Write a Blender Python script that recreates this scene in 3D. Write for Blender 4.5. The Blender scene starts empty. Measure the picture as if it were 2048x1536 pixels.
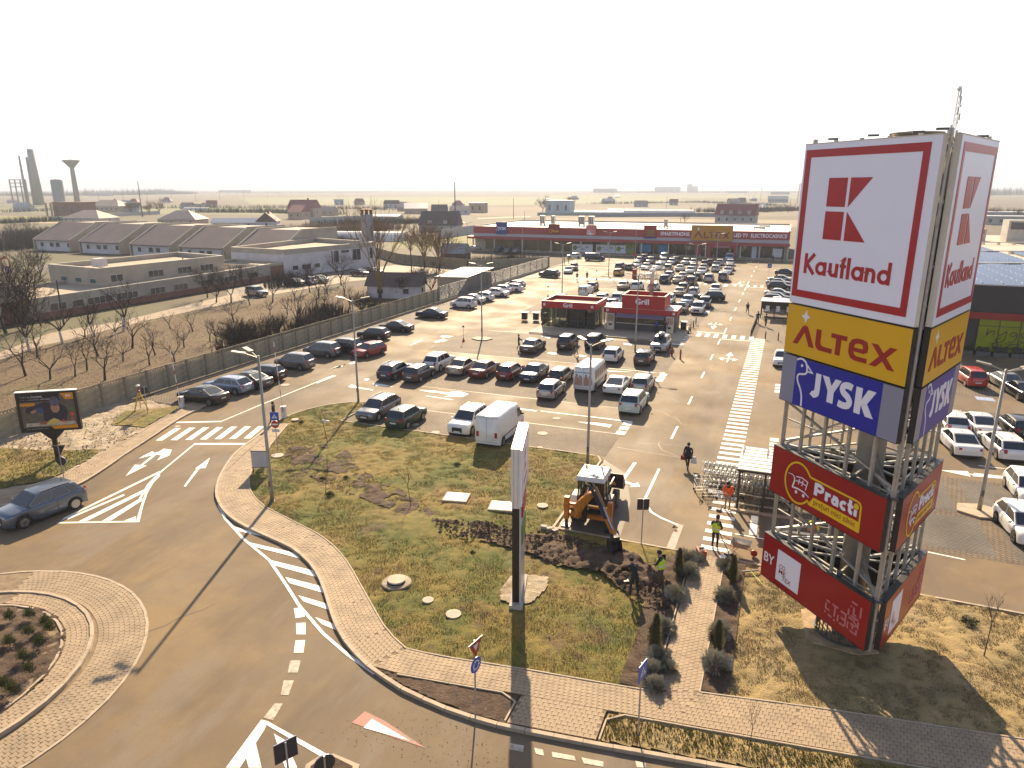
import bpy,math,random
import numpy as np
from mathutils import Vector,Matrix
random.seed(7);rng=np.random.default_rng(7)
S=bpy.context.scene
C=S.collection
PI=math.pi
# ------------------------------------------------------------------ camera
# world: +Y runs along the car park's main aisle, +X to its right, metres, z=0 at the asphalt
FPX=1404.0;PITCH=math.atan(390/1404.0);YAW=math.radians(21.2);CAMH=18.0
cam=bpy.data.objects.new('camera',bpy.data.cameras.new('camera'));C.objects.link(cam)
cam.location=(0,0,CAMH);cam.rotation_euler=(PI/2-PITCH,0,YAW)
cam.data.sensor_width=36;cam.data.lens=FPX/2048*36
cam.data.clip_start=0.3;cam.data.clip_end=30000
S.camera=cam
# ------------------------------------------------------------------ sky and sun
HAZE=0.00025
SUN_EL=math.radians(30.0);SUN_AZ=math.radians(20.7) # azimuth measured left of +Y
w=bpy.data.worlds.new('World');S.world=w;w.use_nodes=True
nt=w.node_tree;nt.nodes.clear()
sky=nt.nodes.new('ShaderNodeTexSky');sky.sky_type='NISHITA';sky.sun_disc=False
sky.sun_elevation=SUN_EL;sky.sun_rotation=-SUN_AZ
sky.air_density=1.0;sky.dust_density=2.0;sky.ozone_density=1.0
hs=nt.nodes.new('ShaderNodeHueSaturation');hs.inputs['Saturation'].default_value=0.45
bg=nt.nodes.new('ShaderNodeBackground');bg.inputs['Strength'].default_value=0.034
wo=nt.nodes.new('ShaderNodeOutputWorld')
nt.links.new(sky.outputs[0],hs.inputs['Color'])
# milky haze all round the horizon, thinning upwards, added to the clear-sky model
tcw=nt.nodes.new('ShaderNodeTexCoord');sxyz=nt.nodes.new('ShaderNodeSeparateXYZ');nt.links.new(tcw.outputs['Generated'],sxyz.inputs[0])
mrw=nt.nodes.new('ShaderNodeMapRange');mrw.inputs['From Min'].default_value=0.0;mrw.inputs['From Max'].default_value=0.5;mrw.inputs['To Min'].default_value=1.0;mrw.inputs['To Max'].default_value=0.0
nt.links.new(sxyz.outputs['Z'],mrw.inputs['Value'])
mhz=nt.nodes.new('ShaderNodeMix');mhz.data_type='RGBA';mhz.inputs['A'].default_value=(1.0,1.7,3.6,1);mhz.inputs['B'].default_value=(8.6,8.9,9.6,1);nt.links.new(mrw.outputs[0],mhz.inputs['Factor'])
addw=nt.nodes.new('ShaderNodeMix');addw.data_type='RGBA';addw.blend_type='ADD';addw.inputs['Factor'].default_value=1;nt.links.new(hs.outputs[0],addw.inputs['A']);nt.links.new(mhz.outputs['Result'],addw.inputs['B'])
nt.links.new(addw.outputs['Result'],bg.inputs[0]);nt.links.new(bg.outputs[0],wo.inputs[0])
sun=bpy.data.objects.new('sun',bpy.data.lights.new('sun','SUN'));C.objects.link(sun)
sun.data.energy=4.6;sun.data.angle=math.radians(0.55);sun.data.color=(1.0,0.79,0.52)
_d=Vector((-math.sin(SUN_AZ)*math.cos(SUN_EL),math.cos(SUN_AZ)*math.cos(SUN_EL),math.sin(SUN_EL)))
sun.rotation_euler=_d.to_track_quat('Z','Y').to_euler();sun.location=(-40,60,80)
S.view_settings.view_transform='Standard';S.view_settings.look='None'
S.view_settings.exposure=1.42;S.view_settings.gamma=1;S.view_settings.use_curve_mapping=False
S.render.engine='CYCLES'
S.cycles.use_denoising=True;S.cycles.max_bounces=5;S.cycles.diffuse_bounces=2;S.cycles.glossy_bounces=2
S.cycles.transmission_bounces=3;S.cycles.transparent_max_bounces=8;S.cycles.volume_bounces=0
S.cycles.sample_clamp_indirect=4;S.cycles.caustics_reflective=False;S.cycles.caustics_refractive=False

# ------------------------------------------------------------------ survey helper: where a sight line of the photo meets height z
def at(x,y,z=0.0):
    X=(x-1024)/FPX;Y=-(y-768)/FPX
    f=math.cos(PITCH)+Y*math.sin(PITCH);dz=-math.sin(PITCH)+Y*math.cos(PITCH)
    dx=X*math.cos(YAW)-f*math.sin(YAW);dy=X*math.sin(YAW)+f*math.cos(YAW)
    t=(z-CAMH)/dz
    return(dx*t,dy*t)
def ats(pts,z=0.0):return[at(x,y,z)for x,y in pts]
def away(x,dist,col_y=500):
    """ground point on the bearing of photo column x at a given distance"""
    a=at(x,col_y);L=math.hypot(*a);return(a[0]/L*dist,a[1]/L*dist)

# ------------------------------------------------------------------ materials
MATS={}
def mat(name,col,rough=0.6,metal=0.0,var=0.0,scale=3.0,bump=0.0,bscale=40.0,col2=None,spec=0.5,coat=0.0,emit=None,detail=4.0):
    if name in MATS:return MATS[name]
    m=bpy.data.materials.new(name);m.use_nodes=True;MATS[name]=m
    n=m.node_tree.nodes;l=m.node_tree.links;b=n['Principled BSDF']
    b.inputs['Base Color'].default_value=(*col,1);b.inputs['Roughness'].default_value=rough;b.inputs['Metallic'].default_value=metal
    b.inputs['Specular IOR Level'].default_value=spec;b.inputs['Coat Weight'].default_value=coat;b.inputs['Coat Roughness'].default_value=0.06
    if emit:b.inputs['Emission Color'].default_value=(*emit[0],1);b.inputs['Emission Strength'].default_value=emit[1]
    if var or col2 or bump:
        tc=n.new('ShaderNodeTexCoord')
    if var or col2:
        no=n.new('ShaderNodeTexNoise');no.inputs['Scale'].default_value=scale;no.inputs['Detail'].default_value=detail;no.inputs['Roughness'].default_value=0.65
        l.new(tc.outputs['Object'],no.inputs['Vector'])
        r=n.new('ShaderNodeValToRGB');r.color_ramp.elements[0].position=0.32;r.color_ramp.elements[1].position=0.68
        c2=col2 or tuple(min(1,c*(1+var))for c in col);c1=col if col2 else tuple(c*(1-var)for c in col)
        r.color_ramp.elements[0].color=(*c1,1);r.color_ramp.elements[1].color=(*c2,1)
        l.new(no.outputs['Fac'],r.inputs[0]);l.new(r.outputs[0],b.inputs['Base Color'])
    if bump:
        nb=n.new('ShaderNodeTexNoise');nb.inputs['Scale'].default_value=bscale;nb.inputs['Detail'].default_value=3
        l.new(tc.outputs['Object'],nb.inputs['Vector'])
        bn=n.new('ShaderNodeBump');bn.inputs['Strength'].default_value=bump;bn.inputs['Distance'].default_value=0.02
        l.new(nb.outputs['Fac'],bn.inputs['Height']);l.new(bn.outputs[0],b.inputs['Normal'])
    return m

def layered(name,base,layers,rough=0.8,bump=None,rough_noise=None,spec=0.5):
    """ground-type material: base colour with noise-masked layers [(color, scale, lo, hi, amount, stretch)]"""
    m=bpy.data.materials.new(name);m.use_nodes=True;MATS[name]=m
    n=m.node_tree.nodes;l=m.node_tree.links;b=n['Principled BSDF']
    b.inputs['Roughness'].default_value=rough;b.inputs['Specular IOR Level'].default_value=spec
    tc=n.new('ShaderNodeTexCoord');prev=None
    rgb=n.new('ShaderNodeRGB');rgb.outputs[0].default_value=(*base,1);prev=rgb.outputs[0]
    for i,L in enumerate(layers):
        col,sc,lo,hi,amt=L[:5];st=L[5]if len(L)>5 else(1,1,1)
        mp=n.new('ShaderNodeMapping');mp.inputs['Location'].default_value=(i*13.7,i*7.3,0);mp.inputs['Scale'].default_value=st
        if len(L)>6:mp.inputs['Rotation'].default_value=(0,0,math.radians(L[6]))
        l.new(tc.outputs['Object'],mp.inputs[0])
        no=n.new('ShaderNodeTexNoise');no.inputs['Scale'].default_value=sc;no.inputs['Detail'].default_value=5;no.inputs['Roughness'].default_value=0.7
        l.new(mp.outputs[0],no.inputs['Vector'])
        mr=n.new('ShaderNodeMapRange');mr.inputs['From Min'].default_value=lo;mr.inputs['From Max'].default_value=hi;mr.inputs['To Max'].default_value=amt
        l.new(no.outputs['Fac'],mr.inputs['Value'])
        mx=n.new('ShaderNodeMix');mx.data_type='RGBA';l.new(mr.outputs[0],mx.inputs['Factor']);l.new(prev,mx.inputs['A']);mx.inputs['B'].default_value=(*col,1)
        prev=mx.outputs['Result']
    l.new(prev,b.inputs['Base Color'])
    if rough_noise:
        sc,lo,hi=rough_noise
        no=n.new('ShaderNodeTexNoise');no.inputs['Scale'].default_value=sc;no.inputs['Detail'].default_value=4;l.new(tc.outputs['Object'],no.inputs['Vector'])
        mr=n.new('ShaderNodeMapRange');mr.inputs['From Min'].default_value=.35;mr.inputs['From Max'].default_value=.65;mr.inputs['To Min'].default_value=lo;mr.inputs['To Max'].default_value=hi
        l.new(no.outputs['Fac'],mr.inputs['Value']);l.new(mr.outputs[0],b.inputs['Roughness'])
    if bump:
        sc,st,dist=bump
        nb=n.new('ShaderNodeTexNoise');nb.inputs['Scale'].default_value=sc;nb.inputs['Detail'].default_value=6;nb.inputs['Roughness'].default_value=0.7
        l.new(tc.outputs['Object'],nb.inputs['Vector'])
        bn=n.new('ShaderNodeBump');bn.inputs['Strength'].default_value=st;bn.inputs['Distance'].default_value=dist
        l.new(nb.outputs['Fac'],bn.inputs['Height']);l.new(bn.outputs[0],b.inputs['Normal'])
    return m

def glass(name,col,rough=0.05,alpha_mix=0.0):
    """tinted glass; alpha_mix = share of clear see-through"""
    m=mat(name,col,rough=rough,spec=0.8)
    if alpha_mix:
        n=m.node_tree.nodes;l=m.node_tree.links;b=n['Principled BSDF'];out=n['Material Output']
        tr=n.new('ShaderNodeBsdfTransparent');tr.inputs[0].default_value=(0.8,0.85,0.82,1)
        mx=n.new('ShaderNodeMixShader');mx.inputs[0].default_value=1-alpha_mix
        l.new(tr.outputs[0],mx.inputs[1]);l.new(b.outputs[0],mx.inputs[2]);l.new(mx.outputs[0],out.inputs[0])
    return m

# ------------------------------------------------------------------ mesh builder
class MB:
    def __init__(s):s.v=[];s.f=[];s.mi=[];s.cur=0
    def mat(s,i):s.cur=i;return s
    def add(s,vs,fs):
        o=len(s.v);s.v.extend(tuple(map(float,p))for p in vs);s.f.extend([tuple(i+o for i in f)for f in fs]);s.mi.extend([s.cur]*len(fs));return s
    def box(s,x0,y0,z0,x1,y1,z1):
        return s.add([(x0,y0,z0),(x1,y0,z0),(x1,y1,z0),(x0,y1,z0),(x0,y0,z1),(x1,y0,z1),(x1,y1,z1),(x0,y1,z1)],
                     [(0,3,2,1),(4,5,6,7),(0,1,5,4),(1,2,6,5),(2,3,7,6),(3,0,4,7)])
    def cbox(s,c,d):return s.box(c[0]-d[0]/2,c[1]-d[1]/2,c[2]-d[2]/2,c[0]+d[0]/2,c[1]+d[1]/2,c[2]+d[2]/2)
    def bar(s,p,q,w,h=None,up=(0,0,1)):
        """square bar from p to q"""
        h=h or w;p=Vector(p);q=Vector(q);d=(q-p)
        if d.length<1e-6:return s
        d.normalize();u=Vector(up)
        if abs(d.dot(u))>0.95:u=Vector((1,0,0))
        a=d.cross(u).normalized()*w/2;b=a.cross(d).normalized()*h/2
        vs=[p-a-b,p+a-b,p+a+b,p-a+b,q-a-b,q+a-b,q+a+b,q-a+b]
        return s.add(vs,[(0,1,2,3),(4,7,6,5),(0,4,5,1),(1,5,6,2),(2,6,7,3),(3,7,4,0)])
    def tube(s,pts,r,n=6,cap=True):
        """round tube through pts, r scalar or list"""
        pts=[Vector(p)for p in pts];k=len(pts);rs=r if isinstance(r,(list,tuple))else[r]*k
        o=len(s.v);vs=[];
        for i,p in enumerate(pts):
            d=(pts[min(i+1,k-1)]-pts[max(i-1,0)]).normalized()
            u=Vector((0,0,1))if abs(d.z)<0.9 else Vector((1,0,0))
            a=d.cross(u).normalized();b=a.cross(d)
            for j in range(n):
                t=2*PI*j/n;vs.append(p+(a*math.cos(t)+b*math.sin(t))*rs[i])
        fs=[(i*n+j,i*n+(j+1)%n,(i+1)*n+(j+1)%n,(i+1)*n+j)for i in range(k-1)for j in range(n)]
        if cap:fs+=[tuple(range(n))[::-1],tuple((k-1)*n+j for j in range(n))]
        return s.add(vs,fs)
    def lathe(s,prof,c=(0,0,0),n=16):
        """prof: (r,z) list about vertical axis"""
        k=len(prof);vs=[(c[0]+r*math.cos(2*PI*j/n),c[1]+r*math.sin(2*PI*j/n),c[2]+z)for r,z in prof for j in range(n)]
        fs=[(i*n+j,i*n+(j+1)%n,(i+1)*n+(j+1)%n,(i+1)*n+j)for i in range(k-1)for j in range(n)]
        fs+=[tuple(range(n))[::-1],tuple((k-1)*n+j for j in range(n))]
        return s.add(vs,fs)
    def prism(s,poly,z0,z1):
        """vertical prism on an xy polygon (either winding)"""
        a=sum(poly[i][0]*poly[(i+1)%len(poly)][1]-poly[(i+1)%len(poly)][0]*poly[i][1]for i in range(len(poly)))
        if a<0:poly=poly[::-1]
        n=len(poly);vs=[(x,y,z0)for x,y in poly]+[(x,y,z1)for x,y in poly]
        return s.add(vs,[tuple(range(n))[::-1],tuple(range(n,2*n))]+[(i,(i+1)%n,n+(i+1)%n,n+i)for i in range(n)])
    def slab(s,poly,y0,y1):
        """polygon in the x-z plane extruded from y0 to y1"""
        a=sum(poly[i][0]*poly[(i+1)%len(poly)][1]-poly[(i+1)%len(poly)][0]*poly[i][1]for i in range(len(poly)))
        if a<0:poly=poly[::-1]
        if y0>y1:y0,y1=y1,y0
        n=len(poly);vs=[(x,y0,z)for x,z in poly]+[(x,y1,z)for x,z in poly]
        return s.add(vs,[tuple(range(n)),tuple(range(n,2*n))[::-1]]+[(i,n+i,n+(i+1)%n,(i+1)%n)for i in range(n)])
    def sheet(s,poly,z):
        a=sum(poly[i][0]*poly[(i+1)%len(poly)][1]-poly[(i+1)%len(poly)][0]*poly[i][1]for i in range(len(poly)))
        if a<0:poly=poly[::-1]
        return s.add([(x,y,z)for x,y in poly],[tuple(range(len(poly)))])
    def ball(s,c,r,n=8,k=6,sq=(1,1,1)):
        pr=[]
        vs=[(c[0],c[1],c[2]-r*sq[2])]
        for i in range(1,k):
            t=PI*i/k
            for j in range(n):
                a=2*PI*j/n;vs.append((c[0]+r*sq[0]*math.sin(t)*math.cos(a),c[1]+r*sq[1]*math.sin(t)*math.sin(a),c[2]-r*sq[2]*math.cos(t)))
        vs.append((c[0],c[1],c[2]+r*sq[2]));fs=[(0,1+(j+1)%n,1+j)for j in range(n)]
        for i in range(k-2):
            for j in range(n):fs.append((1+i*n+j,1+i*n+(j+1)%n,1+(i+1)*n+(j+1)%n,1+(i+1)*n+j))
        L=len(vs)-1;fs+=[(L,1+(k-2)*n+j,1+(k-2)*n+(j+1)%n)for j in range(n)]
        return s.add(vs,fs)
    def xf(s,M,start=0):
        for i in range(start,len(s.v)):s.v[i]=tuple(M@Vector(s.v[i]))
        return s
    def mesh(s,name,mats,smooth=False):
        me=bpy.data.meshes.new(name);me.from_pydata(s.v,[],s.f)
        for m in(mats if isinstance(mats,(list,tuple))else[mats]):me.materials.append(m)
        if any(s.mi):me.polygons.foreach_set('material_index',s.mi)
        if smooth:me.polygons.foreach_set('use_smooth',[True]*len(s.f))
        me.update();return me
    def build(s,name,mats,parent=None,smooth=False,loc=None,rotz=0.0):
        return link(name,s.mesh(name,mats,smooth),parent,loc,rotz)

KIDMAP={}
def link(name,me,parent=None,loc=None,rotz=0.0):
    o=bpy.data.objects.new(name,me);C.objects.link(o)
    if parent:o.parent=parent;KIDMAP.setdefault(parent.name,[]).append(o)
    if loc:o.location=loc
    if rotz:o.rotation_euler=(0,0,rotz)
    return o
def empty(name,loc=(0,0,0),rotz=0.0,label=None,cat=None,group=None,parent=None):
    o=bpy.data.objects.new(name,None);C.objects.link(o)
    if parent:o.parent=parent;KIDMAP.setdefault(parent.name,[]).append(o)
    o.location=loc;o.rotation_euler=(0,0,rotz);o.empty_display_size=0.3
    return tag(o,label,cat,group)
def tag(o,label=None,cat=None,group=None):
    if label:o['label']=label
    if cat:o['category']=cat
    if group:o['group']=group
    return o
def struct(o):o['kind']='structure';return o
def stuff(o,label=None,cat=None):
    o['kind']='stuff'
    return tag(o,label,cat)
def dup(root,loc=None,rotz=None,label=None,group=None):
    def cp(o,par):
        c=o.copy();C.objects.link(c);c.parent=par
        if par:KIDMAP.setdefault(par.name,[]).append(c)
        for ch in KIDS(o):cp(ch,c)
        return c
    r=cp(root,None)
    if loc is not None:r.location=loc
    if rotz is not None:r.rotation_euler=(0,0,rotz)
    if label:r['label']=label
    if group:r['group']=group
    return r
def KIDS(o):return list(KIDMAP.get(o.name,[]))

# strokes and lettering -------------------------------------------------
_rb=[0]
def ribbon(mb,pts,w,y0=-0.012,y1=0.0,closed=False):
    """flat stroke of width w along 2-D pts (x,z), extruded in y; crossing strokes get slightly different fronts"""
    _rb[0]+=1;y0-=(_rb[0]%11)*.0006
    P=[Vector((p[0],p[1]))for p in pts];n=len(P);L=[];R=[]
    ws=w if isinstance(w,(list,tuple))else[w]*n
    for i in range(n):
        a=P[i-1]if(i>0 or closed)else None;b=P[(i+1)%n]if(i<n-1 or closed)else None
        d1=(P[i]-a).normalized()if a is not None else None;d2=(b-P[i]).normalized()if b is not None else None
        d1=d1 or d2;d2=d2 or d1
        n1=Vector((-d1.y,d1.x));n2=Vector((-d2.y,d2.x));m=n1+n2
        m=n1 if m.length<1e-3 else m.normalized()
        k=1/max(0.45,m.dot(n1));L.append(P[i]+m*ws[i]/2*k);R.append(P[i]-m*ws[i]/2*k)
    m=n if closed else n-1
    for i in range(m):
        j=(i+1)%n
        mb.slab([tuple(R[i]),tuple(R[j]),tuple(L[j]),tuple(L[i])],y0,y1)
    return mb
def arc(cx,cz,rx,rz,a0,a1,n=14):
    return[(cx+rx*math.cos(math.radians(a0+(a1-a0)*i/n)),cz+rz*math.sin(math.radians(a0+(a1-a0)*i/n)))for i in range(n+1)]
_txt={}
def text_mesh(txt,size,mb,x,z,y0=-0.012,bold=0.0,width=None,align='LEFT'):
    """adds the built-in font's outline (flat fill, thin) to mb in the x-z plane"""
    cu=bpy.data.curves.new('t','FONT');cu.body=txt;cu.size=1.0;cu.offset=bold;cu.resolution_u=3
    o=bpy.data.objects.new('t',cu);C.objects.link(o)
    dg=bpy.context.evaluated_depsgraph_get();me=o.evaluated_get(dg).to_mesh()
    vs=[tuple(v.co)for v in me.vertices];fs=[tuple(p.vertices)for p in me.polygons]
    o.evaluated_get(dg).to_mesh_clear();bpy.data.objects.remove(o);bpy.data.curves.remove(cu)
    if not vs:return mb
    mx=max(v[0]for v in vs);mn=min(v[0]for v in vs);sx=(width/(mx-mn))if width else size
    off={'LEFT':-mn,'CENTER':-(mx+mn)/2}[align]
    return mb.add([(x+(v[0]+off)*sx,y0,z+v[1]*size)for v in vs],fs)
def smooth_path(pts,n=6,closed=False):
    """Catmull-Rom through 2-D or 3-D points"""
    P=[Vector(p)for p in pts];k=len(P);out=[]
    for i in range(k if closed else k-1):
        p0=P[(i-1)%k]if(closed or i>0)else P[0];p1=P[i];p2=P[(i+1)%k];p3=P[(i+2)%k]if(closed or i<k-2)else P[-1]
        for j in range(n):
            t=j/n;out.append(tuple(0.5*((2*p1)+(p2-p0)*t+(2*p0-5*p1+4*p2-p3)*t*t+(3*p1-p0-3*p2+p3)*t**3)))
    if not closed:out.append(tuple(P[-1]))
    return out
def resample(pts,step=None,n=None):
    P=[np.array(p,float)for p in pts];d=[0]
    for i in range(1,len(P)):d.append(d[-1]+np.linalg.norm(P[i]-P[i-1]))
    n=n or max(2,int(round(d[-1]/step))+1);out=[]
    for t in np.linspace(0,d[-1],n):
        i=min(max(np.searchsorted(d,t)-1,0),len(P)-2);u=(t-d[i])/max(1e-9,d[i+1]-d[i]);out.append(tuple(P[i]*(1-u)+P[i+1]*u))
    return out
def in_poly(poly,X,Y):
    """numpy point-in-polygon"""
    X=np.asarray(X);Y=np.asarray(Y);r=np.zeros(X.shape,bool);n=len(poly)
    for i in range(n):
        x0,y0=poly[i];x1,y1=poly[(i+1)%n]
        if y0==y1:continue
        c=((y0>Y)!=(y1>Y))&(X<(x1-x0)*(Y-y0)/(y1-y0)+x0);r^=c
    return r
# ================================================================== GROUND
M_asph=layered('asphalt',(0.158,0.116,0.073),[
    ((0.240,0.166,0.084),0.09,.46,.62,.8),((0.100,0.076,0.055),0.16,.50,.64,.75,(1,.25,1)),((0.20,0.17,0.135),0.22,.52,.62,.5,(1,.3,1),35),
    ((0.150,0.117,0.083),0.6,.5,.75,.45,(.3,1,1)),((0.07,0.052,0.037),9.0,.56,.74,.5),((0.22,0.172,0.115),40.0,.60,.75,.5)],
    rough=.7,bump=(60,.35,.01),rough_noise=(.22,.66,.80),spec=.13)
M_terrain=layered('dry_winter_fields',(0.080,0.060,0.036),[
    ((0.085,0.085,0.032),0.006,.50,.60,.8),((0.13,0.092,0.058),0.012,.5,.62,.8,(3,.6,1),35),((0.085,0.065,0.042),0.03,.5,.7,.7),
    ((0.12,0.125,0.035),0.05,.55,.7,.6),((0.07,0.05,0.03),1.2,.5,.72,.6)],rough=.95,bump=(1.5,.5,.12))
M_orch=layered('orchard_grass',(0.112,0.069,0.031),[
    ((0.120,0.105,0.030),0.10,.52,.66,.75),((0.085,0.050,0.030),0.35,.48,.66,.85),((0.145,0.095,0.045),1.4,.5,.7,.5),((0.05,0.035,0.022),3.5,.58,.72,.7)],
    rough=.95,bump=(2.5,.8,.12))
M_grass=layered('patchy_lawn',(0.20,0.145,0.028),[
    ((0.085,0.10,0.010),0.22,.42,.58,.95),((0.26,0.165,0.06),0.16,.53,.68,.85),((0.09,0.05,0.024),0.32,.56,.68,.85),((.085,.048,.024),1.6,.56,.68,.7),
    ((0.25,0.175,0.035),1.3,.5,.7,.6),((0.055,0.042,0.012),4.0,.54,.72,.75),((0.23,0.17,0.07),9.0,.60,.76,.6)],rough=.95,bump=(14,1.0,.06))
M_sand=layered('sandy_dead_lawn',(0.33,0.235,0.098),[
    ((0.155,0.125,0.045),0.25,.46,.64,.75),((0.33,0.25,0.14),0.5,.5,.7,.7),((0.105,0.07,0.03),2.5,.55,.70,.75),((0.31,0.235,0.12),7.0,.55,.75,.6)],
    rough=.95,bump=(12,1.0,.06))
M_soil=layered('dug_soil',(0.075,0.043,0.024),[((0.13,0.08,0.045),1.2,.5,.68,.8),((0.03,0.02,0.014),3,.5,.7,.8),((0.22,0.15,0.09),7,.62,.72,.8)],rough=.95,bump=(9,1,.08))
M_rubble=layered('pale_rubble',(0.36,0.29,0.20),[((0.19,0.135,0.075),.5,.45,.62,.9),((0.50,0.43,0.33),2.5,.52,.66,.8),((0.10,0.07,0.035),3.0,.60,.72,.8)],rough=.95,bump=(8,1,.06))
M_pave=mat('concrete_paver',(0.30,0.218,0.135),rough=.8,var=.22,scale=1.3,bump=.25,bscale=90)
M_pave2=mat('apron_paver',(0.27,0.198,0.122),rough=.8,var=.22,scale=1.1,bump=.25,bscale=90)
M_joint=mat('paver_joint_sand',(0.19,0.135,0.08),rough=.95,var=.3,scale=3)
M_kerb=mat('kerb_concrete',(0.36,0.285,0.20),rough=.8,var=.18,scale=2.5,bump=.3,bscale=40)
M_conc=mat('concrete',(0.36,0.33,0.28),rough=.85,var=.18,scale=1.8,bump=.3,bscale=30)
def paint(name,col,keep=.46):
    m=layered(name,col,[((0.20,0.155,0.11),1.1,keep,keep+.3,.55),((0.16,0.125,0.09),14,.56,.70,.75)],rough=.6)
    return m
M_white=paint('road_paint_white',(0.78,0.74,0.66),.52)
M_faded=layered('road_paint_faded',(0.42,0.36,0.28),[((0.17,0.135,0.10),3,.42,.60,.85)],rough=.6)
M_redp=layered('road_paint_red',(0.36,0.13,0.10),[((0.20,0.13,0.10),2,.42,.62,.8)],rough=.7)
M_redp2=mat('road_paint_pink',(0.45,0.22,0.18),rough=.7,var=.2,scale=4)

def brickmat(name,c1,c2,mortar,w,h,rot=0):
    m=bpy.data.materials.new(name);m.use_nodes=True;n=m.node_tree.nodes;l=m.node_tree.links;b=n['Principled BSDF'];b.inputs['Roughness'].default_value=.8;b.inputs['Specular IOR Level'].default_value=.2
    tc=n.new('ShaderNodeTexCoord');mp=n.new('ShaderNodeMapping');mp.inputs['Rotation'].default_value=(0,0,math.radians(rot));l.new(tc.outputs['Object'],mp.inputs[0])
    br=n.new('ShaderNodeTexBrick');br.inputs['Scale'].default_value=1;br.inputs['Brick Width'].default_value=w;br.inputs['Row Height'].default_value=h
    br.inputs['Mortar Size'].default_value=.022;br.inputs['Color1'].default_value=(*c1,1);br.inputs['Color2'].default_value=(*c2,1);br.inputs['Mortar'].default_value=(*mortar,1)
    l.new(mp.outputs[0],br.inputs['Vector'])
    no=n.new('ShaderNodeTexNoise');no.inputs['Scale'].default_value=.35;no.inputs['Detail'].default_value=6;l.new(tc.outputs['Object'],no.inputs['Vector'])
    mr=n.new('ShaderNodeMapRange');mr.inputs['From Min'].default_value=.3;mr.inputs['From Max'].default_value=.7;mr.inputs['To Min'].default_value=.68;mr.inputs['To Max'].default_value=1.25;l.new(no.outputs['Fac'],mr.inputs['Value'])
    mx=n.new('ShaderNodeMix');mx.data_type='RGBA';mx.blend_type='MULTIPLY';mx.inputs['Factor'].default_value=1;l.new(br.outputs['Color'],mx.inputs['A']);l.new(mr.outputs[0],mx.inputs['B']);l.new(mx.outputs['Result'],b.inputs['Base Color'])
    bn=n.new('ShaderNodeBump');bn.inputs['Strength'].default_value=.5;bn.inputs['Distance'].default_value=.02;bn.invert=True;l.new(br.outputs['Fac'],bn.inputs['Height']);l.new(bn.outputs[0],b.inputs['Normal'])
    return m
M_bay=brickmat('bay_pavers_beige',(0.185,0.142,0.100),(0.145,0.11,0.078),(0.07,0.05,0.035),.30,.22,45)
M_bay2=brickmat('bay_pavers_grey',(0.155,0.14,0.12),(0.13,0.115,0.10),(0.09,0.075,0.06),.24,.16,0)
M_fpath=layered('school_path_concrete',(0.27,0.205,0.14),[((0.22,0.17,0.12),.3,.5,.7,.7),((0.42,0.35,0.27),1.5,.5,.7,.6)],rough=.85)

def ground_sheet(name,poly,z,m):
    return struct(MB().sheet(poly,z).build(name,m))
ground_sheet('terrain',[(-7300,-2000),(7300,-2000),(7300,7300),(-7300,7300)],-.08,M_terrain)
ground_sheet('car_park_asphalt',[(-52.6,-12),(34,-12),(60,60),(60,200),(-8,199.6),(-52.6,199.6)],0,M_asph)
ground_sheet('orchard_ground',[(-53.6,-5),(-53.6,103),(-60,112),(-76,116),(-82.5,101),(-84.3,73),(-81.7,54.4),(-86,44),(-120,-5)],-.05,M_orch)
ground_sheet('school_path',[(-81.7,54.4),(-84.3,73.4),(-84.5,99.5),(-82.4,121),(-76,133),(-63,150),(-56,155),(-58,165),(-70,160),(-79,152),(-86,127),(-92,121),(-91.4,97),(-87.3,72),(-88.5,62),(-82.6,51),(-86,38),(-83,36),(-79.5,50)],-.045,M_fpath)
ground_sheet('school_yard_asphalt',[(-97.5,103),(-91.4,97),(-92,121),(-86,127),(-79,150),(-90,152),(-97.5,125)],-.044,mat('yard_asphalt',(0.16,.135,.105),rough=.8,var=.2,scale=.5))
# far fields
def field(name,poly,col,z=-.04,c2=None):
    o=ground_sheet(name,poly,z,layered(name+'_m',col,[(c2 or tuple(c*.7 for c in col),.02,.45,.62,.7,(1,.2,1),30),(tuple(c*1.25 for c in col),.15,.5,.7,.5)],rough=.95));return o
field('green_crop_field',ats([(-60,432),(150,432),(140,445),(-60,447)]),(0.16,0.16,0.03),-.035)
field('green_crop_field',ats([(-200,408),(500,412),(640,420),(560,430),(-200,424)]),(0.13,0.14,0.06),-.03)
field('green_crop_field',ats([(480,395),(1000,394),(1350,396),(1380,404),(900,412),(500,408)]),(0.14,0.155,0.07),-.025)
field('ploughed_field',ats([(900,415),(1600,412),(1600,432),(1150,440),(880,428)]),(0.13,0.098,0.066),-.03)
field('green_crop_field',ats([(1100,390),(1900,391),(1900,398),(1100,396)]),(0.12,0.14,0.06),-.02)
field('meadow',ats([(860,474),(946,462),(946,497),(900,500),(845,490)]),(0.16,0.155,0.035),-.03)
field('meadow',ats([(790,480),(870,466),(860,500),(770,497)]),(0.13,0.12,0.03),-.031)
field('dry_field',ats([(1000,445),(1600,455),(1600,440),(1100,436)]),(0.21,0.165,0.105),-.026)
field('green_verge',[(-.4,158),(20,158),(20,199),(-.4,199)],(0.14,0.12,0.035),.02)
field('dirt_track',ats([(1060,432),(955,436),(955,438),(1062,434)]),(0.40,0.33,0.24),-.02)
field('dirt_track',ats([(0,443.5),(125,444),(330,446),(345,450),(330,450),(125,446.5),(0,446)]),(0.40,0.30,0.20),-.02)

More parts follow.
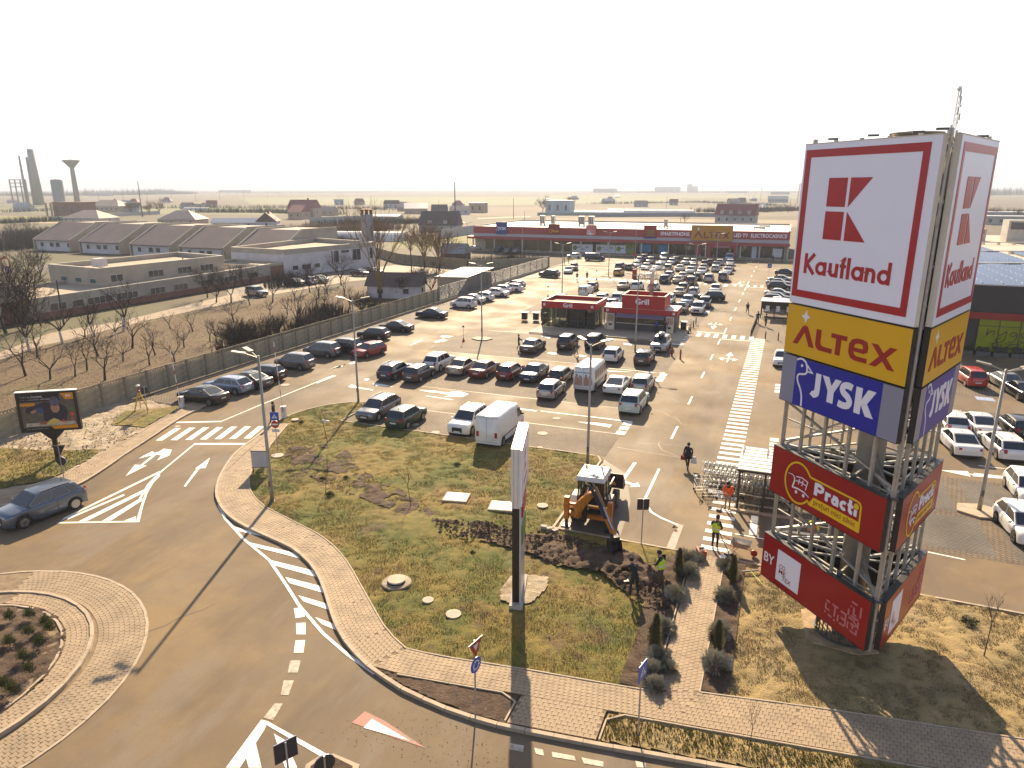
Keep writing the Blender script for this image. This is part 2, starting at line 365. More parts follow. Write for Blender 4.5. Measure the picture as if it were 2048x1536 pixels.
# parking bays laid with block paving
def bay(x0,y0,x1,y1,m=None,z=.004):ground_sheet('parking_bays',[(x0,y0),(x1,y0),(x1,y1),(x0,y1)],z,m or M_bay)
bay(-32.1,45.05,-10.5,50);bay(-37.6,56.6,-10.4,66.2);bay(-38.0,70.6,-10.4,84);bay(-51.9,44.9,-46.9,128)
for y0,y1 in((97.5,107.5),(113.5,123.5),(129.5,139.5),(146,156),(162,172),(178,188)):bay(-37,y0,-10.4,y1)
bay(1.0,38.2,30,49.6,M_bay);bay(1.5,56.5,32,66.5,M_bay);bay(1.5,71.5,34,79);bay(0.2,101,7,157)
for x0 in(2.4,7.4,11.5,16):bay(x0,43.9,x0+3.2,49.1,M_bay2,.008);bay(x0+.8,38.8,x0+4.0,43.2,M_bay2,.008)
# newer asphalt patch at the lot's corner, tar seams
ground_sheet('asphalt_patch',[(-10.4,33.6),(-6.9,33.6),(-7.3,38.4),(-8.5,42.6),(-10.4,44.5)],.004,layered('fresh_asphalt',(0.10,.078,.058),[((.14,.11,.08),.7,.45,.65,.7)],rough=.7,bump=(60,.3,.01)))
M_tar=mat('tar_seam',(0.05,0.04,0.032),rough=.5)
seams=MB()
def seam(pts,w=.05,z=.007):
    for a,b in zip(pts,pts[1:]):
        a=Vector((*a,0));b=Vector((*b,0));d=(b-a).normalized();n=Vector((-d.y,d.x,0))*w/2
        seams.add([(p.x,p.y,z)for p in(a-n,b-n,b+n,a+n)],[(0,1,2,3)])
for yy in(50.02,56.55,66.25,70.55,84.0):seam([(-36,yy),(-10.4,yy+.02)])
def crack(p,n,L,ang):
    pts=[p]
    for i in range(n):
        ang+=random.uniform(-.5,.5);pts.append((pts[-1][0]+math.cos(ang)*L,pts[-1][1]+math.sin(ang)*L))
    seam(pts,.035)
for p,a in(((-4.2,46.6),3.3),((-9.6,57),.1),((-9.4,71.5),.2),((-4,60),3),((-9,48.5),.2),((-25,17),.5),((-22,22),2.2),((-41,47),.3),((-44,58),.2)):crack(p,9,.55,a)
seam([(-10.1,47.2),(-3.6,46.6),(-.5,46.4)],.04);seam([(-10.4,34),(-10.4,44.4)],.05)
struct(seams.build('tar_seams',M_tar))

# --------------------------------------------------- raised pavements, kerbs, pavers
def strip_poly(L,R):return list(L)+list(R)[::-1]
curveL=smooth_path([(-36.75,42.4),(-36.0,40.3),(-35.5,38.5),(-34.8,36.1),(-33.4,33.5),(-32.2,31.7),(-31.0,30.3),(-29.8,29.3),(-28.5,28.45),(-26.8,27.7),(-24.6,27.1),(-22.4,26.5),(-20.5,25.5),(-19.0,24.3),(-17.7,23.0),(-16.4,21.7),(-15.1,20.7),(-13.6,19.85)],3)
curveR=smooth_path([(-35.6,42.8),(-34.8,40.9),(-34.0,39.0),(-33.1,37.2),(-32.1,35.0),(-31.4,33.6),(-30.5,32.4),(-29.5,31.4),(-28.3,30.5),(-27.0,29.8),(-25.5,29.3),(-24.1,28.8),(-22.3,28.2),(-20.7,27.4),(-19.1,26.3),(-17.6,25.0),(-15.8,23.4),(-14.3,22.1),(-12.9,21.25)],3)
mainU=[(-12.9,21.25),(-11.4,21.3),(-8.2,21.75),(-5.0,22.1),(-3.0,22.35),(-1.5,22.9),(2.5,23.6),(5.4,24.0),(8.9,24.5),(18,25.9)]
mainL=[(-13.6,19.85),(-12.4,19.85),(-7.6,20.45),(-4.45,20.8),(-3.0,20.97),(-1.1,21.2),(2.2,21.6),(5.5,22.0),(8.5,22.4),(18,23.7)]
lswR=smooth_path([(-46.9,45.6),(-45.4,44.6),(-45.0,42.6),(-44.5,40.4),(-43.1,36.6),(-41.9,33.2),(-40.9,30.7),(-40.1,27.9),(-40.6,25.5),(-43,23),(-47,21.5)],3)
lswU=smooth_path([(-47.2,43.6),(-46.9,43.2),(-46.5,42.2),(-46.0,40.2),(-45.1,37.2),(-44.2,34.2),(-43.2,31.3),(-42.6,28.6),(-43.2,26.8),(-45,24.9),(-48,23.6)],3)
def pave_slab(name,poly,z=.10,m=None):
    return struct(MB().prism(poly,-.02,z).build(name,m or M_joint))
PAVZ=.10
paverN=0
def paver_verts(cx,cy,ux,uy,vx,vy,a,b,z,zb,jig):
    """interlocking paver: eight-sided outline, sides dropped to zb"""
    pts=[(-.5,-.56),(-.18,-.44),(.18,-.44),(.5,-.56),(.5,.44),(.18,.56),(-.18,.56),(-.5,.44)]if jig else[(-.5,-.5),(.5,-.5),(.5,.5),(-.5,.5)]
    top=[(cx+ux*a*p+vx*b*q,cy+uy*a*p+vy*b*q,z)for p,q in pts]
    return top+[(x,y,zb)for x,y,_ in top]
def lay_pavers(parent,L,R,a=.215,b=.19,keep=None,jig=True,z=None,mats=None,near=300):
    global paverN
    z=z or PAVZ+.012;n=max(2,int(sum(math.dist(L[i],L[i+1])for i in range(len(L)-1))/a))
    Lr=resample(L,n=n+1);Rr=resample(R,n=n+1);rest=MB();cand=[]
    for i in range(n):
        wv=math.dist(Lr[i],Rr[i]);m=max(1,int(round(wv/b)))
        for j in range(m):
            off=(i%2)*.5 if False else 0
            u=i+.5+(.5 if j%2 else 0);
            if u>=n-.3:continue
            v=(j+.5)/m;k=int(u);f=u-k
            l=[Lr[k][q]*(1-f)+Lr[k+1][q]*f for q in(0,1)];r=[Rr[k][q]*(1-f)+Rr[k+1][q]*f for q in(0,1)]
            c=(l[0]*(1-v)+r[0]*v,l[1]*(1-v)+r[1]*v)
            if keep and not keep(c):continue
            dl=(Lr[k+1][0]-Lr[k][0],Lr[k+1][1]-Lr[k][1]);dr=(Rr[k+1][0]-Rr[k][0],Rr[k+1][1]-Rr[k][1])
            U=(dl[0]*(1-v)+dr[0]*v,dl[1]*(1-v)+dr[1]*v);V=((r[0]-l[0])/m,(r[1]-l[1])/m)
            cand.append((math.hypot(*c),c,U,V))
    cand.sort(key=lambda q:q[0]);K=8 if jig else 4
    F=[tuple(range(K))]+[(i,K+i,K+(i+1)%K,(i+1)%K)for i in range(K)]
    for idx,(d,c,U,V)in enumerate(cand):
        s=.93;zz=z+random.uniform(-.004,.004)
        cr=U[0]*V[1]-U[1]*V[0]
        if cr<0:U=(-U[0],-U[1])
        vs=paver_verts(0,0,U[0]*s,U[1]*s,V[0]*(s+.02 if jig else s),V[1]*(s+.02 if jig else s),1,1,0,-.014,jig)
        if idx<near and parent is not None:
            o=MB().add(vs,F).build('paver',mats or M_pave,parent,loc=(c[0],c[1],zz));paverN+=1
        else:
            rest.add([(x+c[0],y+c[1],q+zz)for x,y,q in vs],F)
    if rest.v:stuff(rest.build('paver_field',mats or M_pave,parent))
pv=pave_slab('pavement',strip_poly(mainL,mainU))
cross=[(-7.55,18.95),(-4.45,19.3),(-4.45,20.78),(-7.55,20.44)]
lay_pavers(pv,mainL,mainU,near=180)
pc=pave_slab('pavement',cross);lay_pavers(pc,cross[:2],[cross[3],cross[2]],near=110)
pcv=pave_slab('pavement',strip_poly(curveL,curveR));lay_pavers(pcv,curveL,curveR,near=60)
pth=pave_slab('footpath',[(-3.0,22.36),(-1.5,22.9),(-1.5,33.45),(-3.0,33.4)]);lay_pavers(pth,[(-3.0,22.4),(-3.0,33.4)],[(-1.5,22.9),(-1.5,33.4)],near=60)
plf=pave_slab('pavement',strip_poly(lswR,lswU));lay_pavers(plf,lswR,lswU,a=.25,b=.22,near=0)
psq=pave_slab('pavement',[(-52,43.4),(-47.2,43.4),(-46.9,45.5),(-52,45.0)],z=.09,m=M_bay)
# kerbs
def kerb(name,pts,w=.15,h=.14,stone=1.0,closed=False,near=0,side=1,z0=-.02):
    """kerb stones along pts, each a block a little proud of its neighbours"""
    P=resample(list(pts)+([pts[0]]if closed else[]),step=stone);root=None;rest=MB();par=None
    if near:par=struct(MB().box(P[0][0]-.01,P[0][1]-.01,-.03,P[0][0]+.01,P[0][1]+.01,-.02).build(name,M_kerb))
    for i in range(len(P)-1):
        a=Vector((*P[i],0));b=Vector((*P[i+1],0));d=(b-a);L=d.length;d.normalize();n=Vector((-d.y,d.x,0))*side;a2=a+d*.006;b2=b-d*.006
        hh=h+random.uniform(-.006,.006);q=[a2,b2,b2+n*w,a2+n*w]
        mb=MB().prism([(p.x,p.y)for p in q],z0,hh)
        if near and math.hypot(*P[i])<40:mb.build('kerb_stone',M_kerb,par)
        else:rest.add(mb.v,mb.f)
    if rest.v:
        o=rest.build(name if not near else 'far_kerb_stones',M_kerb,par)
        struct(o)if not near else stuff(o)
    return par
roadkerb=curveL+[(-11.9,19.25),(-10.2,18.92),(-8.6,18.82),(-7.5,18.85),(-4.4,19.2),(-.9,19.68),(5,20.5),(18,22.4)]
kerb('kerb',roadkerb,near=1,side=-1,w=.16)
kerb('kerb',lswR,side=-1,w=.16)
kerb('kerb',smooth_path([(-36.9,43.3),(-36.9,45),(-36.5,46.6),(-35.6,48.4),(-33.9,49.8),(-32.2,50.1)],4),w=.1,h=.08,side=1)
kerb('kerb',[(-32.2,50.0),(-32.2,45.0),(-11.2,44.95)],w=.1,h=.09,side=-1)
kerb('kerb',[(-10.9,44.85),(-10.5,44.5),(-10.5,33.5)],w=.14,h=.11,side=-1)
kerb('kerb',[(-10.6,33.55),(-3.0,33.45)],w=.12,h=.11,side=-1);kerb('kerb',[(-1.45,33.45),(16,33.2)],w=.12,h=.10,side=-1)
kerb('path_edging',[(-3.06,22.4),(-3.06,33.4)],w=.06,h=.14);kerb('path_edging',[(-1.5,22.95),(-1.5,33.4)],w=.06,h=.14,side=-1)
kerb('pavement_edging',curveR+mainU[1:5],w=.06,h=.135,side=1);kerb('pavement_edging',mainU[5:],w=.06,h=.135,side=1)
kerb('pavement_edging',[(-12.4,19.8),(-7.6,20.4),(-7.6,18.98)],w=.06,h=.14,side=-1);kerb('pavement_edging',[(-4.38,19.33),(-4.38,20.74),(-1.1,21.12),(5.5,21.95),(18,23.6)],w=.06,h=.14,side=-1)
kerb('kerb',[(-52.2,45.2),(-52.2,128)],w=.12,h=.1);kerb('kerb',[(-52.2,128),(-51.9,165),(-40,168)],w=.12,h=.1)
# roundabout
RB=(-29.4,12.8)
def ring(r,a0=0,a1=360,n=72):return[(RB[0]+r*math.cos(math.radians(a0+(a1-a0)*i/n)),RB[1]+r*math.sin(math.radians(a0+(a1-a0)*i/n)))for i in range(n+1)]
rb=pave_slab('roundabout_pavement',ring(6.05)[:-1],z=.12)
lay_pavers(rb,ring(5.05,-70,110,50),ring(5.98,-70,110,50),a=.21,b=.19,near=40,z=.145)
ap=pave_slab('roundabout_apron',ring(8.05)[:-1],z=.012);lay_pavers(ap,ring(6.2,-75,115,60),ring(7.95,-75,115,60),a=.20,b=.19,near=0,z=.03,mats=M_pave2)
kerb('kerb',ring(6.08)[:-1],w=.14,h=.19,closed=True,side=1);kerb('kerb',ring(5.0)[:-1],w=.1,h=.17,closed=True,side=1);kerb('kerb',ring(8.1)[:-1],w=.12,h=.035,closed=True,side=1)

# --------------------------------------------------- grass and soil with real relief
def vnoise(X,Y,seed=0):
    """cheap smooth value noise"""
    r=np.random.default_rng(seed);T=r.random((64,64));xi=np.floor(X).astype(int);yi=np.floor(Y).astype(int);fx=X-xi;fy=Y-yi
    fx=fx*fx*(3-2*fx);fy=fy*fy*(3-2*fy);g=lambda a,b:T[a%64,b%64]
    return(g(xi,yi)*(1-fx)+g(xi+1,yi)*fx)*(1-fy)+(g(xi,yi+1)*(1-fx)+g(xi+1,yi+1)*fx)*fy
def relief(name,poly,m,step=.14,amp=.05,z0=.05,extra=None,grow=.12,rag=0):
    xs=[p[0]for p in poly];ys=[p[1]for p in poly]
    X,Y=np.meshgrid(np.arange(min(xs)-grow,max(xs)+grow+step,step),np.arange(min(ys)-grow,max(ys)+grow+step,step),indexing='ij')
    Z=z0+amp*(vnoise(X*3.1,Y*3.1,1)-.5)+amp*.8*(vnoise(X*1.1,Y*1.1,2)-.5)+amp*.5*(vnoise(X*7.3,Y*7.3,3)-.5)
    if extra:Z=Z+extra(X,Y)
    cx=X[:-1,:-1]+step/2;cy=Y[:-1,:-1]+step/2
    keep=in_poly(poly,cx,cy)
    for dx,dy in((grow,0),(-grow,0),(0,grow),(0,-grow)):keep|=in_poly(poly,cx+dx,cy+dy)
    if rag:keep&=vnoise(cx*1.3,cy*1.3,12)*.6+vnoise(cx*3.7,cy*3.7,13)*.4>rag
    ny=X.shape[1];I,J=np.nonzero(keep);q=I*ny+J
    F=np.stack([q,q+ny,q+ny+1,q+1],1);used,inv=np.unique(F,return_inverse=True);F=inv.reshape(-1,4)
    V=np.stack([X.ravel(),Y.ravel(),Z.ravel()],1)[used]
    me=bpy.data.meshes.new(name);me.from_pydata(V.tolist(),[],F.tolist());me.materials.append(m);me.polygons.foreach_set('use_smooth',[True]*len(F));me.update()
    return link(name,me)
island=[(-36.85,43.2),(-36.8,45),(-36.5,46.5),(-35.6,48.3),(-33.9,49.7),(-32.3,50),(-32.2,45.0),(-10.8,44.8),(-10.6,44.4),(-10.6,33.45),(-3.05,33.35),(-3.05,22.4)]+mainU[1:5][::-1]+curveR[::-1]
bumpf=lambda X,Y:.03*np.exp(-((X+25)**2/30+(Y-38)**2/14))+.10*np.exp(-((X+8)**2/9+(Y-31)**2/3))+.12*np.exp(-((X+17.5)**2/4+(Y-31)**2/2))
struct(relief('lawn_ground',island,M_grass,step=.15,amp=.07,z0=.06,extra=bumpf))
east=[(-1.5,23.0)]+mainU[6:]+[(18,33.1),(-1.45,33.35)]
struct(relief('dry_lawn_ground',east,M_sand,step=.13,amp=.09,z0=.06))
struct(relief('planting_strip',[(-12.6,19.75),(-7.66,20.35),(-7.66,19.0),(-8.6,18.98),(-10.2,19.06),(-11.9,19.4),(-13.3,19.85)],M_soil,step=.08,amp=.04,z0=.09,grow=.03))
struct(relief('planting_strip',[(-4.34,20.7),(-1.1,21.05),(5.5,21.9),(12,22.75),(12,21.7),(5,20.7),(-.9,19.85),(-4.34,19.4)],M_sand,step=.09,amp=.05,z0=.08,grow=.03))
west=[(-53.3,20),(-53.3,43.3),(-47.3,43.3)]+lswU[2:]+[(-48,20)]
struct(relief('rough_verge',west,M_rubble,step=.18,amp=.10,z0=.05,extra=lambda X,Y:.12*(vnoise(X*.9,Y*.9,8)-.4)))
struct(relief('verge_grass',[(-53,20),(-53,30.2),(-48,31.5),(-44.3,33.0),(-43.3,30.6),(-42.8,28),(-45,25),(-48.5,20)],M_grass,step=.16,amp=.09,z0=.13))
struct(relief('verge_grass',[(-50.2,40.4),(-47.3,43.0),(-46.5,41.9),(-46.2,40),(-45.6,38.0),(-48.4,37.6)],M_grass,step=.14,amp=.08,z0=.14))
struct(relief('roundabout_soil',ring(4.95)[:-1],M_soil,step=.12,amp=.12,z0=.13,extra=lambda X,Y:.5*np.exp(-((X-RB[0])**2+(Y-RB[1])**2)/9)))
dugpoly=[(-17.2,31.8),(-14.2,32.6),(-11.6,32.2),(-10.3,32.9),(-8,32.5),(-6.2,32.2),(-4.5,30.8),(-3.3,29.6),(-3.4,27.8),(-4.4,27.6),(-5.6,28.6),(-7,29.6),(-9.2,29.6),(-10.8,30.2),(-13,30.6),(-16,30.6)]
struct(relief('dug_earth',dugpoly,M_soil,step=.10,amp=.22,z0=.12,rag=.22,extra=lambda X,Y:.32*np.exp(-((X+6.2)**2/4+(Y-30.6)**2/1.6))+.12*np.exp(-((X+9.5)**2/5+(Y-31)**2/1)),grow=0))
struct(relief('bare_soil_patch',[(-32.4,38.6),(-30.2,39.8),(-27.5,39.2),(-25.0,36.6),(-22.0,35.6),(-19,33.6),(-17.0,32.6),(-17.6,31.4),(-20.6,32.4),(-24,33.4),(-27.5,34.6),(-31,36.6)],M_soil,step=.12,amp=.12,z0=.10,grow=0,rag=.48))
struct(relief('hedge_bed',[(-4.3,22.4),(-3.1,22.45),(-3.1,33.0),(-4.6,32.6)],M_soil,step=.12,amp=.09,z0=.11,grow=0))
struct(relief('hedge_bed',[(-1.42,23.1),(-.5,23.2),(-.4,33.2),(-1.42,33.3)],M_soil,step=.12,amp=.09,z0=.11,grow=0))
# clods of earth and stones (nobody could count them)
def clods(name,poly,n,smin,smax,m,zbase=.12,seed=3):
    r=np.random.default_rng(seed);xs=[p[0]for p in poly];ys=[p[1]for p in poly];mb=MB();k=0
    while k<n:
        x,y=r.uniform(min(xs),max(xs)),r.uniform(min(ys),max(ys))
        if not in_poly(poly,[x],[y])[0]:continue
        s=r.uniform(smin,smax);k+=1;base=[(1,0,0),(0,1,0),(-1,0,0),(0,-1,0),(0,0,.8),(0,0,-.6)]
        vs=[(x+a*s*r.uniform(.6,1.2),y+b*s*r.uniform(.6,1.2),zbase+c*s*r.uniform(.6,1.2)+s*.3)for a,b,c in base]
        mb.add(vs,[(0,1,4),(1,2,4),(2,3,4),(3,0,4),(1,0,5),(2,1,5),(3,2,5),(0,3,5)])
    return stuff(mb.build(name,m),name.replace('_',' ')+' scattered over the ground','stones')
stuffm=[M_soil,M_rubble]
clods('clods_of_earth',dugpoly,900,.03,.13,M_soil,.2)['label']='loose dark clods of earth around the trench beside the digger'
clods('white_stones',[(-53,30),(-50,40.5),(-47.8,41.8),(-45.4,37.2),(-43.9,33),(-47,30.5)],700,.03,.09,M_rubble,.09,4)['label']='pale stones scattered over the rough verge by the concrete fence'
clods('lawn_litter',island,420,.015,.05,M_rubble,.09,5)['label']='small pale stones and litter scattered over the lawn island'
clods('road_grit',[(-14,16),(-11.5,18.6),(-8,18.2),(-6,17),(-9,16.4)],260,.01,.022,M_soil,.0,6)['label']='dark grit lying on the road along the kerb at the give way triangle'
# grass tufts
def tufts(name,poly,n,m,h=(.03,.09),seed=1,mask=None,zb=.05,w=.02,lab=''):
    r=np.random.default_rng(seed);xs=[p[0]for p in poly];ys=[p[1]for p in poly]
    x=r.uniform(min(xs),max(xs),n*3);y=r.uniform(min(ys),max(ys),n*3);k=in_poly(poly,x,y)
    if mask is not None:k&=mask(x,y)
    x=x[k][:n];y=y[k][:n];n=len(x);B=3
    V=np.zeros((n,B*3,3));hh=r.uniform(h[0],h[1],n)
    for b in range(B):
        a=r.uniform(0,2*PI,n);lean=r.uniform(.3,1.1,n)*hh;dx=np.cos(a);dy=np.sin(a);zz=zb+.02
        V[:,b*3,:]=np.stack([x-dy*w,y+dx*w,np.full(n,zz-.03)],1);V[:,b*3+1,:]=np.stack([x+dy*w,y-dx*w,np.full(n,zz-.03)],1)
        V[:,b*3+2,:]=np.stack([x+dx*lean,y+dy*lean,zz+hh*r.uniform(.6,1.2,n)],1)
    V=V.reshape(-1,3);F=np.arange(len(V)).reshape(-1,3)
    me=bpy.data.meshes.new(name);me.from_pydata(V.tolist(),[],F.tolist());me.materials.append(m);me.update()
    return stuff(link(name,me),lab,'grass')
M_blade=layered('grass_blade',(0.24,0.185,0.03),[((0.10,0.12,0.010),.22,.44,.62,.9),((0.34,0.235,0.085),.16,.53,.68,.9),((0.2,.16,.04),3,.5,.7,.6)],rough=.8)
M_blade2=layered('dead_grass_blade',(0.27,0.205,0.10),[((0.13,0.11,0.035),.3,.46,.66,.8),((0.35,.28,.16),3,.5,.7,.6)],rough=.8)
tufts('lawn_grass',island,130000,M_blade,seed=1,h=(.015,.045),w=.008,zb=.06,mask=lambda x,y:~in_poly(dugpoly,x,y),lab='short patchy green and yellow grass of the lawn island')
tufts('dry_lawn_grass',east,60000,M_blade2,seed=2,h=(.015,.045),w=.009,lab='short straw coloured dead grass around the sign tower')
tufts('verge_grass_blades',[(-53,20),(-53,30.2),(-48,31.5),(-44.3,33.0),(-43.3,30.6),(-42.8,28),(-45,25),(-48.5,20)],6000,M_blade,seed=4,zb=.13,lab='green grass on the verge below the billboard')
tufts('strip_grass',[(-4.3,20.6),(12,22.6),(12,21.8),(-.9,19.95),(-4.3,19.5)],3500,M_blade,seed=5,zb=.08,lab='thin grass in the kerbside strip under the crossing sign')

# --------------------------------------------------- road markings
def marks(name,polys,m=None,z=.010):
    mb=MB()
    for k,p in enumerate(polys):mb.sheet(p,z+.0005*(k%9))
    return struct(mb.build(name,m or M_white))
def line(pts,w):
    out=[]
    for a,b in zip(pts,pts[1:]):
        a=Vector(a);b=Vector(b);d=(b-a).normalized();n=Vector((-d.y,d.x))*w/2;e=d*w*.15
        out.append([tuple(a-n-e),tuple(b-n+e),tuple(b+n+e),tuple(a+n-e)])
    return out
def rect(x0,y0,x1,y1):return[(x0,y0),(x1,y0),(x1,y1),(x0,y1)]
def arrow(x,y,ang,L=3.2,heads=('f',),w=.16,hw=.42):
    """pavement arrow pointing along ang from tail (x,y)"""
    c,s=math.cos(ang),math.sin(ang);T=lambda u,v:(x+c*u-s*v,y+s*u+c*v);o=[[T(0,-w/2),T(L*.7,-w/2),T(L*.7,w/2),T(0,w/2)]]
    if 'f' in heads:o.append([T(L*.62,-hw),T(L,0),T(L*.62,hw)])
    if 'l' in heads:o+=[[T(L*.30,w/2),T(L*.30+w,w/2),T(L*.30+w,.5),T(L*.30,.5)],[T(L*.12,.5),T(L*.30+w+.35,.5),T(L*.3+w/2,1.05)]]
    if 'r' in heads:o+=[[T(L*.30,-w/2),T(L*.30,-.5),T(L*.30+w,-.5),T(L*.30+w,-w/2)],[T(L*.12,-.5),T(L*.3+w/2,-1.05),T(L*.30+w+.35,-.5)]]
    if 'b' in heads:o.append([T(L*.12,-hw*.8),T(L*.12,hw*.8),T(-L*.35,0)])
    return o
z1=[]
for i in range(7):
    a=Vector((-42.43+i*.963,36.21+i*.453));b=a+Vector((-.90,2.70));d=(b-a).normalized();n=Vector((-d.y,d.x))*-.5
    z1.append([tuple(a),tuple(b),tuple(b+n),tuple(a+n)])
marks('zebra_crossing',z1)
marks('lane_lines',line([(-39.16,36.69),(-35.4,38.14)],.38)+line([(-44.24,39.99),(-41.14,41.46)],.32)+line([(-41.14,41.46),(-41.25,45.5),(-41.3,57)],.13)+line([(-39.16,36.69),(-37.13,31.63),(-36.3,30.0),(-35.0,28.2)],.14))
z8=lambda L:[(x/2.876,1050+y/2.876)for x,y in L]
zc=lambda L:[(x/6.4,920+y/6.4)for x,y in L]
z5=lambda L:[(x/4,600+y/4)for x,y in L]
z6=lambda L:[(512+x/4,600+y/4)for x,y in L]
z7=lambda L:[(1024+x/4,600+y/4)for x,y in L]
zb_=lambda L:[(700+x/2.876,1150+y/2.876)for x,y in L]
marks('hatched_area',[ats(zc(q))for q in([(720,815),(1785,797),(1780,780),(770,795)],[(720,815),(2048,165),(2048,140),(820,740),(770,795)],[(1745,775),(1785,795),(1830,600),(1890,420),(1960,300),(2048,205),(2048,170),(1930,290),(1860,420),(1800,590)],
      [(1000,790),(1110,785),(1870,405),(1880,372),(1830,385)],[(1300,785),(1425,775),(1815,525),(1825,490),(1780,500)],[(1590,778),(1740,775),(1738,722)],[(850,750),(870,765),(1600,455),(1580,440)])])
marks('direction_arrows',[ats(z5(q))for q in([(1470,1490),(1485,1495),(1600,1345),(1580,1340)],[(1560,1350),(1645,1345),(1680,1262)],[(1005,1410),(1175,1325),(1080,1318)],[(1125,1320),(1140,1325),(1270,1225),(1255,1215)],[(1110,1270),(1250,1235),(1220,1210),(1150,1245)],[(1255,1285),(1355,1245),(1375,1200),(1310,1190),(1240,1235),(1290,1245)])])
marks('hatched_area',line([(-29.93,29.22),(-28.2,27.9),(-25.6,26.4),(-22.83,25.1),(-20.51,23.5),(-18.91,22.35),(-16.64,21.0),(-14.91,20.2),(-13.3,19.6)],.14)+
      [ats(z8(q))for q in([(1410,95),(1440,120),(1730,195),(1690,160)],[(1545,200),(1575,232),(1820,300),(1800,262)],[(1640,300),(1665,335),(1872,395),(1855,355)],[(1715,405),(1745,440),(1895,490),(1885,455)],[(1812,530),(1850,570),(1935,607),(1920,570)],[(1325,5),(1345,30),(1550,75),(1500,50)])])
marks('give_way_dashes',[ats(z8(q))for q in([(1690,480),(1738,475),(1754,528),(1700,537)],[(1703,566),(1758,563),(1758,630),(1705,630)],[(1700,665),(1755,663),(1745,735),(1690,735)])])
marks('give_way_dashes',[ats(z8(q))for q in([(1670,780),(1730,780),(1712,850),(1655,850)],[(1632,895),(1690,895),(1660,980),(1615,978)],[(1580,1028),(1628,1028),(1570,1125),(1515,1110)])],M_faded)
marks('hatched_area',[ats(z8(q))for q in([(1500,1125),(1540,1135),(1520,1180),(1380,1397),(1300,1397),(1400,1260)],[(1500,1120),(1540,1130),(1900,1330),(1960,1345),(1950,1362),(1840,1330),(1540,1155)],[(1470,1250),(1505,1397),(1430,1397),(1410,1320)],[(1575,1200),(1640,1240),(1710,1397),(1640,1397)])])
marks('give_way_triangle',[ats(zb_([(10,850),(85,785),(200,840),(440,1000),(400,985),(250,935)]))],M_redp)
marks('give_way_triangle',[ats(zb_([(78,880),(125,828),(345,955)]))],M_white,.014)
marks('edge_dashes',[ats(zb_(q))for q in([(922,968),(1000,982),(995,1020),(918,1003)],[(1060,995),(1110,1005),(1115,1040),(1070,1030)],[(1160,1018),(1290,1042),(1300,1070),(1165,1048)],[(1330,1050),(1458,1075),(1458,1105),(1345,1085)],[(1640,1070),(1700,1083),(1700,1110),(1650,1108)])],M_faded)
marks('zebra_crossing',[rect(-3.2,y,-1.6,y+.45)for y in np.arange(41.6,91,1.0)]+[rect(-2.75,y,-1.35,y+.42)for y in np.arange(34.2,41,.97)])
marks('zebra_crossing',[rect(x,90.0,x+.52,92.2)for x in np.arange(-9.9,-3.4,1.07)]);marks('zebra_crossing',[rect(-12.9,y,-10.6,y+.5)for y in np.arange(84.0,90.3,1.0)])
marks('zebra_crossing',[rect(x,141.5,x+.55,144.0)for x in np.arange(-41,-10.5,1.25)]+[rect(x,141.5,x+.55,144.0)for x in np.arange(-9.3,-1.5,1.25)])
marks('lane_lines',line([(-7.2,92.6),(-4.0,92.6)],.01)+line([(-10.1,93.0),(-6.7,93.0)],.25)+line([(-6.7,93.0),(-6.7,97)],.14)+line([(-3.3,89.3),(-6.8,89.3)],.25)+line([(-6.8,89.3),(-6.8,86)],.14)
      +[rect(-6.86,y0,-6.70,y1)for y0,y1 in((50.4,53.5),(59.8,62.4),(69.2,71.8),(77.4,80.2),(103,106),(112,115),(121,124),(130,133),(136,140.6),(145,150),(158,161),(168,171),(178,181),(188,191))]
      +line([(-6.7,140.8),(-1.4,140.8)],.25)+line([(-10.3,144.9),(-6.8,144.9)],.25))
for yy,xx in((50.0,-10.6),(66.4,-10.5),(108,-10.6),(124,-10.6),(140.2,-10.6)):marks('give_way_dashes',[rect(xx-.35,yy+k*1.15,xx+.35,yy+k*1.15+.8)for k in range(3)]+line([(xx-.3,yy+3.35),(xx-7.5,yy+3.35)],.12))
for yy in(50.4,66.6):marks('give_way_dashes',[rect(.1,yy+k*1.1,.7,yy+k*1.1+.75)for k in range(3)]+line([(.1,yy-.1),(7,yy-.1)],.12))
marks('lane_lines',line([(-8.34,44.7),(-8.48,41.4)],.22)+line([(-6.62,44.2),(-6.6,39.3),(-6.4,38.4),(-5.9,37.5),(-5.3,37.0),(-4.3,36.45)],.15)+[rect(-.5,36.7,-.12,39.2)]+line([(-1.2,36.5),(6,36.2)],.1)+line([(7.6,38.1),(9.8,37.8)],.12))
marks('worn_stop_line',[[(-4.42,33.6),(-3.98,33.6),(-3.95,36.5),(-4.32,36.6)]],M_redp2)
marks('direction_arrows',arrow(-8.4,41.3,-.35,1.25,w=.26,hw=.5)+arrow(-5.0,77.0,PI/2,5.2,('f','l','r'))+arrow(-8.4,100.8,-PI/2,5.2,('f','l','r'))+arrow(-8.4,150,-PI/2,5,('f','l'))+arrow(-5,196,PI/2,3)+arrow(-8.6,193,-PI/2,3,('f','r')))
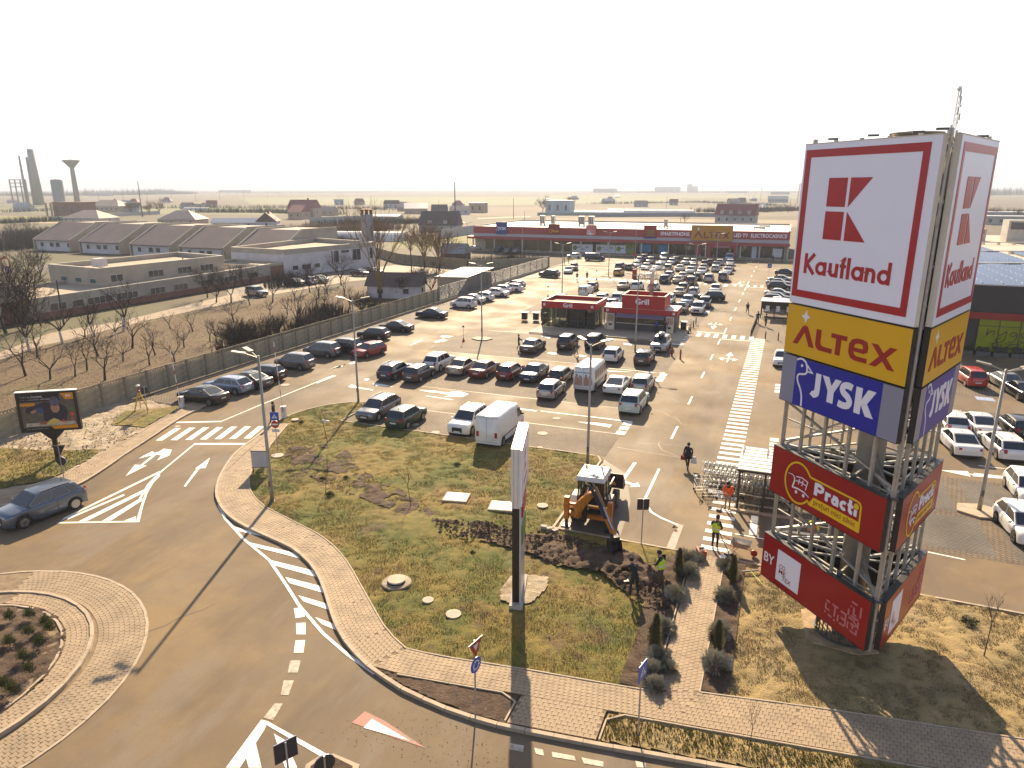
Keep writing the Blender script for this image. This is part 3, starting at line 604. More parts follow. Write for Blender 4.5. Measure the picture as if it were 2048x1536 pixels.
marks('direction_arrows',[ats(z6(q))for q in([(1300,720),(1420,725),(1490,738),(1400,740)],[(1440,733),(1560,742),(1560,733),(1640,735),(1700,752),(1650,775),(1500,776),(1560,762),(1480,748)],[(1350,768),(1380,768),(1580,797),(1560,800)],[(930,668),(1010,672),(1100,695),(960,688)],[(580,560),(650,530),(690,535),(700,520),(720,510),(650,545)],[(740,510),(800,485),(810,500),(760,515)],[(735,695),(765,678),(800,685),(770,702)],[(860,640),(880,628),(910,632),(890,645)],[(480,665),(490,667),(642,606),(632,604)],[(1230,360),(1240,362),(1335,322),(1325,320)],[(1420,335),(1500,310),(1530,325),(1440,340)],[(1470,295),(1490,285),(1580,290),(1530,302)],[(770,690),(940,718),(935,724),(765,700)])])
marks('direction_arrows',[ats(z7(q))for q in([(522,975),(700,985),(800,1000),(780,1020),(730,1010)],[(645,938),(650,934),(965,973),(960,980)],[(60,868),(200,885),(190,892),(60,875)],[(760,565),(1225,588),(1220,582),(770,572)])])
marks('bay_end_blocks',[ats(z7(q))for q in([(235,292),(255,287),(315,298),(295,307)],[(890,345),(965,350),(955,362),(895,357)],[(280,425),(310,417),(360,427),(340,438)],[(520,445),(545,440),(600,447),(575,455)],[(545,285),(605,290),(600,300),(550,295)])])
marks('direction_arrows',arrow(15.2,50.6,PI*.99,4.4,('f',),w=.14,hw=.5)+[[(12.6,50.35),(14.0,50.5),(16.2,51.1),(12.8,51.0)]]+line([(13.4,52.6),(19,52.6)],.12))
marks('disabled_bay_symbol',[rect(16.9,70.4,18.3,71.6)],mat('road_paint_blue',(.25,.30,.45),rough=.7,var=.3,scale=3))
# ================================================================== SIGN TOWER
M_wpanel=mat('panel_white',(0.80,0.80,0.90),rough=.35,var=.015,scale=.7)
M_kred=mat('panel_red',(0.40,0.008,0.014),rough=.35,var=.04,scale=.8)
M_kred2=mat('panel_dark_red',(0.30,0.004,0.008),rough=.3,var=.05,scale=.6)
M_yel=mat('panel_amber',(0.72,0.40,0.004),rough=.35,var=.03,scale=.7)
M_ared=mat('letter_red',(0.33,0.006,0.008),rough=.4)
M_pgrey=mat('panel_grey',(0.25,0.25,0.33),rough=.35,var=.03,scale=.8)
M_blue=mat('panel_blue',(0.006,0.012,0.30),rough=.35,var=.04,scale=.8)
M_lwhite=mat('letter_white',(0.80,0.78,0.84),rough=.4)
M_lyel=mat('letter_yellow',(0.78,0.50,0.01),rough=.4)
M_lpink=mat('letter_pink',(0.52,0.16,0.17),rough=.4)
M_ret=mat('panel_return_cream',(0.62,0.56,0.46),rough=.5,var=.06,scale=2)
M_retb=mat('panel_return_black',(0.018,0.017,0.017),rough=.45)
M_galv=mat('galvanised_steel',(0.42,0.40,0.36),rough=.42,metal=.55,var=.15,scale=4)
M_galvd=mat('galvanised_dark',(0.10,0.10,0.10),rough=.5,metal=.4)
M_colm=mat('column_steel',(0.36,0.34,0.31),rough=.45,metal=.4,var=.12,scale=2)
FA=(4.31,25.84);FB=(.40,30.31);FC=(6.42,30.86)
tower=empty('sign_tower',(3.75,28.95,0),0,'tall three-sided sign tower of white, amber, blue and red boxes on a steel frame','sign tower')
def tl(p,z=0):return(p[0]-3.75,p[1]-28.95,z)
ZL=[19.63,13.68,13.62,11.60,11.56,9.60,7.55,5.47,3.46,1.38]
PANELS=[('kaufland',19.63,13.66,M_wpanel,M_ret),('altex',13.60,11.62,M_yel,M_retb),('jysk',11.56,9.60,M_pgrey,M_retb),('practi',7.56,5.48,M_kred2,M_retb),('cometex',3.47,1.40,M_kred2,M_retb)]
def k_stroke(mb,pts,w):return ribbon(mb,pts,w,-.014,.004)
def word_kaufland(mb,x,z,s):
    """geometric sans drawn with strokes; s = cap height"""
    t=.168*s;xh=.66*s;r=(xh-t)/2
    k=lambda pts,w=t:ribbon(mb,[(x+p[0]*s,z+p[1]*s)for p in pts],w,-.014,.004)
    T=t/s;R=r/s;X=.66;m=X/2
    k([(T/2,0),(T/2,1)],t*1.05);k([(.60,1.0),(.16,.50),(.63,0)],t*1.08)
    u=.72
    def bowl(u):k(arc(u+R+T/2,m,R,R,0,360,22))
    bowl(u);k([(u+2*R+T/2,0),(u+2*R+T/2,X)]);u+=2*R+T+.15
    uw=.38;k([(u+T/2,X),(u+T/2,uw/2+T/2)]+arc(u+T/2+uw/2,uw/2+T/2,uw/2,uw/2,180,360,10)+[(u+T/2+uw,X)]);k([(u+T/2+uw,0),(u+T/2+uw,X)]);u+=uw+T+.09
    k([(u+.16,0),(u+.16,.80)]+arc(u+.32,.80,.16,.14,180,95,6));k([(u,X-T/2),(u+.34,X-T/2)],t*.9);u+=.49
    k([(u,0),(u,1.0)]);u+=.19
    bowl(u);k([(u+2*R+T/2,0),(u+2*R+T/2,X)]);u+=2*R+T+.16
    k([(u,0),(u,X)]);k([(u,X-uw/2-T/2)]+arc(u+uw/2,X-uw/2-T/2,uw/2,uw/2,180,0,10)+[(u+uw,0)]);u+=uw+.18
    bowl(u);k([(u+2*R+T/2,0),(u+2*R+T/2,1.0)]);return u+2*R+T
def letters(parent,polys,m,y=-.014,holes=None):
    mb=MB()
    for p in polys:mb.slab(p,y,.004)
    return mb.build('lettering',m,parent)
def deco(kind,parent,W,H,flip):
    """graphics of one sign face; local x to the right, z up, outside face at y=0 looking to -y"""
    o=(lambda u:u)if not flip else(lambda u:u+.27)
    if kind=='kaufland':
        a0,a1,b0,b1=o(.10),o(W-.37),.26,H-.22;t=.27;mb=MB()
        for p in([(a0,b0),(a1,b0),(a1,b0+t),(a0,b0+t)],[(a0,b1-t),(a1,b1-t),(a1,b1),(a0,b1)],[(a0,b0+t),(a0+t,b0+t),(a0+t,b1-t),(a0,b1-t)],[(a1-t,b0+t),(a1,b0+t),(a1,b1-t),(a1-t,b1-t)]):mb.slab(p,-.014,.004)
        mb.build('red_frame',M_kred,parent)
        x0=o(1.43);zt,zm1,zm2,zb=H*.792,H*.620,H*.594,H*.424
        zt,zb=H-1.24,H-3.43;zc=(zt+zb)/2;g=.085;w1=.90
        letters(parent,[[(x0,zc+g),(x0+w1,zc+g),(x0+w1,zt),(x0,zt)],[(x0,zb),(x0+w1,zb),(x0+w1,zc-g),(x0,zc-g)],[(x0+w1+.15,zt),(x0+w1+1.12,zt),(x0+w1+.15,zc+g)],[(x0+w1+.15,zc-g),(x0+w1+1.12,zb),(x0+w1+.15,zb)]],M_kred).name='logo'
        mb=MB();s=.76;word_kaufland(mb,0,0,s);wd=max(v[0]for v in mb.v);k=4.12/wd
        mb.v=[(o(.63)+v[0]*k,v[1],1.20+v[2])for v in mb.v];mb.build('lettering',M_kred,parent)
    if kind=='altex':
        q=lambda P:[(a,b)for a,b in P];mb=MB()
        mb.slab(q([(1.045,1.84),(1.12,1.66),(1.29,1.58),(1.12,1.50),(1.045,1.32),(.97,1.50),(.80,1.58),(.97,1.66)]),-.014,.004);mb.build('star',M_lwhite,parent)
        mb=MB()
        for P in([(.46,.44),(.72,.44),(1.06,.98),(1.08,1.24),(.97,1.21),(.90,1.14)],[(1.06,.98),(1.36,.44),(1.63,.44),(1.25,1.12),(1.18,1.21),(1.08,1.24)],
                  [(1.69,1.21),(1.94,1.21),(1.94,.74),(1.69,.62)],[(1.69,.62),(1.94,.74),(2.0,.63),(1.74,.52)],[(1.74,.52),(2.0,.63),(2.10,.60),(1.88,.42)],[(1.88,.42),(2.10,.60),(2.56,.60),(2.56,.42)],
                  [(2.47,1.03),(3.24,1.03),(3.24,1.20),(2.47,1.20)],[(2.73,.43),(2.97,.43),(2.97,1.028),(2.73,1.028)],
                  [(4.36,1.19),(4.65,1.19),(5.46,.41),(5.17,.41)],[(5.17,1.19),(5.46,1.19),(5.06,.80),(4.91,.92)],[(4.36,.41),(4.66,.41),(4.92,.66),(4.76,.80)]):
            mb.slab(q(P),-.014,.004)
        k_stroke(mb,[(4.24,.50),(3.72,.50),(3.56,.56),(3.48,.70),(3.48,.95),(3.56,1.08),(3.72,1.14),(3.95,1.14),(4.09,1.09),(4.13,.97),(4.12,.86),(4.05,.81),(3.58,.81)],[.17,.17,.2,.23,.23,.2,.17,.17,.2,.22,.2,.16,.13])
        mb.build('lettering',M_ared,parent)
    if kind=='jysk':
        u0,u1=(.80,5.10);MB().slab([(u0,0.0),(u1,0.0),(u1,H),(u0,H)],-.008,.004).build('blue_field',M_blue,parent)
        mb=MB();y0,y1=-.022,-.006
        for P in([(1.95,1.55),(2.22,1.55),(2.22,.86),(1.95,.90)],[(1.95,.90),(2.22,.86),(2.19,.70),(1.90,.82)],[(1.90,.82),(2.19,.70),(2.08,.60),(1.82,.80)],[(1.82,.80),(2.08,.60),(1.94,.55),(1.72,.66)],
                  [(2.30,1.55),(2.62,1.55),(2.79,1.24),(2.79,.95),(2.63,1.02)],[(2.79,1.24),(2.96,1.55),(3.26,1.55),(2.94,1.02),(2.79,.95)],[(2.63,.58),(2.94,.58),(2.94,1.02),(2.79,.95),(2.63,1.02)],
                  [(3.98,.56),(4.27,.56),(4.27,1.54),(3.98,1.54)],[(4.27,1.10),(4.52,1.54),(4.88,1.54),(4.54,1.02),(4.27,.86)],[(4.27,.92),(4.54,1.02),(4.88,.56),(4.52,.56)]):
            mb.slab(P,y0,y1)
        ribbon(mb,smooth_path([(3.80,1.42),(3.62,1.46),(3.42,1.42),(3.34,1.28),(3.42,1.15),(3.62,1.04),(3.74,.88),(3.66,.72),(3.44,.67),(3.20,.70)],4),.25,y0,y1)
        ribbon(mb,smooth_path([(.84,1.84),(.98,1.91),(1.15,1.92),(1.33,1.83),(1.42,1.66),(1.44,1.50),(1.38,1.38),(1.22,1.33),(1.02,1.28),(.95,1.14),(1.02,.94),(1.18,.72),(1.29,.44),(1.32,.03)],4),.075,y0,y1)
        ribbon(mb,[(1.42,1.74),(1.74,1.49),(1.40,1.50)],.065,y0,y1);mb.slab(arc(1.14,1.66,.06,.06,0,330,11),y0,y1)
        mb.build('lettering',M_lwhite,parent)
    if kind=='practi':
        sh=0 if not flip else .12;q=lambda P:[(a+sh,b)for a,b in P];mb=MB()
        path=arc(1.66,.96,.76,.86,38,322,26);ribbon(mb,q(path+[(2.50,.30)]),.075,-.014,.004)
        ribbon(mb,q([path[0],(2.36,1.46),(4.72,1.46),(4.86,1.42),(4.93,1.30),(4.95,.30)]),.07,-.014,.004);mb.slab(q(arc(4.71,1.24,.12,.12,0,330,11)),-.014,.004);mb.build('yellow_outline',M_lyel,parent)
        MB().slab(q([(2.30,.30),(4.95,.28),(4.97,.70),(2.56,.70),(2.48,.55)]),-.012,.004).build('yellow_banner',M_lyel,parent)
        mb=MB();text_mesh('prețuri mici zilnic',.33,mb,2.62+sh,.43,-.018,bold=.004,width=2.15);mb.build('lettering',M_kred2,parent)
        mb=MB();ribbon(mb,q(smooth_path([(1.05,1.18),(1.28,1.20),(1.42,1.12),(1.44,.96),(1.38,.76),(1.36,.66)],3)),[.02]*3+[.03]*3+[.05]*3+[.07]*7,-.014,.004)
        ribbon(mb,q([(1.36,.68),(1.7,.72),(2.05,.70),(2.32,.60)]),[.07,.06,.05,.02],-.014,.004)
        for P in([(1.52,1.20),(1.85,1.26),(2.18,1.20)],[(1.52,1.02),(1.8,1.05),(2.1,1.02)],[(2.18,1.22),(2.10,.82)],[(1.72,1.16),(1.68,.92)],[(1.92,1.16),(1.88,.92)]):ribbon(mb,q(P),.035,-.014,.004)
        for cx in(1.60,2.02):mb.slab(q(arc(cx,.55,.07,.075,0,330,11)),-.014,.004)
        mb.build('cart_logo',M_lwhite,parent)
        mb=MB();w_=.15;kk=lambda P,w=w_:ribbon(mb,q(P),w,-.014,.004);b=.84;xh=1.20
        kk([(2.66,b),(2.66,1.36)],.17);kk([(2.66,1.31),(2.90,1.31),(3.01,1.24),(3.01,1.14),(2.90,1.07),(2.68,1.07)],.13)
        kk([(3.24,b),(3.24,xh)],.15);kk([(3.24,1.06),(3.32,1.13),(3.44,1.14)],.13)
        kk(arc(3.66,.985,.11,.10,0,345,12),.12);kk([(3.80,b),(3.80,1.10),(3.74,1.16),(3.56,1.16)],.12)
        kk(arc(4.12,1.02,.135,.13,50,310,12),.13)
        kk([(4.42,1.38),(4.42,.95),(4.47,.90),(4.56,.90)],.14);kk([(4.30,1.15),(4.58,1.15)],.11);kk([(4.70,b),(4.70,1.10)],.14)
        mb.build('lettering',M_lwhite,parent)
    if kind=='cometex':
        MB().slab([(.96,.28),(2.36,.28),(2.36,1.71),(.96,1.71)],-.010,.004).build('white_square',M_lwhite,parent)
        mb=MB();text_mesh('BY',.62,mb,.14,.79,-.014,bold=.02,width=.66);mb.build('lettering',M_lwhite,parent)
        mb=MB();text_mesh('CO',.29,mb,1.14,.90,-.014,bold=.012,width=.37);text_mesh('ME',.29,mb,1.14,.66,-.014,bold=.012,width=.42);text_mesh('TEX',.29,mb,1.36,.42,-.014,bold=.012,width=.55);mb.build('lettering',M_kred2,parent)
        mb=MB();g=lambda P,w=.075:ribbon(mb,P,w,-.014,.004)
        for P in([(3.93,.96),(4.10,.96)],[(3.93,.84),(3.93,.62),(4.13,.62)],[(3.93,.50),(3.93,.42)],[(4.08,.40),(4.28,.40)],[(4.25,.96),(4.55,.96)],[(4.40,.96),(4.40,.50)],[(4.42,.40),(4.42,.32)],[(4.58,.68),(4.58,.40)],
                  [(4.68,.92),(4.95,.92),(4.95,.40)],[(4.72,.66),(4.95,.66)],[(4.68,.40),(4.92,.40)],[(5.08,.90),(5.30,.90)],[(5.14,1.60),(5.40,1.60)],[(5.14,1.42),(5.14,1.36)],[(5.05,1.24),(5.05,.98)],[(5.28,1.42),(5.28,1.14),(5.42,1.14)],
                  [(5.60,1.60),(5.60,1.16)],[(5.16,1.02),(5.55,1.02)],[(5.36,1.02),(5.36,.80)],[(5.08,.72),(5.08,.42)],[(5.20,.70),(5.45,.70)],[(5.32,.70),(5.32,.52)],[(5.56,.96),(5.56,.72),(5.42,.84)],[(5.22,.40),(5.52,.40),(5.52,.60)]):g(P)
        mb.build('lettering',M_lpink,parent)
def face(P0,P1,s0,s1):
    """frame plane from P0 (left seen from outside) to P1; builds the five sign boxes of one side"""
    d=Vector((P1[0]-P0[0],P1[1]-P0[1]));L=d.length;d.normalize();nrm=Vector((d.y,-d.x));ang=math.atan2(d.y,d.x);W=L-s0-s1
    org=Vector(P0)+d*s0+nrm*.22
    for kind,zt,zb,m,mr in PANELS:
        H=zt-zb;mb=MB();mb.add([(0,0,0),(W,0,0),(W,0,H),(0,0,H)],[(0,1,2,3)])
        mb.mat(1);mb.add([(0,0,0),(W,0,0),(W,0,H),(0,0,H),(0,.2,0),(W,.2,0),(W,.2,H),(0,.2,H)],[(1,5,6,2),(4,0,3,7),(0,4,5,1),(3,2,6,7),(5,4,7,6)])
        p=mb.build('sign_panel',[m,mr],tower,loc=(org.x-3.75,org.y-28.95,zb),rotz=ang);p['label']={'kaufland':'white sign box with red frame','altex':'amber sign box with red letters','jysk':'blue and grey sign box','practi':'dark red sign box with yellow cart logo','cometex':'lowest red sign box'}[kind]
        [MB().box(0,-.012,q_[0],W,.21,q_[1]).build('edge_trim',mr,p)for q_ in((H-.02,H+.012),(-.012,.004))]
        g=empty('face_graphics',parent=p)if False else p;n0=len(KIDS(p));deco(kind,p,5.96,H,P0==FA);k=W/5.96
        for ch in KIDS(p)[n0:]:ch.scale=(k,1,1)
face(FB,FA,0.0,.12);face(FA,FC,.25,0.0);face(FC,FB,.1,.1)
# frame: vertical posts, rails, diagonals
for P0,P1 in((FB,FA),(FA,FC),(FC,FB)):
    d=Vector((P1[0]-P0[0],P1[1]-P0[1]));L=d.length;d.normalize();nrm=Vector((d.y,-d.x))
    P=lambda t,off=0.0:Vector((P0[0]+d.x*t-nrm.x*off,P0[1]+d.y*t-nrm.y*off))
    for t in(.16,L-.16):
        a=P(t,.08);MB().box(-.06,-.06,1.3,.06,.06,19.8).build('corner_post',M_galv,tower,loc=tl(a),rotz=math.atan2(d.y,d.x))
    for i in range(1,5):
        a=P(L*i/5,.08);MB().box(-.055,-.055,1.3,.055,.055,19.72).build('post',M_galv,tower,loc=tl(a),rotz=math.atan2(d.y,d.x))
    for z in(1.5,3.35,5.6,7.45,9.8,11.5,13.6,15.6,17.6,19.5):
        a,b=P(.1,.16),P(L-.1,.16);MB().bar(tl(a,z),tl(b,z),.09).build('rail',M_galv,tower)
    for z0,z1 in((3.45,5.5),(7.55,9.7)):
        a,b,c_=P(.2,.2),P(L*.5,.2),P(L-.2,.2)
        MB().bar(tl(a,(z0+z1)/2+.1),tl(b,(z0+z1)/2+.1),.05).build('rail',M_galv,tower)
        MB().bar(tl(a,z1-.3),tl(c_,z0+.25),.08).build('brace',M_galv,tower);MB().bar(tl(a,z0+.05),tl(P(L*.55,.2),z1-.1),.07).build('brace',M_galv,tower)
    for z in(3.42,7.52): # dark gutters along the panel tops
        a,b=P(.05,-.02),P(L-.05,-.02);MB().bar(tl(a,z),tl(b,z),.12,.08).build('gutter',M_galvd,tower);a,b=P(.15,.30),P(L-.15,.30);MB().bar(tl(a,z+.02),tl(b,z+.02),.07).build('rail',M_galv,tower)
# ties from the column to the frame
for z in(3.5,5.4,7.6,9.6,11.6,13.6,16.5,19.3):
    for P in(FA,FB,FC):
        v=Vector((P[0]-3.75,P[1]-28.95));v2=v*.93
        MB().bar((v.x*.12,v.y*.12,z),(v2.x,v2.y,z),.11).build('tie_beam',M_galv,tower)
        if z in(3.5,7.6):MB().bar((v.x*.14,v.y*.14,z+.75),(v2.x*.8,v2.y*.8,z),.07).build('brace',M_galv,tower)
    for P0,P1 in((FB,FA),(FA,FC),(FC,FB)):
        for t in(.33,.67):
            m=Vector((P0[0]*(1-t)+P1[0]*t-3.75,P0[1]*(1-t)+P1[1]*t-28.95));MB().bar((m.x*.25,m.y*.25,z),(m.x*.92,m.y*.92,z),.07).build('tie_beam',M_galv,tower)
            MB().cbox((m.x*.9,m.y*.9,z),(.2,.2,.16)).build('clamp',M_galvd,tower)
MB().lathe([(.52,0.1),(.52,19.9),(.50,19.9)],n=28).build('column',M_colm,tower,smooth=True)
MB().lathe([(.72,19.70),(.86,19.84),(.86,19.87),(.2,19.87)],n=28).build('top_ring',M_galv,tower)
MB().lathe([(1.12,.12),(1.12,.2),(1.2,.2),(1.2,.12)],n=32).build('base_flange',M_galvd,tower)
for i in range(30):
    a=2*PI*i/30;mb=MB();mb.bar((.55*math.cos(a),.55*math.sin(a),1.15),(1.14*math.cos(a),1.14*math.sin(a),1.15),.04,.1);mb.bar((1.12*math.cos(a),1.12*math.sin(a),.15),(1.12*math.cos(a),1.12*math.sin(a),1.2),.05,.05);mb.build('base_fin',M_galvd,tower)
MB().lathe([(1.10,1.15),(1.10,1.24),(1.18,1.24),(1.18,1.15)],n=32).build('base_ring',M_galv,tower)
for(x,y)in((-2.6,.9),(-1.4,-.6),(-.2,-1.8),(2.2,1.2),(.3,-2.9)):MB().cbox((x,y,19.78),(.35,.12,.07)).build('top_bracket',M_galvd,tower)
lad=MB();lx,ly=-1.2,.75
for s in(-.2,.2):lad.bar((lx+s,ly,2.2),(lx+s,ly,19.4),.04)
for z in np.arange(2.4,19.3,.32):lad.bar((lx-.2,ly,z),(lx+.2,ly,z),.025)
lad.build('ladder',M_galv,tower)
MB().prism([(-1.5,-1.3),(.4,-1.5),(1.2,-1.1),(1.5,.9),(-.6,1.8),(-1.7,1.0)],.02,.13).build('foundation_pad',mat('tower_pad',(.36,.25,.14),rough=.9,var=.35,scale=2.5,bump=.9,bscale=9),tower)

# ================================================================== PYLON SIGN on the lawn, seen edge-on
M_pyw=mat('pylon_white',(0.66,0.62,0.58),rough=.4,var=.05,scale=2)
M_blk=mat('black_cladding',(0.014,0.014,0.016),rough=.35)
pyl=empty('pylon_sign',(-9.78,25.75,0),math.radians(15.3),'slim pylon sign seen edge-on with white upper box over a black column on the lawn','sign')
PT,PL=.46,1.6 # thickness across, half length towards +y
MB().box(-.30,-.32,.05,.30,2.4,.26).build('plinth',M_conc,pyl)
MB().box(-PT/2+.04,-.02,.26,PT/2-.10,1.9,4.85).build('column',M_blk,pyl);MB().box(PT/2-.10,-.08,.26,PT/2-.03,1.9,4.85).build('side_panel',mat('pylon_side_panel',(.45,.43,.41),rough=.3),pyl)
bx=MB().box(-PT/2,-.06,4.83,PT/2-.06,3.45,7.55).build('sign_box',M_pyw,pyl)
for yy in(-.068,):
    for xx in(-.12,.06):MB().box(xx,yy,4.84,xx+.012,yy+.02,7.55).build('seam',M_galvd,bx)
sf=MB().box(PT/2-.06,-.02,4.9,PT/2,3.4,7.48).build('sign_face',M_wpanel,pyl)
mb=MB();X=PT/2+.004
def yz(poly):mb.add([(X,y,z)for y,z in poly],[tuple(range(len(poly)))])
for a0,a1,b0,b1 in((.3,3.1,5.0,5.12),(.3,3.1,7.28,7.4),(.3,.42,5.12,7.28),(2.98,3.1,5.12,7.28),(1.2,1.6,6.5,6.95),(1.2,1.6,6.0,6.42),(.9,2.5,5.5,5.7)):yz([(a0,b0),(a1,b0),(a1,b1),(a0,b1)])
yz([(1.67,6.95),(1.67,6.5),(2.15,6.95)]);yz([(1.67,6.42),(1.67,6.0),(2.15,6.0)]);mb.build('logo',M_kred,sf)
MB().box(PT/2-.03,.2,4.3,PT/2+.03,1.9,4.96).build('price_panel',M_kred,pyl)
MB().box(PT/2-.03,.2,3.0,PT/2+.02,1.85,3.9).build('price_panel',mat('display_green',(.10,.25,.05),rough=.4,var=.3,scale=9),pyl)
relief('pylon_bed',[(-10.9,27.9),(-10.6,28.3),(-9.2,28.5),(-8.95,27.6),(-9.2,26.2),(-9.8,25.7),(-10.6,25.9),(-10.9,26.6)],M_rubble,step=.08,amp=.05,z0=.13,grow=0)['kind']='structure'
# ================================================================== RETAIL STORE at the far end of the lot
M_fred=mat('fascia_red',(0.33,0.045,0.045),rough=.5,var=.06,scale=.3)
M_fgrey=mat('fascia_grey',(0.42,0.42,0.47),rough=.5,var=.05,scale=.3)
M_roofw=mat('roof_membrane_white',(0.78,0.76,0.72),rough=.7,var=.08,scale=.12)
M_wall=mat('render_beige',(0.40,0.36,0.29),rough=.8,var=.12,scale=.5)
M_shopg=glass('shop_glass',(0.030,0.034,0.030),rough=.08)
M_shopg2=glass('shop_glass_warm',(0.12,0.10,0.05),rough=.12)
M_mull=mat('window_frame_grey',(0.13,0.13,0.13),rough=.5)
M_post=mat('steel_post_light',(0.50,0.48,0.44),rough=.45,metal=.3)
M_bluepale=mat('hoarding_white',(0.60,0.62,0.68),rough=.6,var=.05,scale=1)
M_bluep=mat('poster_blue',(0.06,0.22,0.42),rough=.5,var=.3,scale=1.2)
M_green=mat('poster_green',(0.16,0.22,0.03),rough=.5,var=.3,scale=.8)
M_dark=mat('interior_dark',(0.03,0.028,0.026),rough=.8,var=.4,scale=.4)
M_metalw=mat('roof_unit_metal',(0.45,0.42,0.36),rough=.5,metal=.3,var=.15,scale=1)
st=empty('retail_store',(-45,200,0),0,'long low red and grey retail store at the far end of the car park','store')
sx=lambda x:x+45
MB().box(sx(-90),.8,0,sx(0),42,6.9).build('wall',M_wall,st)
MB().box(sx(-89.6),0.9,6.9,sx(-.4),41.6,6.96).build('roof',M_roofw,st)
b=MB();b.box(sx(-90.1),41.7,6.9,sx(.1),42.1,7.5);b.box(sx(-90.1),.3,6.9,sx(-89.7),41.7,7.4);b.box(sx(-.3),.3,6.9,sx(.15),41.7,7.4)
for k in range(3):MB().box(*[(sx(-90.1),41.7,6.9,sx(.1),42.1,7.45),(sx(-90.1),.3,6.9,sx(-89.7),41.69,7.4),(sx(-.3),.3,6.9,sx(.15),41.69,7.4)][k]).build('parapet',M_wall,st)
MB().box(sx(-90.1),-.25,5.1,sx(.1),.3,7.2).build('red_fascia',M_fred,st);MB().box(sx(-90.1),-.1,4.22,sx(.1),.3,5.1).build('grey_fascia',M_fgrey,st)
MB().box(sx(-91.5),-1.6,3.5,sx(.3),.75,4.22).build('canopy',M_fred,st)
rndl=random.Random(3)
x=-86.5;i=0
while x<-1.5:
    w_=2.9;m=M_shopg if not(-76<x<-55 or x<-79)else M_shopg2
    if-19<x<-13:x+=1;continue
    g=MB().box(sx(x),.70,.35,sx(min(x+w_,-1)),.78,3.48).build('window',M_mull,st);MB().box(sx(x)+.07,.66,.42,sx(min(x+w_,-1))-.07,.70,3.4).build('pane',m,g)
    x+=w_+.12;i+=1
for xx in(-90,-83,-74,-65,-56,-48,-38.5,-31,-21,-12,-7.2,-.2):
    MB().box(sx(xx),-1.3,0,sx(xx)+.3,-1.0,3.5).build('column',M_post,st)
# entrance
MB().box(sx(-20.5),-1.2,.0,sx(-19.6),.69,3.5).build('entrance_frame',M_fred,st);MB().box(sx(-13.6),-1.2,.0,sx(-12.8),.69,3.5).build('entrance_frame',M_fred,st);e_=MB().box(sx(-19.6),-1.2,2.75,sx(-13.6),.69,3.5).build('entrance_frame',M_fred,st)
mb=MB();text_mesh('INTRARE',.6,mb,sx(-18.4),2.88,-1.22,bold=.01,width=3.6);mb.build('lettering',M_fgrey,e_)
for k in range(4):MB().box(sx(-19.5)+k*1.48,.2,.05,sx(-19.5)+k*1.48+1.38,.28,2.7).build('door',M_shopg,st)
# roof signs
def storesign(x0,x1,z0,z1,m,lab,y=-.55):
    s=MB().box(sx(x0),y,z0,sx(x1),-.27,z1).build('shop_sign',m,st);s['label']=lab;return s
s=storesign(-82.5,-79.0,4.95,8.5,mat('store_sign_blue',(.03,.05,.22),rough=.5),'blue square shop sign');mb=MB();text_mesh('JYSK',1.15,mb,sx(-81.9),6.2,-.57,bold=.03,width=2.7);ribbon(mb,[(sx(-82.4),7.1),(sx(-82.1),7.25),(sx(-81.95),6.9),(sx(-82.3),6.4),(sx(-82.2),5.8)],.1,-.58,-.56);mb.build('lettering',M_lwhite,s)
s=storesign(-66,-62.5,5.2,8.2,mat('store_sign_darkred',(.22,.02,.02),rough=.5),'dark red shop sign');mb=MB();text_mesh('Practi',.9,mb,sx(-64.9),5.9,-.57,bold=.02,width=2.1);mb.build('lettering',M_lyel,s);mb=MB();ribbon(mb,arc(sx(-65.3),6.1,.42,.5,0,360,12),.08,-.58,-.56);mb.build('logo',M_lyel,s)
s=storesign(-54.6,-51.5,5.3,8.1,mat('store_sign_pink',(.60,.20,.20),rough=.5,var=.05,scale=.5),'pale pink shop sign');mb=MB()
for q in((-54.6,-51.5,7.9,8.1),(-54.6,-54.4,5.3,8.1),(-51.7,-51.5,5.3,8.1)):mb.box(sx(q[0]),-.6,q[2],sx(q[1]),-.55,q[3])
mb.build('border',M_fred,s);mb=MB();text_mesh('CO',.8,mb,sx(-54.3),6.1,-.57,bold=.02,width=1.1);text_mesh('ME',.8,mb,sx(-54.3),5.4,-.57,bold=.02,width=1.3);text_mesh('TEX',.8,mb,sx(-53.9),5.3,-.6,bold=.02,width=1.5);mb.build('lettering',M_lwhite,s)
s=storesign(-38,-34.5,4.95,8.3,mat('store_sign_red',(.30,.03,.03),rough=.5),'red pet shop sign with green letters');mb=MB();text_mesh('ZOO',1.1,mb,sx(-37.2),6.3,-.57,bold=.03,width=2.2);text_mesh('CENTER',.8,mb,sx(-37.4),5.5,-.57,bold=.02,width=2.6);mb.build('lettering',M_green,s);MB().box(sx(-38),-.6,4.8,sx(-34.5),-.5,5.15).build('blue_strip',M_blue,s)
s=storesign(-25.0,-14.2,4.55,8.6,mat('store_sign_amber',(.46,.23,.02),rough=.5,var=.03,scale=.3),'amber shop sign with red letters',-.7)
mb=MB()
for P in([(0,0),(.42,0),(1.15,1.3),(1.15,1.75),(.95,1.75)],[(1.15,1.3),(1.9,0),(2.35,0),(1.35,1.75),(1.15,1.75)],[(2.6,1.7),(3.0,1.7),(3.0,.35),(4.0,.35),(4.0,0),(2.6,0)],[(4.0,1.35),(5.4,1.35),(5.4,1.7),(4.0,1.7)],[(4.5,0),(4.9,0),(4.9,1.35),(4.5,1.35)],[(7.5,1.7),(8.0,1.7),(9.4,0),(8.85,0)],[(8.9,1.7),(9.4,1.7),(8.0,0),(7.5,0)]):mb.slab([(sx(-24.3)+a,5.2+b_)for a,b_ in P],-.74,-.70)
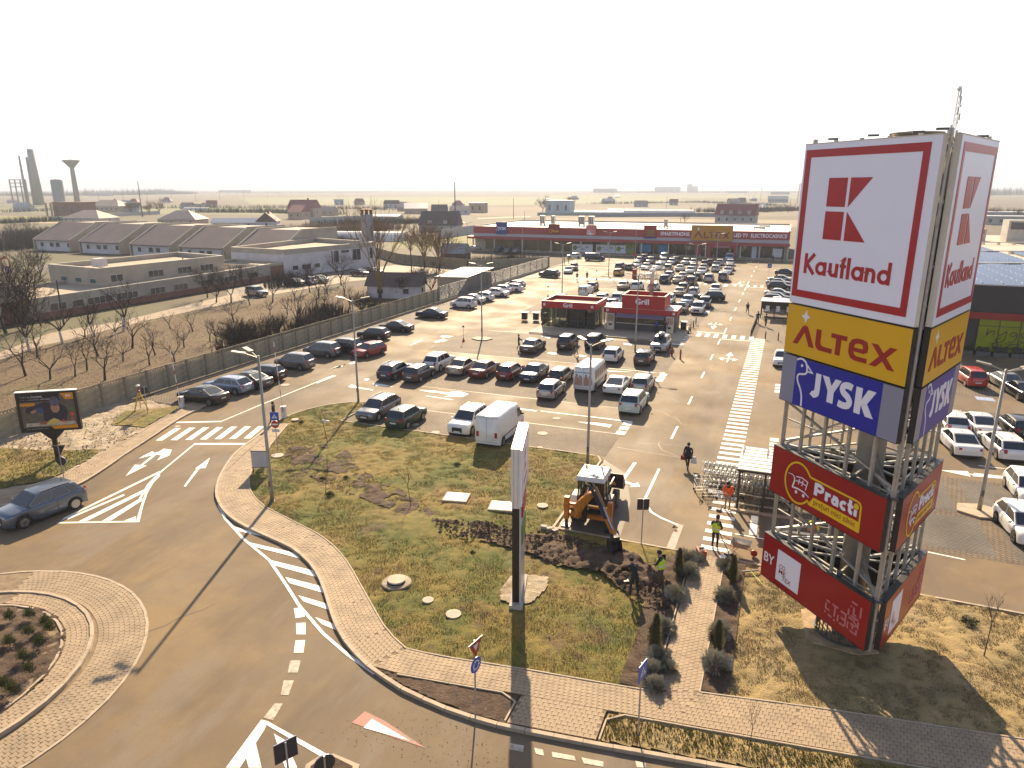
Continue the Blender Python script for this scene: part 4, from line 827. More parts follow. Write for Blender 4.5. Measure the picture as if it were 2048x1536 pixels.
ribbon(mb,[(sx(-24.3)+a,5.2+b_)for a,b_ in((7.1,.18),(6.0,.18),(5.8,.5),(5.8,1.2),(6.0,1.5),(6.8,1.5),(7.0,1.2),(7.0,.85),(5.9,.85))],.32,-.74,-.70);mb.build('lettering',mat('store_letter_red',(.22,.04,.02),rough=.5),s)
mb=MB();mb.slab([(sx(-23.15)+a,7.6+b_)for a,b_ in((0,.6),(.15,.15),(.45,0),(.15,-.15),(0,-.6),(-.15,-.15),(-.45,0),(-.15,.15))],-.74,-.70);mb.build('star',M_lwhite,s)
for t,x0,wd in(('SMARTPHONE',-33.4,7.9),('LED TV',-13.9,3.6),('ELECTROCASNICE',-9.6,9.0)):
    mb=MB();text_mesh(t,1.35,mb,sx(x0),5.65,-.27,bold=.03,width=wd);mb.build('lettering',M_lwhite,st)
# hoarding and posters on the glazing
for x0,x1 in((-52.4,-46.2),(-45.2,-39.6),(-39.5,-36.6)):
    h=MB().box(sx(x0)-6.5,.3,.3,sx(x1)-6.5,.42,2.6).build('hoarding',M_bluepale,st)
    mb=MB();
    for k in range(4):mb.box(sx(x0)-6.3+k*1.3,.285,1.1+(k%2)*.5,sx(x0)-5.4+k*1.3,.3,1.35+(k%2)*.5)
    mb.build('print',M_bluep,h);mb=MB();mb.slab(arc(sx(x0)-5.6,1.5,.65,.7,0,330,11),.27,.284);mb.build('roundel',M_green,h)
MB().box(sx(-43.5),.5,.4,sx(-40.6),.6,3.3).build('poster',M_green,st);MB().box(sx(-39.2),.5,1.0,sx(-36),.6,3.2).build('poster',M_bluep,st);MB().box(sx(-33.9),.5,.9,sx(-31.5),.6,3.1).build('poster',M_bluep,st)
MB().box(sx(-24.0),.45,.5,sx(-22.3),.55,3.0).build('poster',mat('poster_red',(.28,.03,.05),rough=.5,var=.4,scale=1.5),st);MB().box(sx(-9.0),.2,.1,sx(-7.8),.3,3.3).build('poster',mat('banner_pale',(.55,.60,.70),rough=.5),st);MB().box(sx(-3.8),.2,.6,sx(-1.4),.3,2.9).build('poster',M_bluepale,st)
# roof plant
def roofunit(x,y,w_,d,h,lab):
    r=empty('roof_unit',(x,y,6.96),0,lab,'roof unit','machines on the store roof')
    MB().box(-w_/2,-d/2,.5,w_/2,d/2,h).build('casing',M_metalw,r)
    for s in(-1,1):MB().box(s*w_*.42-.06,-d/2,0,s*w_*.42+.06,d/2,.5).build('leg',M_galvd,r)
    for k in range(3):MB().box(-w_/2+.1+k*w_/3,-d/2-.03,.7,-w_/2+k*w_/3+w_/3-.1,-d/2,h-.2).build('grille',M_galvd,r)
for(x,y,a,b_,h,l)in((-73,215,1.4,1.6,3.0,'tall grey roof unit left of the dark red shop sign'),(-69.5,215,1.1,1.6,3.0,'narrow roof unit between its twin and the dark red shop sign'),(-60,214,1.8,1.6,3.0,'cream roof unit right of the dark red shop sign'),(-57,214,1.6,1.6,3.0,'cream roof unit left of the pale pink shop sign'),(-34.0,212,1.0,1.2,2.6,'small roof unit beside the pet shop sign'),(-8,210,3,2,1.0,'low wide roof unit above the white letters at the right end'),(-7,220,3,2,1.0,'low wide roof unit nearest the rear parapet')):roofunit(x,y,a,b_,h,l)
dk=empty('roof_duct',(-38,212,6.96),0,'long thin duct lying on the white roof behind the pet shop sign','duct')
MB().box(-6,-.2,.4,5.5,.2,.7).build('duct',M_metalw,dk)
for xx in(-6,-2,2,5.4):MB().box(xx,-.25,0,xx+.15,.25,.4).build('leg',M_galvd,dk)
struct(MB().box(-91,196.5,.0,1.5,200.9,.14).build('store_pavement',M_kerb))
for k in range(24):
    r=empty('bollard',(-86+k*3.55,197.0,.14),0,'pale metal bollard in the row along the store front','bollard','bollards along the store front')
    MB().lathe([(.09,0),(.09,.8),(.05,.86)],n=8).build('post',M_post,r)

# ================================================================== SUPERMARKET at the right with green window
sm=empty('supermarket',(16,91.6,0),0,'dark grey supermarket with red band, green pizza window and solar panels on its roof','supermarket')
M_dwall=mat('cladding_dark',(0.030,0.028,0.028),rough=.55,var=.08,scale=.4);M_sred=mat('band_red',(0.24,0.010,0.010),rough=.4)
MB().box(0,0,0,70,110,7.3).build('wall',M_dwall,sm);MB().box(.3,.3,7.3,70,109.7,7.36).build('roof',mat('roof_gravel',(.42,.36,.29),rough=.85,var=.15,scale=.3),sm)
MB().box(-.1,-.15,7.3,70,.25,7.75).build('parapet',M_dwall,sm);MB().box(-.1,.26,7.3,.3,110,7.75).build('parapet',M_dwall,sm);MB().box(-.15,-.35,4.0,70,0,4.75).build('red_band',M_sred,sm)
M_lime=mat('window_film_lime',(0.20,0.23,0.004),rough=.25,var=.18,scale=.6)
gw=MB().box(4.7,-.12,.25,16.5,0,3.98).build('green_window',M_dwall,sm)
for i in range(5):
    for z0,z1 in((.35,3.2),(3.28,3.95)):MB().box(4.8+i*2.0,-.16,z0,4.8+i*2.0+1.9,-.12,z1).build('pane',M_lime,gw)
mb=MB();P=lambda L:[(5.2+a*1.0,1.2+b)for a,b in L];W_=.085
for L in([(.55,1.75),(.45,1.0),(.50,1.02),(.85,1.45),(1.15,1.5),(1.1,1.0)],[(1.55,1.5),(1.55,1.15),(1.75,1.05),(2.15,1.35),(2.35,1.5),(2.25,.7),(1.95,.3),(1.55,.35),(1.45,.6),(1.9,.75)],
          [(3.3,1.45),(2.95,1.45),(2.7,1.2),(2.85,1.0),(3.1,1.05),(3.35,1.3),(3.25,.6),(2.9,.35),(2.65,.5)],[(4.3,1.45),(3.95,1.45),(3.7,1.2),(3.85,1.0),(4.1,1.05),(4.35,1.3),(4.25,.6),(3.9,.35),(3.65,.5)],[(4.8,1.2),(5.2,1.4),(5.1,1.55),(4.85,1.4),(4.85,1.1),(5.3,1.05)],
          [(1.2,.15),(1.3,-.55)],[(1.1,.1),(1.6,.2),(1.75,-.05),(1.6,-.25),(1.3,-.25)],[(2.05,.05),(1.95,-.3),(2.3,-.3)],[(2.3,.15),(2.95,.1),(2.4,-.35),(3.1,-.35)],[(3.0,.15),(3.75,.1),(3.15,-.35),(4.0,-.38)],[(4.6,.0),(4.3,.05),(4.15,-.2),(4.35,-.35),(4.6,-.1),(4.65,-.35)]):
    ribbon(mb,smooth_path(P(L),3),W_,-.19,-.165)
mb.build('lettering',mat('script_letter_dark',(.02,.022,.01),rough=.5),gw)
M_pv=mat('solar_panel',(0.022,0.055,0.13),rough=.25,var=.15,scale=.2,coat=.3)
pn=0
for bx_,by_,nx,ny in((3.2,2.5,7,14),(18.5,2.5,8,14),(5.5,36,6,12),(19.5,36,8,12),(38,2.5,4,10)):
    for i in range(nx):
        for j in range(ny):
            if pn<290:
                q=MB();a,c_=bx_+i*2.0,by_+j*2.2;q.add([(a,c_,7.55),(a+1.92,c_,7.55),(a+1.92,c_+2.0,7.78),(a,c_+2.0,7.78),(a,c_,7.5),(a+1.92,c_,7.5),(a+1.92,c_+2.0,7.73),(a,c_+2.0,7.73)],[(0,1,2,3),(4,7,6,5),(0,4,5,1),(1,5,6,2),(2,6,7,3),(3,7,4,0)]);q.build('solar_panel',M_pv,sm);pn+=1
def onroof(name,b,lab,cat,m):return tag(b.build(name,m),lab,cat)
for k,(x,y,a,b_,h)in enumerate(((45,176,7,5,4.5),(37.5,178,2,3,2.6),(56,170,5,5,3))):
    r=empty('roof_unit',(x,y,7.36),0,['large cream ventilation unit on the supermarket roof','small cream box beside the large ventilation unit','grey plant box farthest right on the supermarket roof'][k],'roof unit');MB().box(-a/2,-b_/2,0,a/2,b_/2,h).build('casing',M_retb if k==5 else M_metalw,r);MB().box(-a/2+.4,-b_/2-.04,h*.6,a/2-.4,-b_/2,h-.4).build('grille',M_galvd,r)
for k in range(3):
    r=empty('roof_rail',(30+k*9,120+k*25,7.36),math.radians(20),'long pale walkway rail crossing the supermarket roof','rail','rails on the supermarket roof');MB().box(-14,-.15,.4,14,.15,.55).build('rail',M_ret,r)
    for q in range(-13,14,3):MB().box(q,-.4,0,q+.2,.4,.4).build('bracket',M_ret,r)
for k in range(9): # planters below the green window
    r=empty('planter',(18+k*1.7,90.6,0),0,'dark planter with shrubs in front of the green pizza window','planter','planters below the green window');MB().box(-.7,-.35,0,.7,.35,.5).build('box',M_galvd,r)
    mb=MB()
    for q in range(26):mb.ball((random.uniform(-.6,.6),random.uniform(-.3,.3),random.uniform(.5,1.0)),random.uniform(.08,.2),5,4)
    mb.build('shrub',mat('planter_shrub',(.035,.04,.03),rough=.9),r)

# ================================================================== GRILL KIOSKS
M_kr=mat('kiosk_red',(0.36,0.010,0.012),rough=.4,var=.04,scale=.5);M_kgr=mat('kiosk_dark_grey',(0.055,0.055,0.06),rough=.5,var=.06,scale=1);M_kwh=mat('kiosk_trim_cream',(0.62,0.54,0.44),rough=.6,var=.06,scale=1)
M_kglass=glass('kiosk_glass',(0.035,0.036,0.03),rough=.05,alpha_mix=.45);M_purp=mat('awning_purple',(0.16,0.12,0.17),rough=.7)
struct(MB().box(-30.3,84.2,0,-22.2,95.8,.17).build('kiosk_platform',M_kerb));struct(MB().box(-22.19,85.2,0,-11.2,95.8,.15).build('kiosk_platform',M_kerb))
MB().box(-30.2,83.9,0,-22.6,84.2,.09).build('platform_step',M_kerb)['kind']='structure'
k1=empty('grill_kiosk',(-26.3,91.0,.17),0,'left grill kiosk with glazed seating area and red flat roof fascia','kiosk')
X0,X1,Y0,Y1=-3.75,3.75,-2.6,3.2
MB().box(X0+.15,Y0+.15,2.95,X1-.15,Y1-.15,3.0).build('roof',mat('kiosk_roof',(.40,.30,.20),rough=.85,var=.15,scale=.8),k1)
for q,m in(((X0,Y0,2.6,X1,Y0+.12,3.45),M_kr),((X0,Y1-.12,2.6,X1,Y1,3.45),M_kr),((X0,Y0+.121,2.6,X0+.12,Y1-.121,3.45),M_kr),((X1-.12,Y0+.121,2.6,X1,Y1-.121,3.45),M_kr)):MB().box(*q).build('fascia',m,k1)
for q in((X0-.03,Y0-.03,3.45,X1+.03,Y0+.2,3.5),(X0-.03,Y1-.2,3.45,X1+.03,Y1+.03,3.5),(X0-.03,Y0+.2,3.45,X0+.2,Y1-.2,3.5),(X1-.2,Y0+.2,3.45,X1+.03,Y1-.2,3.5)):MB().box(*q).build('coping',M_kwh,k1)
mb=MB();text_mesh('Grill',.72,mb,-.1,2.78,Y0-.012,bold=.02,width=1.25,align='CENTER');mb.build('lettering',M_lwhite,k1)
def klogo(x,z,par,y):
    mb=MB()
    for a,b_ in((0,0),(.17,0),(0,.17),(.17,.17)):mb.slab([(x+a,z+b_),(x+a+.14,z+b_),(x+a+.14,z+b_+.14),(x+a,z+b_+.14)],y-.012,y)
    mb.build('logo',M_lwhite,par)
klogo(-3.5,2.85,k1,Y0);klogo(3.05,2.85,k1,Y0)
for i,(x,y)in enumerate([(X0+.1,Y0+.1),(X0+.1,0),(X0+.1,Y1-.1),(X1-.15,Y0+.1),(X1-.15,0),(X1-.15,Y1-.1),(-1.2,Y0+.1),(1.3,Y0+.1)]):MB().box(x-.06,y-.06,0,x+.06,y+.06,2.6).build('post',M_kgr,k1)
for a,b_ in((X0+.1,-2.4),(-2.4,-1.2),(-1.2,.05),(.05,1.3),(1.3,2.4),(2.4,X1-.15)):
    g=MB().box(a+.08,Y0+.08,0.1,b_-.08,Y0+.11,2.58).build('glass_panel',M_kglass,k1);MB().box(a+.04,Y0+.07,1.0,b_-.04,Y0+.13,1.06).build('rail',M_kgr,g)
for x in(X0+.1,X1-.15):
    for a,b_ in((Y0+.1,-1.1),(-1.1,.3),(.3,1.7),(1.7,Y1-.1)):MB().box(x-.015,a+.08,.1,x+.015,b_-.08,2.58).build('glass_panel',M_kglass,k1)
MB().box(-1.1,.4,0,3.2,Y1-.2,2.55).build('kitchen_wall',M_kgr,k1);MB().box(-3.4,Y1-.3,.3,-1.9,Y1-.2,2.4).build('white_board',M_lwhite,k1);MB().box(-1.0,-.2,0,3.1,.35,1.05).build('counter',M_kgr,k1)
for k in range(3):
    c_=empty('seating',(-2.9+.55*k,-1.4+.3*k,0),.4*k,parent=k1);MB().box(-.2,-.2,.42,.2,.2,.46).build('seat',M_post,c_)
    for a,b_ in((-.17,-.17),(.17,-.17),(.17,.17),(-.17,.17)):MB().box(a-.015,b_-.015,0,a+.015,b_+.015,.42).build('leg',M_post,c_)
k2=empty('grill_kiosk',(-17.0,91.2,.15),0,'right grill kiosk with tall red box roof sign and serving counter under an awning','kiosk')
MB().box(-4.6,-1.0,0,4.35,3.2,2.6).build('wall',M_kgr,k2)
MB().box(-4.9,-1.15,2.2,4.6,3.3,2.85).build('fascia',M_kr,k2);MB().box(-4.88,-1.13,2.85,4.58,3.28,2.9).build('roof',M_kwh,k2)
bxr=empty('roof_box',(0,0,0),parent=k2)
for q in((-2.55,-1.2,2.9,3.0,-1.08,4.6),(-2.55,3.08,2.9,3.0,3.2,4.6),(-2.55,-1.079,2.9,-2.43,3.079,4.6),(2.88,-1.079,2.9,3.0,3.079,4.6)):MB().box(*q).build('panel',M_kr,bxr)
for q in((-2.6,-1.24,4.6,3.05,-1.04,4.64),(-2.6,3.04,4.6,3.05,3.24,4.64),(-2.6,-1.04,4.6,-2.4,3.04,4.64),(2.85,-1.04,4.6,3.05,3.04,4.64)):MB().box(*q).build('coping',M_kwh,bxr)
mb=MB();text_mesh('Grill',1.0,mb,.1,3.5,-1.21,bold=.02,width=1.75,align='CENTER');mb.build('lettering',M_lwhite,k2);klogo(-4.6,2.35,k2,-1.15);klogo(4.05,2.35,k2,-1.15)
mb=MB();mb.add([(-3.2,-1.16,2.18),(3.1,-1.16,2.18),(3.1,-2.1,1.85),(-3.2,-2.1,1.85),(-3.2,-1.16,2.12),(3.1,-1.16,2.12),(3.1,-2.1,1.79),(-3.2,-2.1,1.79)],[(0,1,2,3),(4,7,6,5),(0,4,5,1),(1,5,6,2),(2,6,7,3),(3,7,4,0)]);mb.build('awning',M_purp,k2)
MB().box(-3.1,-1.03,.95,3.0,-.98,2.0).build('serving_window',glass('serving_glass',(.06,.05,.035),rough=.1),k2);MB().box(-3.2,-1.35,.9,3.1,-1.0,.97).build('counter',M_kwh,k2)
for x in(-2,-.7,.6,1.9):MB().box(x,-1.06,.97,x+.05,-1.0,2.0).build('mullion',M_kgr,k2)
for x,lab in((-4.45,'snack machine'),(3.25,'snack machine')):
    v=MB().box(x,-1.35,0,x+1.0,-1.02,2.1).build('menu_board',M_kwh,k2);mb=MB()
    for i in range(4):
        for j in range(5):mb.box(x+.1+i*.21,-1.37,1.15+j*.18,x+.26+i*.21,-1.35,1.28+j*.18)
    mb.build('menu_pictures',mat('food_print',(.25,.11,.05),rough=.5,var=.6,scale=9),v);MB().box(x+.3,-1.37,.55,x+.7,-1.35,.8).build('screen',M_retb,v)
fl=MB().lathe([(.28,0),(.28,3.0),(.30,3.0),(.30,3.05),(.05,3.05)],n=16).build('flue',M_galv,k2,loc=(.75,1.4,2.9),smooth=True)
mb=MB();mb.lathe([(.28,3.05),(.28,4.5)],n=16);mb.build('flue_upper',M_kwh,k2,loc=(.75,1.4,2.9),smooth=True);MB().lathe([(.30,4.5),(.46,4.62),(.46,4.8),(.1,4.95)],n=16).build('flue_cowl',M_roofw,k2,loc=(.75,1.4,2.9),smooth=True)
# ================================================================== SCHOOL GROUNDS, VILLAGE AND HORIZON
M_plast=mat('plaster_cream',(0.36,0.32,0.26),rough=.85,var=.14,scale=.35);M_plastw=mat('plaster_white',(0.52,0.50,0.52),rough=.85,var=.12,scale=.5)
M_flat=mat('flat_roof_felt',(0.36,0.285,0.205),rough=.9,var=.14,scale=.25);M_tar2=mat('roof_tar',(0.055,0.055,0.06),rough=.8)
M_brick=mat('brick_wall',(0.22,0.105,0.07),rough=.85,var=.2,scale=1.2);M_wing=glass('school_window',(.05,.055,.06),rough=.15);M_wfr=mat('white_frame',(.55,.53,.5),rough=.6)
M_saw=mat('saw_roof',(0.165,0.125,0.115),rough=.8,var=.15,scale=.25);M_cap=mat('cap_stone',(0.46,.42,.35),rough=.8,var=.1,scale=1)
M_teal=mat('teal_shutter',(.03,.10,.09),rough=.6);M_cmet=mat('chimney_metal',(.27,.29,.33),rough=.5,metal=.3,var=.1,scale=.5)
def parapet_block(e,poly,z,drop=.7,t=.35,wall=None,base=0,over=0):
    """flat-roofed block with a parapet standing round a sunken roof"""
    cx=sum(p[0]for p in poly)/len(poly);cy=sum(p[1]for p in poly)/len(poly)
    ins=[(cx+(p[0]-cx)*(1-t/6),cy+(p[1]-cy)*(1-t/9))for p in poly]
    w_=MB().prism(poly,base,z-drop-.05).build('wall',wall or M_plast,e);MB().prism(ins,z-drop-.05,z-drop).build('roof',M_flat,e)
    n=len(poly)
    for i in range(n):
        a,b=poly[i],poly[(i+1)%n];c_,d_=ins[(i+1)%n],ins[i]
        MB().prism([a,b,c_,d_],z-drop-.04,z).build('parapet',M_plast,e);MB().prism([a,b,c_,d_],z+.001,z+.07).build('cap',M_cap,e)
    return w_
def windows_on(e,p,q,z0,z1,ws,gap=.06,frame=True,mat_=None):
    """windows along the wall from p to q (outside on the right-hand side); ws = [(t0,t1)] in metres"""
    p=Vector(p);q=Vector(q);d=(q-p).normalized();ang=math.atan2(d.y,d.x)
    for t0,t1 in ws:
        a=p+d*t0;L=t1-t0;w_=MB().box(0,-.06,0,L,.02,z1-z0).build('window',M_wfr,e,loc=(a.x,a.y,z0),rotz=ang)
        k=max(1,int(L/1.0));
        for i in range(k):MB().box(i*L/k+.05,-.09,.06,(i+1)*L/k-.05,-.06,z1-z0-.06).build('pane',mat_ or M_wing,w_)
sA=empty('school_building',(0,0,0),0,'cream flat-roofed school block with a sunken roof, nearest the orchard behind bare trees','building')
parapet_block(sA,[(-117.5,84.0),(-103.4,82.2),(-101.4,107.6),(-115.9,110.6)],5.6,drop=.8)
parapet_block(sA,[(-113,67.0),(-98.3,66.6),(-98.4,117),(-103.2,117),(-103.3,82.1),(-113,83)],3.1,drop=.45,wall=M_plast)
MB().prism([(-98.42,67.3),(-98.15,67.3),(-98.15,116.5),(-98.42,116.5)],0,.95).build('brick_plinth',M_brick,sA)
windows_on(sA,(-98.3,68),(-98.3,116),1.0,2.1,[(1.5,4),(5,6.8),(7.5,11.5),(12.5,16.5),(19,22),(24,27),(30,33),(36,39),(42,45)])
windows_on(sA,(-103.35,83),(-101.5,107),3.2,4.4,[(1,3.2),(8,11),(14,17),(19,22)]);windows_on(sA,(-117,83.9),(-103.4,82.2),3.1,3.9,[(3,4.6),(7,8.6),(11,12.6)],mat_=M_teal)
MB().box(-112.2,88,5,-110.8,90,6.4).build('roof_vent',M_plastw,sA)
for x,y in((-105,90),(-104,99),(-108,104),(-106,84.5)):MB().lathe([(.12,0),(.12,.6)],(x,y,4.8),6).build('pipe',M_galvd,sA)
sL=empty('school_building',(0,0,0),0,'cream canopy-like flat-roofed block at the far left edge behind dark trees','building');parapet_block(sL,[(-113,49),(-97.6,50),(-97.7,66.2),(-112,66.4)],5.3,drop=1.3,base=3.2)
MB().prism([(-112,51),(-99.5,51.5),(-99.6,65.5),(-111,65.8)],0,3.19).build('wall',M_brick,sL)
for y in(52,57,62):MB().box(-98.3,y,0,-97.9,y+.5,3.95).build('pillar',M_plast,sL)
sB=empty('school_building',(0,0,0),0,'white-walled school hall with flat roof and tall windows beside the grey chimney','building')
Bp=[(-113.7,123.0),(-98.4,121.5),(-92.6,148.0),(-115.0,154.8)]
parapet_block(sB,Bp,5.75,drop=1.0,wall=M_plastw)
parapet_block(sB,[(-112,113.5),(-98.5,113.5),(-98.5,121.3),(-113,122.8)],3.2,drop=.45,wall=M_brick)
windows_on(sB,(-98.4,121.5),(-92.6,148),2.0,4.6,[(13,15.2),(19.5,22),(25,26)]);windows_on(sB,(-98.4,121.5),(-92.6,148),1.3,2.3,[(2,3.5),(4.5,7.0),(8,9.5)]);windows_on(sB,(-98.4,121.5),(-92.6,148),3.9,4.6,[(16,18.4)])
for p in((-98.4,121.5),(-95.5,134.8)):MB().box(p[0]-.2,p[1]-.3,0,p[0]+.12,p[1]+.1,5.0).build('pilaster',M_plastw,sB)
ch=empty('chimney',(-97.5,152.5,0),.2,'grey metal chimney with open cap behind the white school hall','chimney')
MB().lathe([(1.5,0),(1.45,12.0),(1.45,12.02)],n=16).build('shaft',M_cmet,ch,smooth=True)
for k in range(6):
    a=k*PI/3;MB().box(-.2,-.2,0,.2,.2,.95).build('cap_pillar',M_brick,ch,loc=(1.25*math.cos(a),1.25*math.sin(a),12.0),rotz=a)
MB().lathe([(1.75,12.95),(1.75,13.15),(.3,13.5)],n=16).build('cap',M_brick,ch)
# row of houses with single-pitch roofs
for i,(x0,x1,y0,lab)in enumerate(((-214,-196.5,150.5,'first single-pitch school pavilion at the far left end of the row'),(-192.5,-174.5,148.8,'second single-pitch school pavilion, between two big end walls'),(-170.5,-153.5,147,'third single-pitch school pavilion behind reddish bushes'),(-150,-133,144.5,'fourth single-pitch school pavilion, half hidden by bare trees'),(-128.5,-112.5,140.5,'fifth single-pitch school pavilion, nearest the white hall'))):
    x1-=3.2
    e=empty('pavilion',(0,0,0),0,lab,'pavilion','school pavilions with single-pitch roofs');zr=8.0;D=9.5
    MB().prism([(x0,y0),(x1,y0),(x1,y0+D+6),(x0,y0+D+6)],0,3.1).build('wall',M_plastw,e)
    mb=MB();mb.add([(x0-.3,y0-.6,3.2),(x1+.1,y0-.6,3.2),(x1+.1,y0+D,zr),(x0-.3,y0+D,zr),(x0-.3,y0-.6,3.0),(x1+.1,y0-.6,3.0),(x1+.1,y0+D,zr-.2),(x0-.3,y0+D,zr-.2)],[(0,1,2,3),(4,7,6,5),(0,4,5,1),(1,5,6,2),(2,6,7,3),(3,7,4,0)]);mb.build('roof',M_saw,e)
    mb=MB();
    for(xa,xb)in((x0-.9,x0-.31),(x1+.11,x1+.6)):
        q=MB();o=[(y0-.3,0),(y0+D+15,0),(y0+D+15,zr+.1),(y0+D,zr+.25),(y0-.3,3.4)]
        n=len(o);q.add([(xa,y,z)for y,z in o]+[(xb,y,z)for y,z in o],[tuple(range(n))[::-1],tuple(range(n,2*n))]+[(k,(k+1)%n,n+(k+1)%n,n+k)for k in range(n)]);q.build('end_wall',M_plast,e)
    MB().prism([(x0,y0+D),(x1,y0+D),(x1,y0+D+14.8),(x0,y0+D+14.8)],3.1,zr-.25).build('rear_block',M_plast,e)
    windows_on(e,(x0,y0),(x1,y0),1.2,2.5,[(2,3.3),(6,7.6),(8.6,10.2),(13.4,14.7)])
# little buildings near the fence
def gable_house(name,x,y,w,d,hw,hr,mw,mr,ang=0,lab='',cat='house',win=True,hip=0.0,group=None,chim=False,dormers=0):
    e=empty(name,(x,y,-.05),ang,lab,cat,group)
    MB().box(-w/2,-d/2,0,w/2,d/2,hw).build('wall',mw,e);o=.4;mb=MB();r=hip*d/2
    vs=[(-w/2-o,-d/2-o,hw-.1),(w/2+o,-d/2-o,hw-.1),(w/2+o,d/2+o,hw-.1),(-w/2-o,d/2+o,hw-.1),(-w/2-o+r,0,hr),(w/2+o-r,0,hr)]
    mb.add(vs,[(0,1,5,4),(2,3,4,5),(1,2,5),(3,0,4),(3,2,1,0)]);rf=mb.build('roof',mr,e)
    if not hip:
        q=MB();q.add([(-w/2,-d/2,hw-.02),(-w/2,d/2,hw-.02),(-w/2,0,hr-.25)],[(0,1,2)]);q.add([(w/2,-d/2,hw-.02),(w/2,d/2,hw-.02),(w/2,0,hr-.25)],[(0,2,1)])
    if win:
        n=max(1,int(w/4))
        for i in range(n):
            xx=-w/2+(i+.5)*w/n;f=MB().box(xx-.6,-d/2-.06,hw*.35,xx+.6,-d/2,hw*.8).build('window',M_wfr,e);MB().box(xx-.5,-d/2-.09,hw*.4,xx+.5,-d/2-.06,hw*.76).build('pane',M_wing,f)
        f=MB().box(w/2,-.6,hw*.35,w/2+.06,.6,hw*.8).build('window',M_wfr,e);MB().box(w/2+.06,-.5,hw*.4,w/2+.09,.5,hw*.76).build('pane',M_wing,f)
    if chim:MB().box(-.4+w*.15,.3,hw,.4+w*.15,1.1,hr+1.0).build('chimney',M_brick,rf)
    for k in range(dormers):
        xx=-w/2+(k+.7)*w/(dormers+.4);MB().box(xx-.9,-d/2+.3,hw,xx+.9,-d/2+2.4,hw+2.2).build('dormer',mw,rf);MB().box(xx-1.2,-d/2+.1,hw+2.2,xx+1.2,-d/2+2.6,hw+2.4).build('dormer_roof',mr,rf)
    return e
M_rdark=mat('tile_roof_dark',(.10,.07,.06),rough=.8,var=.2,scale=.5);M_rred=mat('tile_roof_red',(.24,.085,.07),rough=.7,var=.12,scale=.4);M_rtan=mat('tile_roof_tan',(.36,.27,.21),rough=.7,var=.12,scale=.4);M_rwht=mat('sheet_roof_bright',(.62,.58,.52),rough=.35,var=.08,scale=.2)
M_wtan=mat('house_wall_tan',(.44,.33,.24),rough=.85,var=.12,scale=.4);M_wgrey=mat('house_wall_grey',(.34,.34,.35),rough=.85,var=.12,scale=.3)
gable_house('garden_house',-62.8,106.5,9,5,2.2,4.2,M_plastw,M_rdark,math.radians(15),'small white garden house with dark tiled roof behind the fence',chim=False)
gable_house('hut',*at(912,522),6,6,2.3,4.6,M_rdark,mat('hut_roof',(.22,.22,.22),rough=.5,metal=.3,var=.2,scale=.8),math.radians(5),'small hut with grey metal gable roof behind the concrete wall','hut',win=False)
e=empty('shed',(-56.4,121.5,0),0,'shed with a bright white single-pitch roof beside the slatted metal fence','shed');MB().box(-3.2,-5.8,0,2.9,5.6,2.5).build('wall',M_plast,e)
mb=MB();mb.add([(-3.6,-6.2,2.55),(3.2,-6.2,2.75),(3.2,6,3.25),(-3.6,6,3.05),(-3.6,-6.2,2.45),(3.2,-6.2,2.65),(3.2,6,3.15),(-3.6,6,2.95)],[(0,1,2,3),(4,7,6,5),(0,4,5,1),(1,5,6,2),(2,6,7,3),(3,7,4,0)]);mb.build('roof',M_rwht,e)
# concrete plank wall behind the school yard
def plank_wall(pts,h,lab,bayw=4.0,name='concrete_fence',t=.08,m=None):
    e=empty(name,(0,0,0),0,lab,'fence');P=resample(pts,step=bayw)
    for i,p in enumerate(P):
        MB().box(-.09,-.09,0,.09,.09,h+.1).build('post',m or M_fencep,e,loc=(p[0],p[1],-.05))
        if i<len(P)-1:
            q=P[i+1];L=math.dist(p,q);a=math.atan2(q[1]-p[1],q[0]-p[0])
            MB().box(.09,-t/2,0,L-.09,t/2,h).build('slab',m or M_fence,e,loc=(p[0],p[1],-.05),rotz=a)
    return e
M_fence=mat('concrete_slab',(0.26,0.225,0.155),rough=.9,var=.28,scale=1.2,bump=.4,bscale=14);M_fencep=mat('concrete_post',(0.20,0.17,0.12),rough=.9,var=.2,scale=2)
M_fwall=mat('pale_wall',(.40,.38,.36),rough=.85,var=.1,scale=.2)
plank_wall([at(742,508),at(800,526),at(935,538)],2.3,'brown plank wall closing the school yard, with posts proud of it',5);plank_wall([at(935,538),at(1010,536),at(1098,531)],2.2,'brown plank wall running from the yard corner to the slatted fence',5)
plank_wall([at(620,446),at(690,443),at(745,441)],3.0,'pale garden wall below the big villa',14,m=M_fwall);plank_wall([at(100,441),at(190,436),at(320,428)],2.4,'long pale grey garden wall left of the leaning pole',20,m=M_fwall)
plank_wall([at(880,478),at(952,466)],3.4,'pale wall at the left side of the retail store',12,m=M_fwall);plank_wall([at(1075,431),at(1190,431)],2.0,'pale green site hoarding beyond the retail store',12,m=mat('hoarding_green',(.30,.38,.33),rough=.8));plank_wall([at(1190,434),at(1370,433),at(1460,434)],2.5,'long low grey wall beyond the retail store roof',20,m=mat('wall_bluegrey',(.25,.27,.29),rough=.8))
